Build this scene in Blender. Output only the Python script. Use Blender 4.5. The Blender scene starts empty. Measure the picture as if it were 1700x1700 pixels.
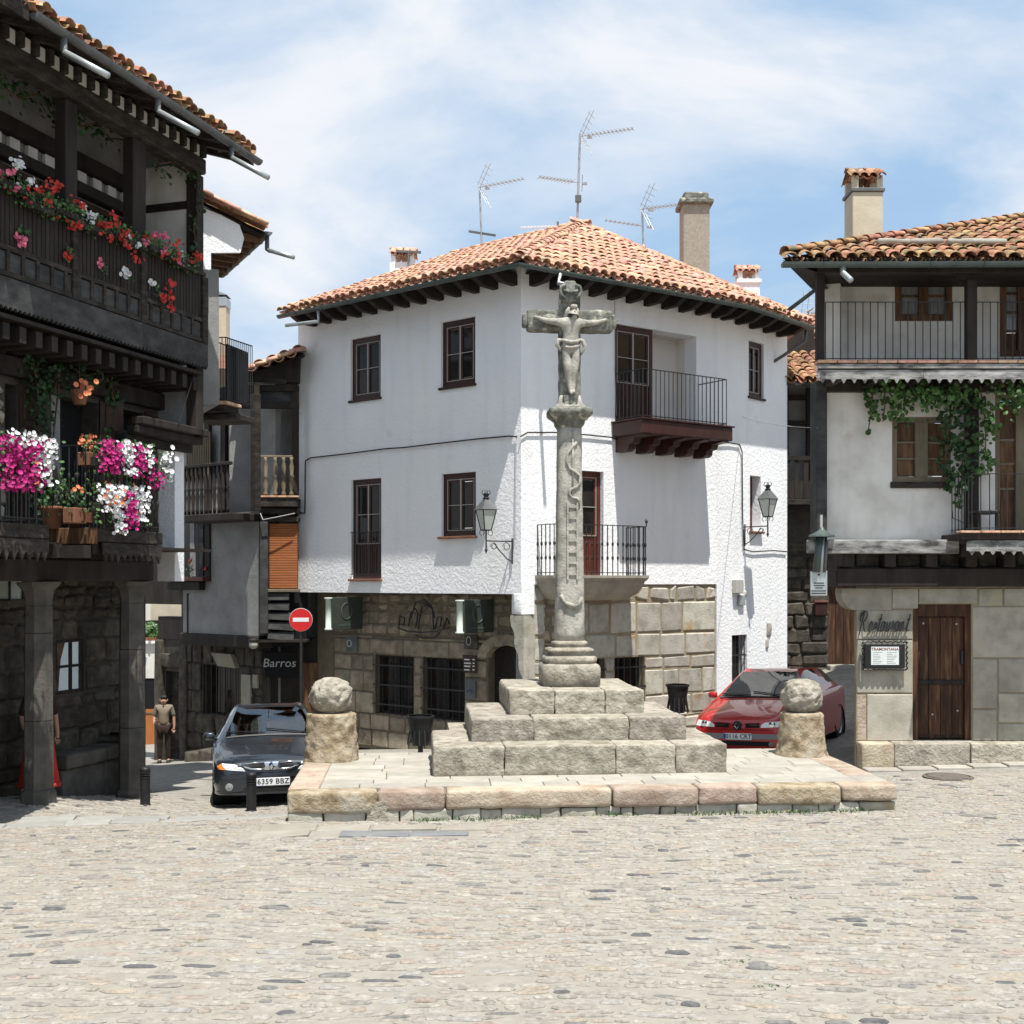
import bpy, bmesh, math, random
import numpy as np
from mathutils import Matrix, Vector, noise

SC = bpy.context.scene
COL = SC.collection
R = math.radians
PI = math.pi

# ------------------------------------------------------------------ camera
cam_d = bpy.data.cameras.new('camera')
cam = bpy.data.objects.new('camera', cam_d)
COL.objects.link(cam)
cam.location = (0, 0, 0)                       # the eye is the origin; the square lies about 2 to 3 m below
cam.rotation_euler = (R(90), 0, 0)
cam_d.sensor_width = 36.0
cam_d.lens = 36.0 * 2000 / 1700
cam_d.shift_y = (965 - 850) / 1700
cam_d.clip_start = 0.1
cam_d.clip_end = 2000
SC.camera = cam

# ------------------------------------------------------------------ sun and sky
SUN_H = Vector((-0.387, 0.922))                # horizontal direction the light travels
SUN_EL = 70.3
sun_d = bpy.data.lights.new('sun', 'SUN')
sun_d.energy = 5.0
sun_d.angle = R(0.53)
sun_d.color = (1.0, 0.965, 0.90)
sun = bpy.data.objects.new('sun', sun_d)
COL.objects.link(sun)
_dir = Vector((SUN_H.x, SUN_H.y, -math.tan(R(SUN_EL)))).normalized()
sun.rotation_euler = _dir.to_track_quat('-Z', 'Y').to_euler()
sun.location = (8, -20, 40)

W = bpy.data.worlds.new('World')
SC.world = W
W.use_nodes = True
nt = W.node_tree
nt.nodes.clear()
def wn(t, **k):
    n = nt.nodes.new(t)
    for a, v in k.items(): setattr(n, a, v)
    return n
sky = wn('ShaderNodeTexSky', sky_type='NISHITA')
sky.sun_disc = False
sky.sun_elevation = R(SUN_EL)
sky.sun_rotation = math.atan2(-SUN_H.x, -SUN_H.y)     # the sun stands opposite to the light's travel
sky.altitude = 1000
sky.air_density = 1.15
sky.dust_density = 0.7
sky.ozone_density = 1.2
tc = wn('ShaderNodeTexCoord')
SKYX, SKYY, SKYZ, SKYS = 1.9, 4.4, 2.3, 1.8
mp = wn('ShaderNodeMapping')
mp.inputs['Scale'].default_value = (1.3, 1.3, 3.0)
mp.inputs['Location'].default_value = (SKYX, SKYY, SKYZ)
mp.inputs['Rotation'].default_value = (0.0, R(14), 0.0)
n1 = wn('ShaderNodeTexNoise'); n1.inputs['Scale'].default_value = SKYS; n1.inputs['Detail'].default_value = 9; n1.inputs['Roughness'].default_value = 0.56; n1.inputs['Distortion'].default_value = 0.35
cr = wn('ShaderNodeValToRGB')
cr.color_ramp.elements[0].position = 0.34; cr.color_ramp.elements[0].color = (0.7, 0.7, 0.7, 1)
cr.color_ramp.elements[1].position = 0.66; cr.color_ramp.elements[1].color = (1, 1, 1, 1)
mixc = wn('ShaderNodeMixRGB')
hz = wn('ShaderNodeValToRGB'); hz.color_ramp.elements[0].position = 0.40; hz.color_ramp.elements[0].color = (0.49, 0.72, 1.0, 1)
hz.color_ramp.elements[1].position = 0.60; hz.color_ramp.elements[1].color = (0.96, 0.99, 1.04, 1)
sc10 = wn('ShaderNodeVectorMath', operation='SCALE'); sc10.inputs['Scale'].default_value = 9.4
bg = wn('ShaderNodeBackground'); bg.inputs['Strength'].default_value = 0.070
wo = wn('ShaderNodeOutputWorld')
L = nt.links.new
L(tc.outputs['Generated'], mp.inputs['Vector']); L(mp.outputs['Vector'], n1.inputs['Vector'])
L(n1.outputs['Fac'], cr.inputs['Fac']); L(cr.outputs['Color'], mixc.inputs['Fac'])
L(n1.outputs['Fac'], hz.inputs['Fac']); L(hz.outputs['Color'], sc10.inputs[0]); L(sc10.outputs[0], mixc.inputs['Color2']); L(sky.outputs['Color'], mixc.inputs['Color1']); L(mixc.outputs['Color'], bg.inputs['Color'])
L(bg.outputs['Background'], wo.inputs['Surface'])

SC.view_settings.view_transform = 'Standard'
SC.view_settings.look = 'None'
SC.view_settings.gamma = 1.0
SC.view_settings.use_curve_mapping = False
SC.view_settings.exposure = 0.55
SC.render.engine = 'CYCLES'
SC.cycles.max_bounces = 6
SC.cycles.diffuse_bounces = 3
SC.cycles.glossy_bounces = 3
SC.cycles.transmission_bounces = 4
SC.cycles.caustics_reflective = False
SC.cycles.caustics_refractive = False

# ------------------------------------------------------------------ materials
MATS = {}
def mat(name, cols, rough=0.85, ns=6.0, nd=6, bump=0.0, bs=40.0, bd=6, bdist=0.02, piece=0.0, spec=0.3, metal=0.0,
        spots=None, stretch=None, coat=0.0, trans=0.0, extra=None, lo=0.35, hi=0.68, hue=0.0):
    """cols: colours mixed by noise (world position); piece: brightness spread between pieces; spots: (colour, scale, threshold)"""
    m = bpy.data.materials.new(name); m.use_nodes = True
    t = m.node_tree; N = t.nodes; Lk = t.links.new
    b = N['Principled BSDF']
    b.inputs['Roughness'].default_value = rough
    b.inputs['Metallic'].default_value = metal
    b.inputs['Specular IOR Level'].default_value = spec
    if coat: b.inputs['Coat Weight'].default_value = coat; b.inputs['Coat Roughness'].default_value = 0.03
    if trans: b.inputs['Transmission Weight'].default_value = trans
    g = N.new('ShaderNodeNewGeometry'); oi = N.new('ShaderNodeObjectInfo')
    add = N.new('ShaderNodeVectorMath'); add.operation = 'MULTIPLY_ADD'
    add.inputs[1].default_value = (1, 1, 1) if not stretch else stretch
    cmb = N.new('ShaderNodeMath'); cmb.operation = 'ADD'
    Lk(oi.outputs['Random'], cmb.inputs[0]); Lk(g.outputs['Random Per Island'], cmb.inputs[1])
    fr = N.new('ShaderNodeMath'); fr.operation = 'FRACT'; Lk(cmb.outputs[0], fr.inputs[0])
    Lk(g.outputs['Position'], add.inputs[0])
    if piece:
        mul = N.new('ShaderNodeMath'); mul.operation = 'MULTIPLY'; mul.inputs[1].default_value = 37.0
        Lk(fr.outputs[0], mul.inputs[0]); Lk(mul.outputs[0], add.inputs[2])
    vec = add.outputs[0]
    no = N.new('ShaderNodeTexNoise'); no.inputs['Scale'].default_value = ns; no.inputs['Detail'].default_value = nd; no.inputs['Roughness'].default_value = 0.6
    Lk(vec, no.inputs['Vector'])
    if len(cols) > 1:
        rp = N.new('ShaderNodeValToRGB'); el = rp.color_ramp.elements
        n = len(cols)
        for i, c in enumerate(cols):
            p = lo + (hi - lo) * i / (n - 1)
            e = el[i] if i < 2 else el.new(p)
            e.position = p; e.color = (*c, 1)
        Lk(no.outputs['Fac'], rp.inputs['Fac']); col = rp.outputs['Color']
    else:
        rgb = N.new('ShaderNodeRGB'); rgb.outputs[0].default_value = (*cols[0], 1); col = rgb.outputs[0]
    if spots:
        for sc_, s_, th, wd in spots:
            ns2 = N.new('ShaderNodeTexNoise'); ns2.inputs['Scale'].default_value = s_; ns2.inputs['Detail'].default_value = 5
            Lk(vec, ns2.inputs['Vector'])
            mr = N.new('ShaderNodeMapRange'); mr.inputs['From Min'].default_value = th; mr.inputs['From Max'].default_value = th + wd
            Lk(ns2.outputs['Fac'], mr.inputs['Value'])
            mx = N.new('ShaderNodeMixRGB'); mx.inputs['Color2'].default_value = (*sc_, 1)
            Lk(mr.outputs[0], mx.inputs['Fac']); Lk(col, mx.inputs['Color1']); col = mx.outputs['Color']
    if piece:
        hs = N.new('ShaderNodeHueSaturation')
        mr = N.new('ShaderNodeMapRange'); mr.inputs['To Min'].default_value = 1 - piece; mr.inputs['To Max'].default_value = 1 + piece
        Lk(fr.outputs[0], mr.inputs['Value']); Lk(mr.outputs[0], hs.inputs['Value'])
        f2 = N.new('ShaderNodeMath'); f2.operation = 'MULTIPLY'; f2.inputs[1].default_value = 7.13; Lk(fr.outputs[0], f2.inputs[0])
        f3 = N.new('ShaderNodeMath'); f3.operation = 'FRACT'; Lk(f2.outputs[0], f3.inputs[0])
        mr2 = N.new('ShaderNodeMapRange'); mr2.inputs['To Min'].default_value = 0.5 - hue; mr2.inputs['To Max'].default_value = 0.5 + hue
        Lk(f3.outputs[0], mr2.inputs['Value']); Lk(mr2.outputs[0], hs.inputs['Hue'])
        Lk(col, hs.inputs['Color']); col = hs.outputs['Color']
    Lk(col, b.inputs['Base Color'])
    if bump:
        nb = N.new('ShaderNodeTexNoise'); nb.inputs['Scale'].default_value = bs; nb.inputs['Detail'].default_value = bd; nb.inputs['Roughness'].default_value = 0.62
        Lk(vec, nb.inputs['Vector'])
        bp = N.new('ShaderNodeBump'); bp.inputs['Strength'].default_value = bump; bp.inputs['Distance'].default_value = bdist
        Lk(nb.outputs['Fac'], bp.inputs['Height']); Lk(bp.outputs['Normal'], b.inputs['Normal'])
    MATS[name] = m
    if extra: extra(m, b, N, Lk)
    return m

def emit_none(): pass
def streaks(col, amt):
    def ex(m, b, N, Lk):
        g = N.new('ShaderNodeNewGeometry'); mp_ = N.new('ShaderNodeVectorMath'); mp_.operation = 'MULTIPLY'; mp_.inputs[1].default_value = (3.2, 3.2, 0.30); Lk(g.outputs['Position'], mp_.inputs[0])
        n_ = N.new('ShaderNodeTexNoise'); n_.inputs['Scale'].default_value = 1.0; n_.inputs['Detail'].default_value = 6; Lk(mp_.outputs[0], n_.inputs['Vector'])
        r_ = N.new('ShaderNodeMapRange'); r_.inputs['From Min'].default_value = .5; r_.inputs['From Max'].default_value = .78; r_.inputs['To Max'].default_value = amt; Lk(n_.outputs['Fac'], r_.inputs['Value'])
        x_ = N.new('ShaderNodeMixRGB'); x_.inputs['Color2'].default_value = (*col, 1); Lk(r_.outputs[0], x_.inputs['Fac']); Lk(b.inputs['Base Color'].links[0].from_socket, x_.inputs['Color1']); Lk(x_.outputs['Color'], b.inputs['Base Color'])
    return ex
mat('whitewash', [(0.85, 0.86, 0.88), (0.90, 0.90, 0.90)], ns=0.9, bump=0.9, bs=15, bd=10, bdist=0.022, spots=[((0.62, 0.59, 0.54), 1.3, 0.66, 0.2)], extra=streaks((0.62, 0.60, 0.565), .28))
mat('smooth_plaster', [(0.70, 0.66, 0.60), (0.76, 0.73, 0.69)], ns=1.5, bump=0.25, bs=14, bdist=0.01)
mat('aged_plaster', [(0.58, 0.555, 0.51), (0.70, 0.675, 0.63), (0.75, 0.73, 0.69)], ns=1.6, bump=0.35, bs=14, bdist=0.012, spots=[((0.46, 0.40, 0.33), 2.2, 0.62, 0.16)], extra=streaks((0.40, 0.37, 0.33), .6))
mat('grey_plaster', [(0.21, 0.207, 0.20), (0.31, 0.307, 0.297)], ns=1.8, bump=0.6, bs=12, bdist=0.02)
mat('cream_plaster', [(0.46, 0.40, 0.30), (0.56, 0.50, 0.39)], ns=2.5, bump=0.4, bs=25, bdist=0.01)
mat('pebble_render', [(0.28, 0.25, 0.20), (0.38, 0.35, 0.29)], ns=22, bump=0.6, bs=60, bdist=0.015)
mat('granite', [(0.23, 0.205, 0.165), (0.37, 0.335, 0.275), (0.46, 0.42, 0.35)], ns=6, nd=10, bump=1.0, bs=17, bd=10, bdist=0.045, piece=0.12, hue=0.012, spots=[((0.20, 0.175, 0.13), 2.3, 0.58, 0.16)])
mat('granite_top', [(0.30, 0.282, 0.242), (0.385, 0.362, 0.315)], ns=4, nd=9, bump=0.35, bs=26, bd=8, bdist=0.012, piece=0.09, hue=0.012, spots=[((0.36, 0.28, 0.19), 3.0, 0.64, 0.12)])
mat('warm_granite', [(0.20, 0.15, 0.09), (0.34, 0.275, 0.185), (0.43, 0.375, 0.285)], ns=6, nd=9, bump=0.9, bs=17, bd=8, bdist=0.04, spots=[((0.42, 0.40, 0.34), 1.4, 0.6, 0.12)])
mat('kerb_granite', [(0.30, 0.225, 0.165), (0.40, 0.325, 0.25), (0.47, 0.41, 0.325)], ns=4, nd=9, bump=0.9, bs=22, bd=8, bdist=0.024, piece=0.16, hue=0.02)
mat('carved_granite', [(0.235, 0.226, 0.198), (0.375, 0.355, 0.312), (0.455, 0.43, 0.378)], ns=7, nd=10, bump=0.7, bs=30, bd=9, bdist=0.02, spots=[((0.17, 0.175, 0.145), 3.0, 0.60, 0.12), ((0.48, 0.45, 0.38), 5.5, 0.66, 0.1)])
mat('mossy_granite', [(0.085, 0.09, 0.075), (0.165, 0.167, 0.142), (0.30, 0.295, 0.25)], ns=9, nd=10, bump=0.8, bs=34, bd=9, bdist=0.02, spots=[((0.44, 0.43, 0.36), 7, 0.58, 0.1)])
mat('wall_stone', [(0.30, 0.28, 0.235), (0.42, 0.395, 0.335), (0.48, 0.45, 0.39)], ns=4, nd=9, bump=0.6, bs=26, bd=8, bdist=0.02, piece=0.17, hue=0.018, spots=[((0.33, 0.22, 0.11), 2.1, 0.6, 0.14)])
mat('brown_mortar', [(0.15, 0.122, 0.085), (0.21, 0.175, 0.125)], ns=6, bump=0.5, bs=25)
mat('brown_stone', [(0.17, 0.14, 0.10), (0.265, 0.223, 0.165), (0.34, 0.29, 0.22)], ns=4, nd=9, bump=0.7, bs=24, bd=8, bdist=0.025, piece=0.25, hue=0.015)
mat('mortar', [(0.25, 0.20, 0.13), (0.35, 0.29, 0.20)], ns=5, bump=0.6, bs=30, bdist=0.02)
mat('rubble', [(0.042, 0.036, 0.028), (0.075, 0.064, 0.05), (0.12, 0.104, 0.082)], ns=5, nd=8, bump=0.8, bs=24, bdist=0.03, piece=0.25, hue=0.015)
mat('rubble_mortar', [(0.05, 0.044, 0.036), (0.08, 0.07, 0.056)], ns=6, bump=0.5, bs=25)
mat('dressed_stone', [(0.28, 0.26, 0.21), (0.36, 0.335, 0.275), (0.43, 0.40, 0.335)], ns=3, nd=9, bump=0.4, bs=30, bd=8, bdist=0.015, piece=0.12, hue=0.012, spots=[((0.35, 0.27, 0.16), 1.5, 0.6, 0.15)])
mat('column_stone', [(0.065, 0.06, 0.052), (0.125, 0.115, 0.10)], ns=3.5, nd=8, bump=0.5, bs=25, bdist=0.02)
mat('terracotta', [(0.42, 0.215, 0.138), (0.55, 0.315, 0.22), (0.62, 0.42, 0.325)], ns=9, nd=7, rough=0.9, bump=0.3, bs=45, bdist=0.006, piece=0.15, hue=0.018, spots=[((0.22, 0.17, 0.12), 5, 0.60, 0.12)])
mat('old_terracotta', [(0.17, 0.10, 0.06), (0.36, 0.18, 0.10), (0.46, 0.27, 0.165)], ns=7, nd=8, rough=0.92, bump=0.4, bs=40, bdist=0.008, piece=0.22, hue=0.022, spots=[((0.17, 0.16, 0.10), 6, 0.54, 0.12), ((0.42, 0.38, 0.28), 8, 0.63, 0.08)])
mat('dark_wood', [(0.016, 0.012, 0.010), (0.035, 0.027, 0.022)], ns=5, stretch=(1, 1, 0.25), bump=0.3, bs=20, rough=0.75, piece=0.15)
mat('weathered_wood', [(0.016, 0.013, 0.010), (0.034, 0.028, 0.023), (0.066, 0.056, 0.047)], ns=4, nd=9, stretch=(1, 1, 3), bump=0.5, bs=20, rough=0.85, piece=0.15)
mat('grey_board', [(0.06, 0.058, 0.056), (0.26, 0.255, 0.245), (0.40, 0.39, 0.375)], ns=3.2, nd=9, stretch=(1, 1, 3.5), bump=0.5, bs=20, rough=0.85, piece=0.12)
mat('slate_board', [(0.025, 0.025, 0.025), (0.045, 0.045, 0.044), (0.075, 0.073, 0.07)], ns=2.5, nd=9, stretch=(1, 1, 2), bump=0.3, bs=22, rough=0.75, piece=0.1)
mat('brown_wood', [(0.030, 0.010, 0.008), (0.055, 0.018, 0.013)], ns=6, stretch=(1, 1, 0.3), bump=0.2, bs=30, rough=0.5, spec=0.4)
mat('red_wood', [(0.075, 0.017, 0.010), (0.12, 0.028, 0.016)], ns=6, stretch=(1, 1, 0.3), bump=0.2, bs=30, rough=0.5, spec=0.4)
mat('chestnut', [(0.055, 0.026, 0.014), (0.11, 0.055, 0.028), (0.17, 0.10, 0.05)], ns=6, nd=8, stretch=(2.5, 2.5, 0.35), bump=0.4, bs=25, rough=0.7, piece=0.2, spots=[((0.03, 0.02, 0.015), 3, 0.6, 0.15)])
mat('old_door_wood', [(0.035, 0.015, 0.009), (0.075, 0.034, 0.018), (0.20, 0.12, 0.055)], ns=5, nd=9, stretch=(3.5, 3.5, 0.35), bump=0.5, bs=22, rough=0.75, piece=0.25, hi=0.75)
mat('light_wood', [(0.13, 0.105, 0.07), (0.20, 0.165, 0.115)], ns=6, stretch=(1, 1, 0.3), bump=0.3, bs=25, rough=0.7)
mat('shutter_wood', [(0.035, 0.02, 0.013), (0.07, 0.042, 0.03)], ns=6, stretch=(1, 1, 0.3), bump=0.3, bs=25, rough=0.7, piece=0.1)
mat('bead', [(0.44, 0.42, 0.39)], rough=0.6)
mat('iron', [(0.010, 0.010, 0.011), (0.022, 0.021, 0.022)], ns=8, rough=0.5, spec=0.5)
mat('gutter_green', [(0.045, 0.065, 0.06), (0.08, 0.105, 0.095)], ns=3, rough=0.45, spec=0.5)
mat('zinc', [(0.36, 0.40, 0.40), (0.50, 0.53, 0.53)], ns=3, rough=0.4, metal=0.6)
mat('dark_zinc', [(0.10, 0.105, 0.105), (0.17, 0.175, 0.175)], ns=3, rough=0.5, metal=0.3)
mat('aluminium', [(0.40, 0.41, 0.42)], rough=0.45, metal=0.5)
mat('glass_dark', [(0.014, 0.012, 0.011), (0.03, 0.026, 0.023)], ns=3, rough=0.06, spec=0.22)
mat('glass_curtain', [(0.16, 0.165, 0.17), (0.27, 0.27, 0.27)], ns=9, stretch=(3, 3, 0.4), rough=0.12, spec=0.5)
mat('lamp_glass', [(0.40, 0.44, 0.40), (0.50, 0.53, 0.48)], ns=5, rough=0.25, spec=0.5)
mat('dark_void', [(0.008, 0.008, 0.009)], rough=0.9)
mat('leaf', [(0.018, 0.050, 0.012), (0.045, 0.105, 0.022), (0.085, 0.16, 0.04)], ns=3, rough=0.55, spec=0.35, piece=0.4, hue=0.02)
mat('leaf_dark', [(0.012, 0.034, 0.010), (0.028, 0.066, 0.018)], ns=3, rough=0.55, spec=0.3, piece=0.4, hue=0.02)
mat('petal_white', [(0.66, 0.66, 0.66)], rough=0.6, piece=0.08)
mat('petal_magenta', [(0.30, 0.006, 0.105), (0.42, 0.014, 0.17)], ns=6, rough=0.6, piece=0.25)
mat('petal_red', [(0.42, 0.022, 0.018), (0.52, 0.06, 0.045)], ns=6, rough=0.6, piece=0.25)
mat('petal_pink', [(0.62, 0.08, 0.16), (0.66, 0.20, 0.28)], ns=6, rough=0.6, piece=0.2)
mat('petal_orange', [(0.60, 0.18, 0.08)], rough=0.6, piece=0.2)
mat('pot', [(0.17, 0.075, 0.042), (0.22, 0.10, 0.06)], ns=6, rough=0.85)
mat('black_plastic', [(0.012, 0.012, 0.013), (0.020, 0.020, 0.021)], ns=5, rough=0.5)
mat('rubber', [(0.010, 0.010, 0.010)], rough=0.8)
mat('cable_black', [(0.012, 0.012, 0.012)], rough=0.6)
mat('cable_grey', [(0.35, 0.35, 0.35)], rough=0.6)
mat('white_paint', [(0.75, 0.75, 0.75)], rough=0.4)
mat('sign_red', [(0.55, 0.012, 0.014), (0.62, 0.018, 0.02)], ns=2, rough=0.35, spec=0.5)
mat('sign_brown', [(0.045, 0.022, 0.016)], rough=0.5)
mat('sign_green', [(0.035, 0.042, 0.034), (0.05, 0.058, 0.047)], ns=4, rough=0.5)
mat('sunlit_sign_edge', [(0.50, 0.56, 0.50)], rough=0.4)  # sun on the outer edge of the box signs, put into the colour
mat('paper', [(0.62, 0.66, 0.64), (0.70, 0.73, 0.71)], ns=20, rough=0.5)
mat('ink', [(0.04, 0.035, 0.03)], rough=0.6)
mat('ink_grey', [(0.30, 0.31, 0.31)], rough=0.6)
mat('ink_red', [(0.22, 0.07, 0.06)], rough=0.6)
mat('shop_letter', [(0.42, 0.42, 0.40)], rough=0.5)
mat('roller_orange', [(0.29, 0.095, 0.03), (0.34, 0.12, 0.042)], ns=3, rough=0.6, piece=0.05)
mat('orange_door', [(0.34, 0.12, 0.035), (0.42, 0.16, 0.05)], ns=4, stretch=(1, 1, 0.3), rough=0.5)
mat('red_cloth', [(0.42, 0.02, 0.015), (0.52, 0.04, 0.03)], ns=6, rough=0.8)
mat('pale_cloth', [(0.17, 0.14, 0.10), (0.22, 0.185, 0.14)], ns=5, rough=0.85)
mat('dark_cloth', [(0.022, 0.012, 0.010), (0.035, 0.020, 0.016)], ns=6, rough=0.85)
mat('skin', [(0.36, 0.20, 0.14)], rough=0.6)
mat('hair', [(0.010, 0.008, 0.007)], rough=0.5)
mat('blue_paint', [(0.027, 0.033, 0.043), (0.034, 0.041, 0.052)], ns=2, rough=0.28, metal=0.55, coat=1.0)
mat('red_paint', [(0.36, 0.009, 0.010), (0.39, 0.010, 0.011)], ns=2, rough=0.35, metal=0.0, coat=1.0)
mat('chrome', [(0.75, 0.76, 0.77)], rough=0.10, metal=1.0)
mat('car_glass', [(0.010, 0.013, 0.013)], rough=0.02, spec=0.8, coat=0.5)
mat('car_tint', [(0.09, 0.12, 0.115), (0.13, 0.16, 0.155)], ns=1.2, rough=0.03, spec=0.8, coat=0.6)
mat('headlight', [(0.60, 0.63, 0.64), (0.78, 0.80, 0.81)], ns=14, rough=0.08, spec=0.8, coat=1.0)
mat('amber', [(0.55, 0.16, 0.03)], rough=0.15, coat=1.0)
mat('plate_white', [(0.66, 0.68, 0.70)], rough=0.4)
mat('plate_blue', [(0.02, 0.07, 0.30)], rough=0.4)
mat('trim_grey', [(0.22, 0.22, 0.23)], rough=0.5)
mat('iron_cover', [(0.10, 0.085, 0.075), (0.16, 0.14, 0.12)], ns=12, bump=0.5, bs=50, rough=0.7)

# the cobbled ground: pale stones, a few of dark slate
def ground_extra(m, b, N, Lk):
    g = N.new('ShaderNodeNewGeometry')
    mpn = N.new('ShaderNodeMapping'); mpn.inputs['Scale'].default_value = (5.5, 10.5, 2)
    vo = N.new('ShaderNodeTexVoronoi'); vo.feature = 'DISTANCE_TO_EDGE'; vo.inputs['Scale'].default_value = 1.0
    Lk(g.outputs['Position'], mpn.inputs['Vector']); Lk(mpn.outputs['Vector'], vo.inputs['Vector'])
    mr = N.new('ShaderNodeMapRange'); mr.inputs['From Max'].default_value = 0.12
    Lk(vo.outputs['Distance'], mr.inputs['Value'])
    bp = N.new('ShaderNodeBump'); bp.inputs['Strength'].default_value = 0.6; bp.inputs['Distance'].default_value = 0.02
    Lk(mr.outputs[0], bp.inputs['Height']); Lk(bp.outputs['Normal'], b.inputs['Normal'])
mat('ground_far', [(0.22, 0.205, 0.18), (0.27, 0.255, 0.225), (0.315, 0.30, 0.27)], ns=7, nd=9, extra=ground_extra)
mat('joint_earth', [(0.25, 0.23, 0.195), (0.31, 0.29, 0.25)], ns=10, nd=9, bump=0.6, bs=60, bdist=0.012, spots=[((0.24, 0.22, 0.19), 1.1, 0.58, 0.14), ((0.16, 0.17, 0.08), 1.9, 0.72, 0.05)])
def cobble_extra(m, b, N, Lk):
    # every stone takes one colour of its own: cream, grey, buff, pinkish, a few dark slates
    oi = N.new('ShaderNodeObjectInfo'); g = N.new('ShaderNodeNewGeometry')
    a = N.new('ShaderNodeMath'); a.operation = 'ADD'; Lk(oi.outputs['Random'], a.inputs[0]); Lk(g.outputs['Random Per Island'], a.inputs[1])
    f = N.new('ShaderNodeMath'); f.operation = 'FRACT'; Lk(a.outputs[0], f.inputs[0])
    rp = N.new('ShaderNodeValToRGB'); rp.color_ramp.interpolation = 'CONSTANT'
    cs = [(0.0, (0.10, 0.10, 0.103)), (0.021, (0.16, 0.155, 0.148)), (0.07, (0.245, 0.228, 0.202)), (0.27, (0.28, 0.263, 0.235)), (0.40, (0.262, 0.243, 0.21)),
          (0.55, (0.275, 0.24, 0.195)), (0.62, (0.29, 0.272, 0.238)), (0.80, (0.262, 0.222, 0.19)), (0.86, (0.262, 0.252, 0.235)), (0.95, (0.215, 0.202, 0.185))]
    el = rp.color_ramp.elements
    for i, (p, c) in enumerate(cs):
        e = el[i] if i < 2 else el.new(p)
        e.position = p; e.color = (*c, 1)
    Lk(f.outputs[0], rp.inputs['Fac'])
    old = b.inputs['Base Color'].links[0].from_socket
    mx = N.new('ShaderNodeMixRGB'); mx.blend_type = 'MULTIPLY'; mx.inputs['Fac'].default_value = 1.0
    Lk(rp.outputs['Color'], mx.inputs['Color1']); Lk(old, mx.inputs['Color2']); Lk(mx.outputs['Color'], b.inputs['Base Color'])
mat('cobble', [(0.83, 0.81, 0.79), (1.14, 1.12, 1.10), (1.42, 1.40, 1.38)], ns=22, nd=10, rough=0.85, bump=0.9, bs=42, bd=9, bdist=0.016, extra=cobble_extra)

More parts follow.
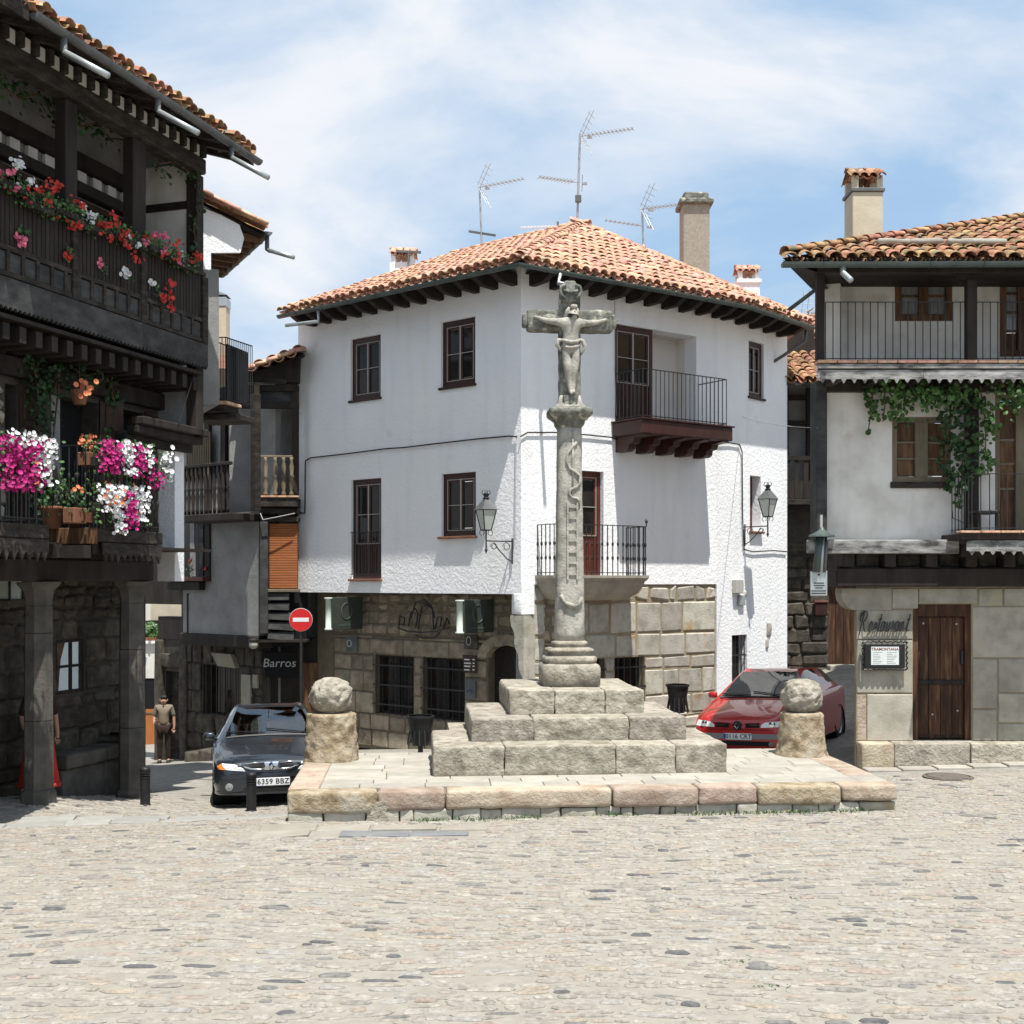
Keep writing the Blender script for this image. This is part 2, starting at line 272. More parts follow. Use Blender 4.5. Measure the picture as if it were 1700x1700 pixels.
# ------------------------------------------------------------------ mesh building
class MB:
    def __init__(s): s.v = []; s.f = []
    def add(s, vs, fs, M=None):
        o = len(s.v)
        if M is None: s.v += [tuple(v) for v in vs]
        else: s.v += [tuple(M @ Vector(v)) for v in vs]
        s.f += [tuple(i + o for i in f) for f in fs]
        return s
    def box(s, x0, x1, y0, y1, z0, z1, M=None):
        return s.add([(x0, y0, z0), (x1, y0, z0), (x1, y1, z0), (x0, y1, z0), (x0, y0, z1), (x1, y0, z1), (x1, y1, z1), (x0, y1, z1)],
                     [(0, 3, 2, 1), (4, 5, 6, 7), (0, 1, 5, 4), (1, 2, 6, 5), (2, 3, 7, 6), (3, 0, 4, 7)], M)
    def cbox(s, x0, x1, y0, y1, z0, z1, c=0.01, M=None, jit=0.0, rng=None):
        cx, cy, cz = (x0 + x1) / 2, (y0 + y1) / 2, (z0 + z1) / 2
        hx, hy, hz = (x1 - x0) / 2, (y1 - y0) / 2, (z1 - z0) / 2
        c = min(c, hx * .8, hy * .8, hz * .8)
        vs = []; idx = {}
        for sx in (-1, 1):
            for sy in (-1, 1):
                for sz in (-1, 1):
                    jx = jy = jz = 0
                    if jit: jx, jy, jz = (rng.uniform(-jit, jit) for _ in range(3))
                    for a in range(3):
                        p = [sx * (hx - c) + jx, sy * (hy - c) + jy * .4, sz * (hz - c) + jz]
                        p[a] += (sx, sy, sz)[a] * c
                        idx[(sx, sy, sz, a)] = len(vs); vs.append((p[0] + cx, p[1] + cy, p[2] + cz))
        fs = []
        def face(l):
            P = [Vector(vs[i]) for i in l]
            n = (P[1] - P[0]).cross(P[2] - P[0]); m = sum(P, Vector()) / len(P) - Vector((cx, cy, cz))
            fs.append(tuple(l) if n.dot(m) > 0 else tuple(reversed(l)))
        for a in range(3):
            o1, o2 = [k for k in range(3) if k != a]
            for sa in (-1, 1):
                def key(p, q):
                    t = [0, 0, 0]; t[a] = sa; t[o1] = p; t[o2] = q
                    return idx[(*t, a)]
                face([key(-1, -1), key(1, -1), key(1, 1), key(-1, 1)])
            for s1 in (-1, 1):
                for s2 in (-1, 1):
                    def k2(e, ax):
                        t = [0, 0, 0]; t[o1] = s1; t[o2] = s2; t[a] = e
                        return idx[(*t, ax)]
                    face([k2(-1, o1), k2(1, o1), k2(1, o2), k2(-1, o2)])
        for sx in (-1, 1):
            for sy in (-1, 1):
                for sz in (-1, 1):
                    face([idx[(sx, sy, sz, 0)], idx[(sx, sy, sz, 1)], idx[(sx, sy, sz, 2)]])
        return s.add(vs, fs, M)
    def rock(s, x0, x1, y0, y1, z0, z1, r=0.04, amp=0.02, freq=4.0, n=(6, 4, 4), seed=0, M=None, flat_top=0.0):
        c = Vector(((x0 + x1) / 2, (y0 + y1) / 2, (z0 + z1) / 2)); h = Vector(((x1 - x0) / 2, (y1 - y0) / 2, (z1 - z0) / 2))
        r = min(r, h.x * .95, h.y * .95, h.z * .95)
        ax = []
        for a in range(3):
            e = [-1, -1 + 0.35 * r / h[a]] + [(-1 + r / h[a]) + (2 - 2 * r / h[a]) * i / max(1, n[a] - 1) for i in range(n[a])] + [1 - 0.35 * r / h[a], 1]
            ax.append(e)
        nx, ny, nz = (len(e) - 1 for e in ax)
        ids = {}; vs = []; fs = []
        off = Vector((seed * 13.7, seed * 7.1, seed * 3.3))
        def vid(i, j, k):
            if (i, j, k) in ids: return ids[(i, j, k)]
            p = Vector((ax[0][i] * h.x, ax[1][j] * h.y, ax[2][k] * h.z))
            q = Vector([max(-h[a] + r, min(h[a] - r, p[a])) for a in range(3)])
            d = p - q
            dn = d.normalized() if d.length > 1e-9 else Vector((0, 0, 1))
            w = q + dn * r
            a_ = amp * (1 - flat_top * max(0, dn.z))
            w = w + dn * a_ * (noise.noise((w + off) * freq) + 0.5 * noise.noise((w + off) * freq * 2.7))
            ids[(i, j, k)] = len(vs); vs.append(w + c)
            return ids[(i, j, k)]
        for j in range(ny):
            for k in range(nz):
                fs.append((vid(0, j, k), vid(0, j, k + 1), vid(0, j + 1, k + 1), vid(0, j + 1, k)))
                fs.append((vid(nx, j, k), vid(nx, j + 1, k), vid(nx, j + 1, k + 1), vid(nx, j, k + 1)))
        for i in range(nx):
            for k in range(nz):
                fs.append((vid(i, 0, k), vid(i + 1, 0, k), vid(i + 1, 0, k + 1), vid(i, 0, k + 1)))
                fs.append((vid(i, ny, k), vid(i, ny, k + 1), vid(i + 1, ny, k + 1), vid(i + 1, ny, k)))
            for j in range(ny):
                fs.append((vid(i, j, 0), vid(i, j + 1, 0), vid(i + 1, j + 1, 0), vid(i + 1, j, 0)))
                fs.append((vid(i, j, nz), vid(i + 1, j, nz), vid(i + 1, j + 1, nz), vid(i, j + 1, nz)))
        return s.add(vs, fs, M)
    def tube(s, path, r, n=6, cap=True, M=None):
        P = [Vector(p) for p in path]; m = len(P)
        rr = r if isinstance(r, (list, tuple)) else [r] * m
        up = Vector((0, 0, 1)); vs = []; fs = []
        pu = None
        for i, p in enumerate(P):
            t = (P[min(i + 1, m - 1)] - P[max(i - 1, 0)])
            t = t.normalized() if t.length > 1e-9 else Vector((0, 0, 1))
            if pu is None:
                u = t.cross(up)
                if u.length < 0.05: u = t.cross(Vector((1, 0, 0)))
            else: u = pu - t * pu.dot(t)
            u.normalize(); w = t.cross(u); pu = u
            for k in range(n):
                a = 2 * PI * k / n
                vs.append(p + (u * math.cos(a) + w * math.sin(a)) * rr[i])
        for i in range(m - 1):
            for k in range(n):
                k2 = (k + 1) % n
                fs.append((i * n + k, i * n + k2, (i + 1) * n + k2, (i + 1) * n + k))
        if cap: fs.append(tuple(reversed(range(n)))); fs.append(tuple(range((m - 1) * n, m * n)))
        return s.add(vs, fs, M)
    def bar(s, a, b, w, h=None, M=None):
        """square bar from a to b"""
        a, b = Vector(a), Vector(b); h = h or w
        t = (b - a).normalized(); u = t.cross(Vector((0, 0, 1)))
        if u.length < 0.01: u = Vector((1, 0, 0))
        u.normalize(); v = u.cross(t)
        vs = [p + u * (w / 2 * sx) + v * (h / 2 * sy) for p in (a, b) for sx, sy in ((-1, -1), (1, -1), (1, 1), (-1, 1))]
        return s.add(vs, [(3, 2, 1, 0), (4, 5, 6, 7), (0, 1, 5, 4), (1, 2, 6, 5), (2, 3, 7, 6), (3, 0, 4, 7)], M)
    def lathe(s, prof, n=16, M=None, cap=True, amp=0.0, freq=4, seed=0, sq=None):
        vs = []; fs = []; m = len(prof)
        for r, z in prof:
            for k in range(n):
                a = 2 * PI * k / n
                rr = r
                if sq: rr = r * sq(a)
                p = Vector((rr * math.cos(a), rr * math.sin(a), z))
                if amp: p += Vector((math.cos(a), math.sin(a), 0)) * amp * (noise.noise(p * freq + Vector((seed, seed, seed))) + .5 * noise.noise(p * freq * 2.6 + Vector((seed, seed, 0))))
                vs.append(p)
        for i in range(m - 1):
            for k in range(n):
                k2 = (k + 1) % n
                fs.append((i * n + k, i * n + k2, (i + 1) * n + k2, (i + 1) * n + k))
        if cap: fs.append(tuple(reversed(range(n)))); fs.append(tuple(range((m - 1) * n, m * n)))
        return s.add(vs, fs, M)
    def prism(s, poly, y0, y1, M=None):
        """polygon in (x, z), extruded from y0 to y1"""
        n = len(poly)
        ar = sum(poly[i][0] * poly[(i + 1) % n][1] - poly[(i + 1) % n][0] * poly[i][1] for i in range(n))
        if ar < 0: poly = list(reversed(poly))
        vs = [(x, y0, z) for x, z in poly] + [(x, y1, z) for x, z in poly]
        fs = [tuple(range(n)), tuple(reversed(range(n, 2 * n)))]
        for i in range(n):
            j = (i + 1) % n
            fs.append((i, i + n, j + n, j))
        return s.add(vs, fs, M)
    def quad(s, a, b, c, d, M=None): return s.add([a, b, c, d], [(0, 1, 2, 3)], M)
    def mesh(s, name, m=None, smooth=False):
        me = bpy.data.meshes.new(name); me.from_pydata(s.v, [], s.f)
        if smooth: me.polygons.foreach_set('use_smooth', [True] * len(me.polygons))
        if m: me.materials.append(MATS[m])
        me.update(); return me

WM = {}                                          # world matrices of everything made here
def link(o, parent, Mw):
    WM[o.name] = Mw
    if parent is not None:
        o.parent = parent
        o.matrix_local = WM[parent.name].inverted() @ Mw
    else: o.matrix_local = Mw
    COL.objects.link(o)
    return o
def thing(name, label, cat, loc=(0, 0, 0), group=None, rz=0.0):
    o = bpy.data.objects.new(name, None); o.empty_display_size = 0.2
    o['label'] = label; o['category'] = cat
    if group: o['group'] = group
    return link(o, None, Matrix.Translation(loc) @ Matrix.Rotation(rz, 4, 'Z'))
def tag(o, label, cat, group=None):
    o['label'] = label; o['category'] = cat
    if group: o['group'] = group
    return o
def obj(name, mb, m, parent=None, M=None, smooth=False, label=None, kind=None, recenter=True):
    """link one mesh object; vertices are given in the frame M, the origin moves to their centre"""
    M = M or Matrix.Identity(4)
    if isinstance(mb, MB):
        if recenter and mb.v:
            a = np.array(mb.v); c = Vector(((a[:, 0].min() + a[:, 0].max()) / 2, (a[:, 1].min() + a[:, 1].max()) / 2, a[:, 2].min()))
            mb.v = [tuple(Vector(v) - c) for v in mb.v]; M = M @ Matrix.Translation(c)
        me = mb.mesh(name, m, smooth)
    else: me = mb
    o = bpy.data.objects.new(name, me)
    if label: o['label'] = label
    if kind: o['kind'] = kind
    return link(o, parent, M)
def inst(name, me, parent, Mw, label=None):
    o = bpy.data.objects.new(name, me)
    if label: o['label'] = label
    return link(o, parent, Mw)
def struct(name, mb, m, M=None, smooth=False, kind='structure', label=None):
    o = obj(name, mb, m, None, M, smooth, recenter=False); o['kind'] = kind
    if label: o['label'] = label
    return o
def dup_tree(src, loc, rz=0.0, label=None):
    """copy a thing with its parts and sub-parts"""
    def cp(o, par, Mw):
        c = o.copy(); WM[c.name] = Mw
        if par is None: c.matrix_local = Mw
        else:
            c.parent = par; c.matrix_local = WM[par.name].inverted() @ Mw
        COL.objects.link(c)
        for ch in list(o.children): cp(ch, c, Mw @ WM[o.name].inverted() @ WM[ch.name])
        return c
    n = cp(src, None, Matrix.Translation(loc) @ Matrix.Rotation(rz, 4, 'Z'))
    if label: n['label'] = label
    return n
def text_mesh(s, size, m, extrude=0.002, shear=0.0, bold=0.0, align='CENTER', space=1.0):
    cu = bpy.data.curves.new('lettering', 'FONT'); cu.body = s; cu.size = size; cu.extrude = extrude; cu.shear = shear; cu.offset = bold
    cu.align_x = align; cu.align_y = 'CENTER'; cu.resolution_u = 2; cu.space_character = space
    o = bpy.data.objects.new('lettering', cu); COL.objects.link(o)
    dg = bpy.context.evaluated_depsgraph_get()
    me = bpy.data.meshes.new_from_object(o.evaluated_get(dg))
    bpy.data.objects.remove(o); me.materials.clear(); me.materials.append(MATS[m])
    return me

class F:
    """a facade frame: local x runs left to right as seen, y into the building, z up; z = 0 is the eye level"""
    def __init__(s, ox, oy, dx, dy, oz=0.0):
        s.o = Vector((ox, oy, oz)); s.a = math.atan2(dy, dx)
        s.M = Matrix.Translation(s.o) @ Matrix.Rotation(s.a, 4, 'Z')
        l = math.hypot(dx, dy); s.dx, s.dy = dx / l, dy / l
    def at(s, u, y=0, z=0): return s.M @ Vector((u, y, z))
    def px(s, x, yy, y=0.0):
        """(u, z) of the point of the plane local-y = y that is seen at photo pixel (x, yy)"""
        k = (x - 850) / 2000
        ox, oy = s.o.x - s.dy * y, s.o.y + s.dx * y
        u = (k * oy - ox) / (s.dx - k * s.dy)
        return u, (965 - yy) / 2000 * (oy + s.dy * u)
    def rect(s, x0, x1, y0, y1, y=0.0):
        u0 = s.px(x0, 0, y)[0]; u1 = s.px(x1, 0, y)[0]; xm = (x0 + x1) / 2
        return u0, u1, s.px(xm, y1, y)[1], s.px(xm, y0, y)[1]

def wall_mb(u0, u1, z0, z1, y=0.0, th=0.3, holes=()):
    """a wall slab with real openings (reveals included)"""
    mb = MB()
    us = sorted({u0, u1, *[h[0] for h in holes], *[h[1] for h in holes]}); zs = sorted({z0, z1, *[h[2] for h in holes], *[h[3] for h in holes]})
    us = [u for u in us if u0 <= u <= u1]; zs = [z for z in zs if z0 <= z <= z1]
    def hole(i, j):
        if i < 0 or j < 0 or i >= len(us) - 1 or j >= len(zs) - 1: return True
        cu, cz = (us[i] + us[i + 1]) / 2, (zs[j] + zs[j + 1]) / 2
        return any(h[0] < cu < h[1] and h[2] < cz < h[3] for h in holes)
    for i in range(len(us) - 1):
        for j in range(len(zs) - 1):
            if hole(i, j): continue
            a, b, c, d = us[i], us[i + 1], zs[j], zs[j + 1]
            mb.quad((a, y, c), (b, y, c), (b, y, d), (a, y, d)); mb.quad((b, y + th, c), (a, y + th, c), (a, y + th, d), (b, y + th, d))
            if hole(i - 1, j): mb.quad((a, y + th, c), (a, y, c), (a, y, d), (a, y + th, d))
            if hole(i + 1, j): mb.quad((b, y, c), (b, y + th, c), (b, y + th, d), (b, y, d))
            if hole(i, j - 1): mb.quad((a, y + th, c), (b, y + th, c), (b, y, c), (a, y, c))
            if hole(i, j + 1): mb.quad((a, y, d), (b, y, d), (b, y + th, d), (a, y + th, d))
    return mb

def masonry(fr, u0, u1, z0, z1, m, parent, rng, ch=(0.25, 0.4), cl=(0.3, 0.7), y=0.0, proud=0.03, gap=0.014, holes=(), jit=0.012, name='stone', depth=0.12, c=0.02, first=None):
    """coursed stones, each an object, laid round the openings"""
    zs = [z0]; marks = sorted({z1, *[h[2] for h in holes if z0 < h[2] < z1], *[h[3] for h in holes if z0 < h[3] < z1]})
    for mk in marks:
        while mk - zs[-1] > ch[1] * 1.25:
            zs.append(zs[-1] + min(rng.uniform(*ch), mk - zs[-1] - ch[0] * .6))
        if mk - zs[-1] > 0.05: zs.append(mk)
    for j in range(len(zs) - 1):
        a, b = zs[j], zs[j + 1]
        iv = [(u0, u1)]
        for h in holes:
            if h[2] < (a + b) / 2 < h[3]:
                iv = [q for (s, e) in iv for q in ((s, min(e, h[0])), (max(s, h[1]), e)) if q[1] - q[0] > 0.04]
        for s, e in iv:
            x = s
            while x < e - 0.03:
                w = rng.uniform(*cl)
                if e - x - w < cl[0] * 0.6: w = e - x
                p = proud * rng.uniform(0.4, 1.3)
                st = MB().cbox(x + gap, x + w - gap, y - p, y - p + depth, a + gap, b - gap, c=c * rng.uniform(.7, 1.4), jit=jit, rng=rng)
                obj(name, st, m, parent, fr.M)
                x += w
# ------------------------------------------------------------------ ground
CP = [(0, 0, -1.97), (-5, 0, -1.95), (5, 0, -1.97), (0, 6.8, -2.5), (-4, 6.8, -2.5), (4, 6.8, -2.5), (0, 12, -2.74), (-6, 11, -2.72), (6, 12, -2.70),
      (-2.63, 14.06, -2.80), (-2.7, 13.2, -2.78), (1.0, 14.36, -2.79), (4.7, 14.64, -2.785), (4.5, 17.4, -2.95), (-6.3, 15, -3.03), (-3.7, 15.5, -3.05), (5.53, 19.4, -3.0), (8.25, 19.3, -2.86), (13, 19.4, -2.75), (8.5, 16.5, -2.98),
      (-5.63, 17.8, -3.2), (-6.25, 15.9, -2.88), (-8.5, 12, -2.7), (-7.6, 17.0, -3.0), (-4.2, 17.5, -3.31), (-4.6, 20.5, -3.5), (-2.9, 17.3, -3.22),
      (0.2, 22.5, -3.2), (3.9, 24.6, -3.15), (3.95, 21.1, -3.15), (6.05, 24.7, -3.12), (5.0, 20.6, -3.1), (7.4, 27.6, -2.1), (8.6, 31, -1.8), (5.6, 26.5, -3.0),
      (-5.5, 25.5, -3.8), (-2.4, 23.6, -3.45), (-8.1, 28.2, -4.25), (-9.5, 32, -4.6), (-11, 36, -4.8), (-6.7, 24, -3.75),
      (40, 60, -3), (-40, 60, -4), (-40, -30, -2), (40, -30, -2), (20, 10, -2.5), (-20, 10, -2.5), (0, 60, -3.5), (0, -30, -1.9), (150, 150, -4), (-150, 150, -5), (150, -150, -3), (-150, -150, -3)]
_c = np.array(CP, float)
def _phi(r): return np.where(r > 0, r * 1.0, 0)      # linear kernel: smooth enough and never overshoots far away
_A = _phi(np.hypot(_c[:, None, 0] - _c[None, :, 0], _c[:, None, 1] - _c[None, :, 1]))
_w = np.linalg.solve(np.block([[_A, np.ones((len(_c), 1))], [np.ones((1, len(_c))), np.zeros((1, 1))]]), np.append(_c[:, 2], 0))
def gz(x, y):
    x = np.asarray(x, float); y = np.asarray(y, float)
    r = np.hypot(x[..., None] - _c[:, 0], y[..., None] - _c[:, 1])
    v = r @ _w[:-1] + _w[-1]
    return v if v.ndim else float(v)
xs = np.concatenate([[-400, -150, -80, -50, -35, -25, -18], np.arange(-14, 14.01, 0.3), [18, 25, 35, 50, 80, 150, 400]])
ys = np.concatenate([[-300, -100, -50, -25, -12, -6], np.arange(-2, 40.01, 0.3), [45, 55, 70, 100, 200, 500]])
GX, GY = np.meshgrid(xs, ys); GZ = gz(GX, GY)
gm = MB(); gm.v = [tuple(p) for p in np.stack([GX.ravel(), GY.ravel(), GZ.ravel()], 1).tolist()]
nx_ = len(xs)
gm.f = [(j * nx_ + i, j * nx_ + i + 1, (j + 1) * nx_ + i + 1, (j + 1) * nx_ + i) for j in range(len(ys) - 1) for i in range(nx_ - 1)]
me = gm.mesh('ground', 'ground_far', True)
me.materials.append(MATS['joint_earth'])
_pc = np.zeros(len(me.polygons) * 3); me.polygons.foreach_get('center', _pc); _pc = _pc.reshape(-1, 3)
me.polygons.foreach_set('material_index', ((_pc[:, 1] < 18.3) & (_pc[:, 1] > 3.9) & (np.abs(_pc[:, 0]) < 11)).astype(int))
ground = inst('ground', me, None, Matrix.Identity(4)); ground['kind'] = 'structure'
ground['label'] = 'pale cobbled square sloping gently towards the stone cross'

# plinth frame: local x along its front edge, y towards the back
PL = F(-3.066, 16.35, 0.9969, 0.0788)
PLW, PLD, PLZ = 8.54, 3.75, -2.87
K = 0.86                                            # the monument was drawn a little too large: its parts are reduced to true size when placed
def resize(root, loc):
    root.scale = (K, K, K); root.location = loc

def free(x, y, grow=0.0):
    """is this ground spot free of the plinth and of the smooth paving strip"""
    q = PL.M.inverted() @ Vector((x / K, y / K, 0))
    if -0.05 - grow < q.x < PLW + 0.05 + grow and -0.05 - grow < q.y < PLD: return False
    return True
def in_strip(x, y):
    return x < -2.6 and 14.55 + 0.16 * (x + 6) < y < 15.25 + 0.16 * (x + 6) or (-2.9 < x < -0.3 and 13.0 < y < 13.78)
rng = random.Random(5)
def cobble_poly(lx, ly, rg, seed):
    n = 8; pts = []
    for k in range(n):
        a = 2 * PI * (k + rg.uniform(-.25, .25)) / n
        c, s = math.cos(a), math.sin(a)
        e = 0.62
        r = 1 / max(1e-6, (abs(c) ** (2 / e) + abs(s) ** (2 / e)) ** (e / 2))
        pts.append((c * r * lx / 2 * rg.uniform(.86, 1.0), s * r * ly / 2 * rg.uniform(.82, 1.0)))
    return pts
def cobble_mb(mb, x, y, lx, ly, rot, rise, rg):
    pts = cobble_poly(lx, ly, rg, 0); ca, sa = math.cos(rot), math.sin(rot); n = len(pts)
    z = gz(x, y); dzx = (gz(x + .1, y) - gz(x - .1, y)) / .2; dzy = (gz(x, y + .1) - gz(x, y - .1)) / .2
    vs = []
    tx, ty = rg.uniform(-.05, .05), rg.uniform(-.05, .05)
    for sc, dz in ((1.0, -0.03), (0.97, rise * .35), (0.78, rise)):
        for px_, py_ in pts:
            qx, qy = (px_ * ca - py_ * sa) * sc, (px_ * sa + py_ * ca) * sc
            vs.append((x + qx, y + qy, z + dzx * qx + dzy * qy + dz + (tx * qx + ty * qy) * (sc < .9 or .5)))
    fs = [(k, (k + 1) % n, n + (k + 1) % n, n + k) for k in range(n)] + [(n + k, n + (k + 1) % n, 2 * n + (k + 1) % n, 2 * n + k) for k in range(n)] + [tuple(range(2 * n, 3 * n))]
    mb.add(vs, fs)
cells = []
yrow = 5.6; rowi = 0
while yrow < 18.2:
    h = rng.uniform(0.06, 0.135)
    xw = 0.47 * yrow + 1.6
    x = -xw - rng.random() * .2
    ang0 = 0.02 * math.sin(rowi * .11)
    while x < xw:
        l = rng.choice((rng.uniform(.08, .15), rng.uniform(.13, .24), rng.uniform(.2, .38)))
        cx = x + l / 2; cy = yrow + h / 2 + 0.035 * math.sin(cx * 1.3 + rowi * .05) + 0.02 * math.sin(cx * 4.1 + rowi * 1.7) + rng.uniform(-.022, .022)
        x += l
        w1_, w2_ = cx * .6 + cy * .3, cx * 1.5 - cy * .8
        cy += .20 * math.sin(w1_) + .10 * math.sin(w2_); ang = .12 * math.cos(w1_) + .15 * math.cos(w2_)
        if rng.random() < 0.06 or not free(cx, cy) or in_strip(cx, cy): continue
        if math.hypot(cx - 6.75, cy - 19.0) < 0.45: continue
        q = MB(); cobble_mb(q, cx, cy, l * .95, h * rng.uniform(.82, .97), ang0 + ang + rng.uniform(-.18, .18), rng.uniform(.003, .014), rng)
        inview = abs(cx) < 0.425 * cy + l / 2 and cy > 6.1
        cells.append((-(l * h / cy ** 2) if inview else 0.0, q))
    yrow += h; rowi += 1
cells.sort(key=lambda t: t[0])
for _, q in cells[:300]: obj('cobble', q, 'cobble', ground)
rest = MB()
for _, q in cells[300:]: rest.add(q.v, q.f)
obj('cobblestones', rest, 'cobble', ground, kind='stuff', recenter=False)
# smooth paving slabs: pale strip on the left, the apron before the plinth and a dark grey slab
def slab(cx, cy, lx, ly, m, rot=0.0, t=0.02, ch=0.01):
    mb = MB().cbox(-lx / 2, lx / 2, -ly / 2, ly / 2, -0.05, t, c=ch, jit=.014, rng=rng)
    z = gz(cx, cy); ax = math.atan((gz(cx, cy + .2) - gz(cx, cy - .2)) / .4); ay = -math.atan((gz(cx + .2, cy) - gz(cx - .2, cy)) / .4)
    return obj('paving_slab', mb, m, ground, Matrix.Translation((cx, cy, z)) @ Matrix.Rotation(rot, 4, 'Z') @ Matrix.Rotation(ax, 4, 'X') @ Matrix.Rotation(ay, 4, 'Y'), recenter=False)
mat('slab_pale', [(0.255, 0.248, 0.228), (0.315, 0.308, 0.287)], ns=5, nd=8, bump=0.4, bs=35, bdist=0.01, piece=0.07)
mat('slab_buff', [(0.26, 0.235, 0.195), (0.32, 0.298, 0.255)], ns=4, nd=8, bump=0.4, bs=35, bdist=0.01, piece=0.08)
mat('slab_slate', [(0.15, 0.155, 0.163), (0.21, 0.212, 0.215)], ns=4, nd=8, bump=0.4, bs=35, bdist=0.01)
x = -10.2
while x < -3.3:
    l = rng.uniform(.55, .9); cx = x + l / 2
    for k in range(2):
        slab(cx + rng.uniform(-.04, .04), 14.55 + 0.16 * (cx + 6) + .175 + k * .34, l - .02, .325, 'slab_pale', math.atan(.16))
    x += l
x = -2.85
while x < -0.5:
    l = rng.uniform(.5, .85); cx = x + l / 2
    if cx < -1.95: slab(cx, 13.2, l - .02, .36, 'slab_buff', .05)
    slab(cx, 13.58, l - .02, .34, 'slab_buff', .06)
    x += l
slab(-1.50, 13.17, .74, 0.33, 'slab_slate', .05, t=0.016); slab(-.80, 13.22, .64, 0.29, 'slab_slate', .0, t=0.019)

# weeds along the plinth foot and in a few joints
wd = MB()
def blades(cx, cy, n, r, hgt):
    for _ in range(n):
        x = cx + rng.gauss(0, r); y = cy + rng.gauss(0, r * .4); z = gz(x, y)
        a = rng.uniform(0, 2 * PI); h = hgt * rng.uniform(.4, 1); w = .006
        dx, dy = math.cos(a), math.sin(a); lx, ly = rng.uniform(-.03, .03), rng.uniform(-.03, .03)
        wd.add([(x - dx * w, y - dy * w, z), (x + dx * w, y + dy * w, z), (x + lx + dx * w * .4, y + ly, z + h), (x + lx * 1.3 - dx * w * .4, y + ly * 1.3, z + h)], [(0, 1, 2, 3)])
for u in (1.95, 2.55, 3.3, 4.6, 5.6, 6.2, 6.6, 6.9, 7.2, 7.8):
    p = PL.at(u, -.07) * K; blades(p.x, p.y, 60, .16, .055)
for x, y in ((1.53, 6.5), (1.60, 7.5), (1.5, 8.1)): blades(x, y, 30, .06, .014)
struct('weeds', wd, 'leaf', kind='stuff', label='small green weeds in the joints at the foot of the kerb')

# manhole cover near the restaurant
mh = thing('manhole_cover', 'round rusty iron manhole cover in the cobbles before the restaurant', 'manhole cover', (6.75, 19.0 - .0, gz(6.75, 18.3)))
mc = Matrix.Translation((6.55, 18.1, gz(6.55, 18.1) + .012))
q = MB().lathe([(.0, -.03), (.30, -.03), (.30, .012), (.27, .016), (.0, .016)], 24, cap=False); obj('lid', q, 'iron_cover', mh, mc)
q = MB().lathe([(.32, -.03), (.37, -.03), (.37, .006), (.32, .01)], 24, cap=False); obj('rim', q, 'iron_cover', mh, mc)

# ------------------------------------------------------------------ plinth of the cross
plinth = thing('stone_plinth', 'low rectangular granite platform with rough kerb stones under the cross', 'stone platform', PL.at(PLW / 2, PLD / 2, -3.2))
core = MB().box(0.12, PLW - 0.12, 0.12, PLD - 0.1, -3.7, PLZ - 0.06); obj('core', core, 'mortar', plinth, PL.M)
fx = [0.0, 1.23, 2.16, 4.47, 5.68, 6.53, 7.72, 8.54]
rg = random.Random(11)
for i in range(7):
    bot = PLZ - (0.30, 0.27, 0.26, 0.27, 0.25, 0.27, 0.22)[i]
    q = MB().rock(fx[i] + .008, fx[i + 1] - .008, -0.02 + rg.uniform(-.02, .02), 0.36, bot, PLZ + rg.uniform(-.004, .006), r=.05, amp=.02, freq=3.5, n=(max(5, int((fx[i + 1] - fx[i]) / .1)), 5, 4), seed=i + 1, flat_top=.8)
    obj('kerb_stone', q, ('warm_granite', 'kerb_granite', 'kerb_granite', 'kerb_granite', 'kerb_granite', 'warm_granite', 'kerb_granite')[i], plinth, PL.M, smooth=True)
x = 0.02
while x < PLW - .05:
    w = rg.uniform(.18, .6); w = min(w, PLW - x)
    p = PL.at(x + w / 2, 0.05) * K; g0 = gz(p.x, p.y) / K
    top = PLZ - .24
    if top - g0 > 0.03:
        q = MB().rock(x + .006, x + w - .006, rg.uniform(.0, .05), .3, g0 - .08, top - rg.uniform(0, .03), r=.03, amp=.02, freq=5, n=(4, 3, 3), seed=x * 3)
        obj('footing_stone', q, 'wall_stone', plinth, PL.M, smooth=True)
    x += w
q = MB().prism([(1.02, -3.36), (1.36, -3.36), (1.36, -3.0), (1.22, -3.02)], -.03, .2); obj('footing_stone', q, 'granite', plinth, PL.M)
for side in (0, 1):
    y = 0.36
    while y < PLD - .02:
        w = min(rg.uniform(.5, 1.1), PLD - y)
        x0, x1 = (-0.02, 0.42) if side == 0 else (PLW - .42, PLW + .02)
        q = MB().rock(x0, x1, y + .008, y + w - .008, -3.5, PLZ + rg.uniform(-.004, .004), r=.04, amp=.012, freq=3, n=(4, 6, 4), seed=y + side, flat_top=.8)
        obj('kerb_stone', q, 'kerb_granite' if rg.random() < .5 else 'granite_top', plinth, PL.M, smooth=True)
        y += w
y = 0.36
while y < PLD - .02:
    h = min(rg.uniform(.30, .42), PLD - y); x = .42
    while x < PLW - .43:
        w = rg.uniform(.45, .95)
        if PLW - .42 - x - w < .3: w = PLW - .42 - x
        q = MB().cbox(x + .005, x + w - .005, y + .005, y + h - .005, PLZ - .08, PLZ + rg.uniform(-.004, .004), c=.008); obj('paving_stone', q, 'granite_top', plinth, PL.M)
        x += w
    y += h

resize(plinth, (0.897, 15.958, -2.752))
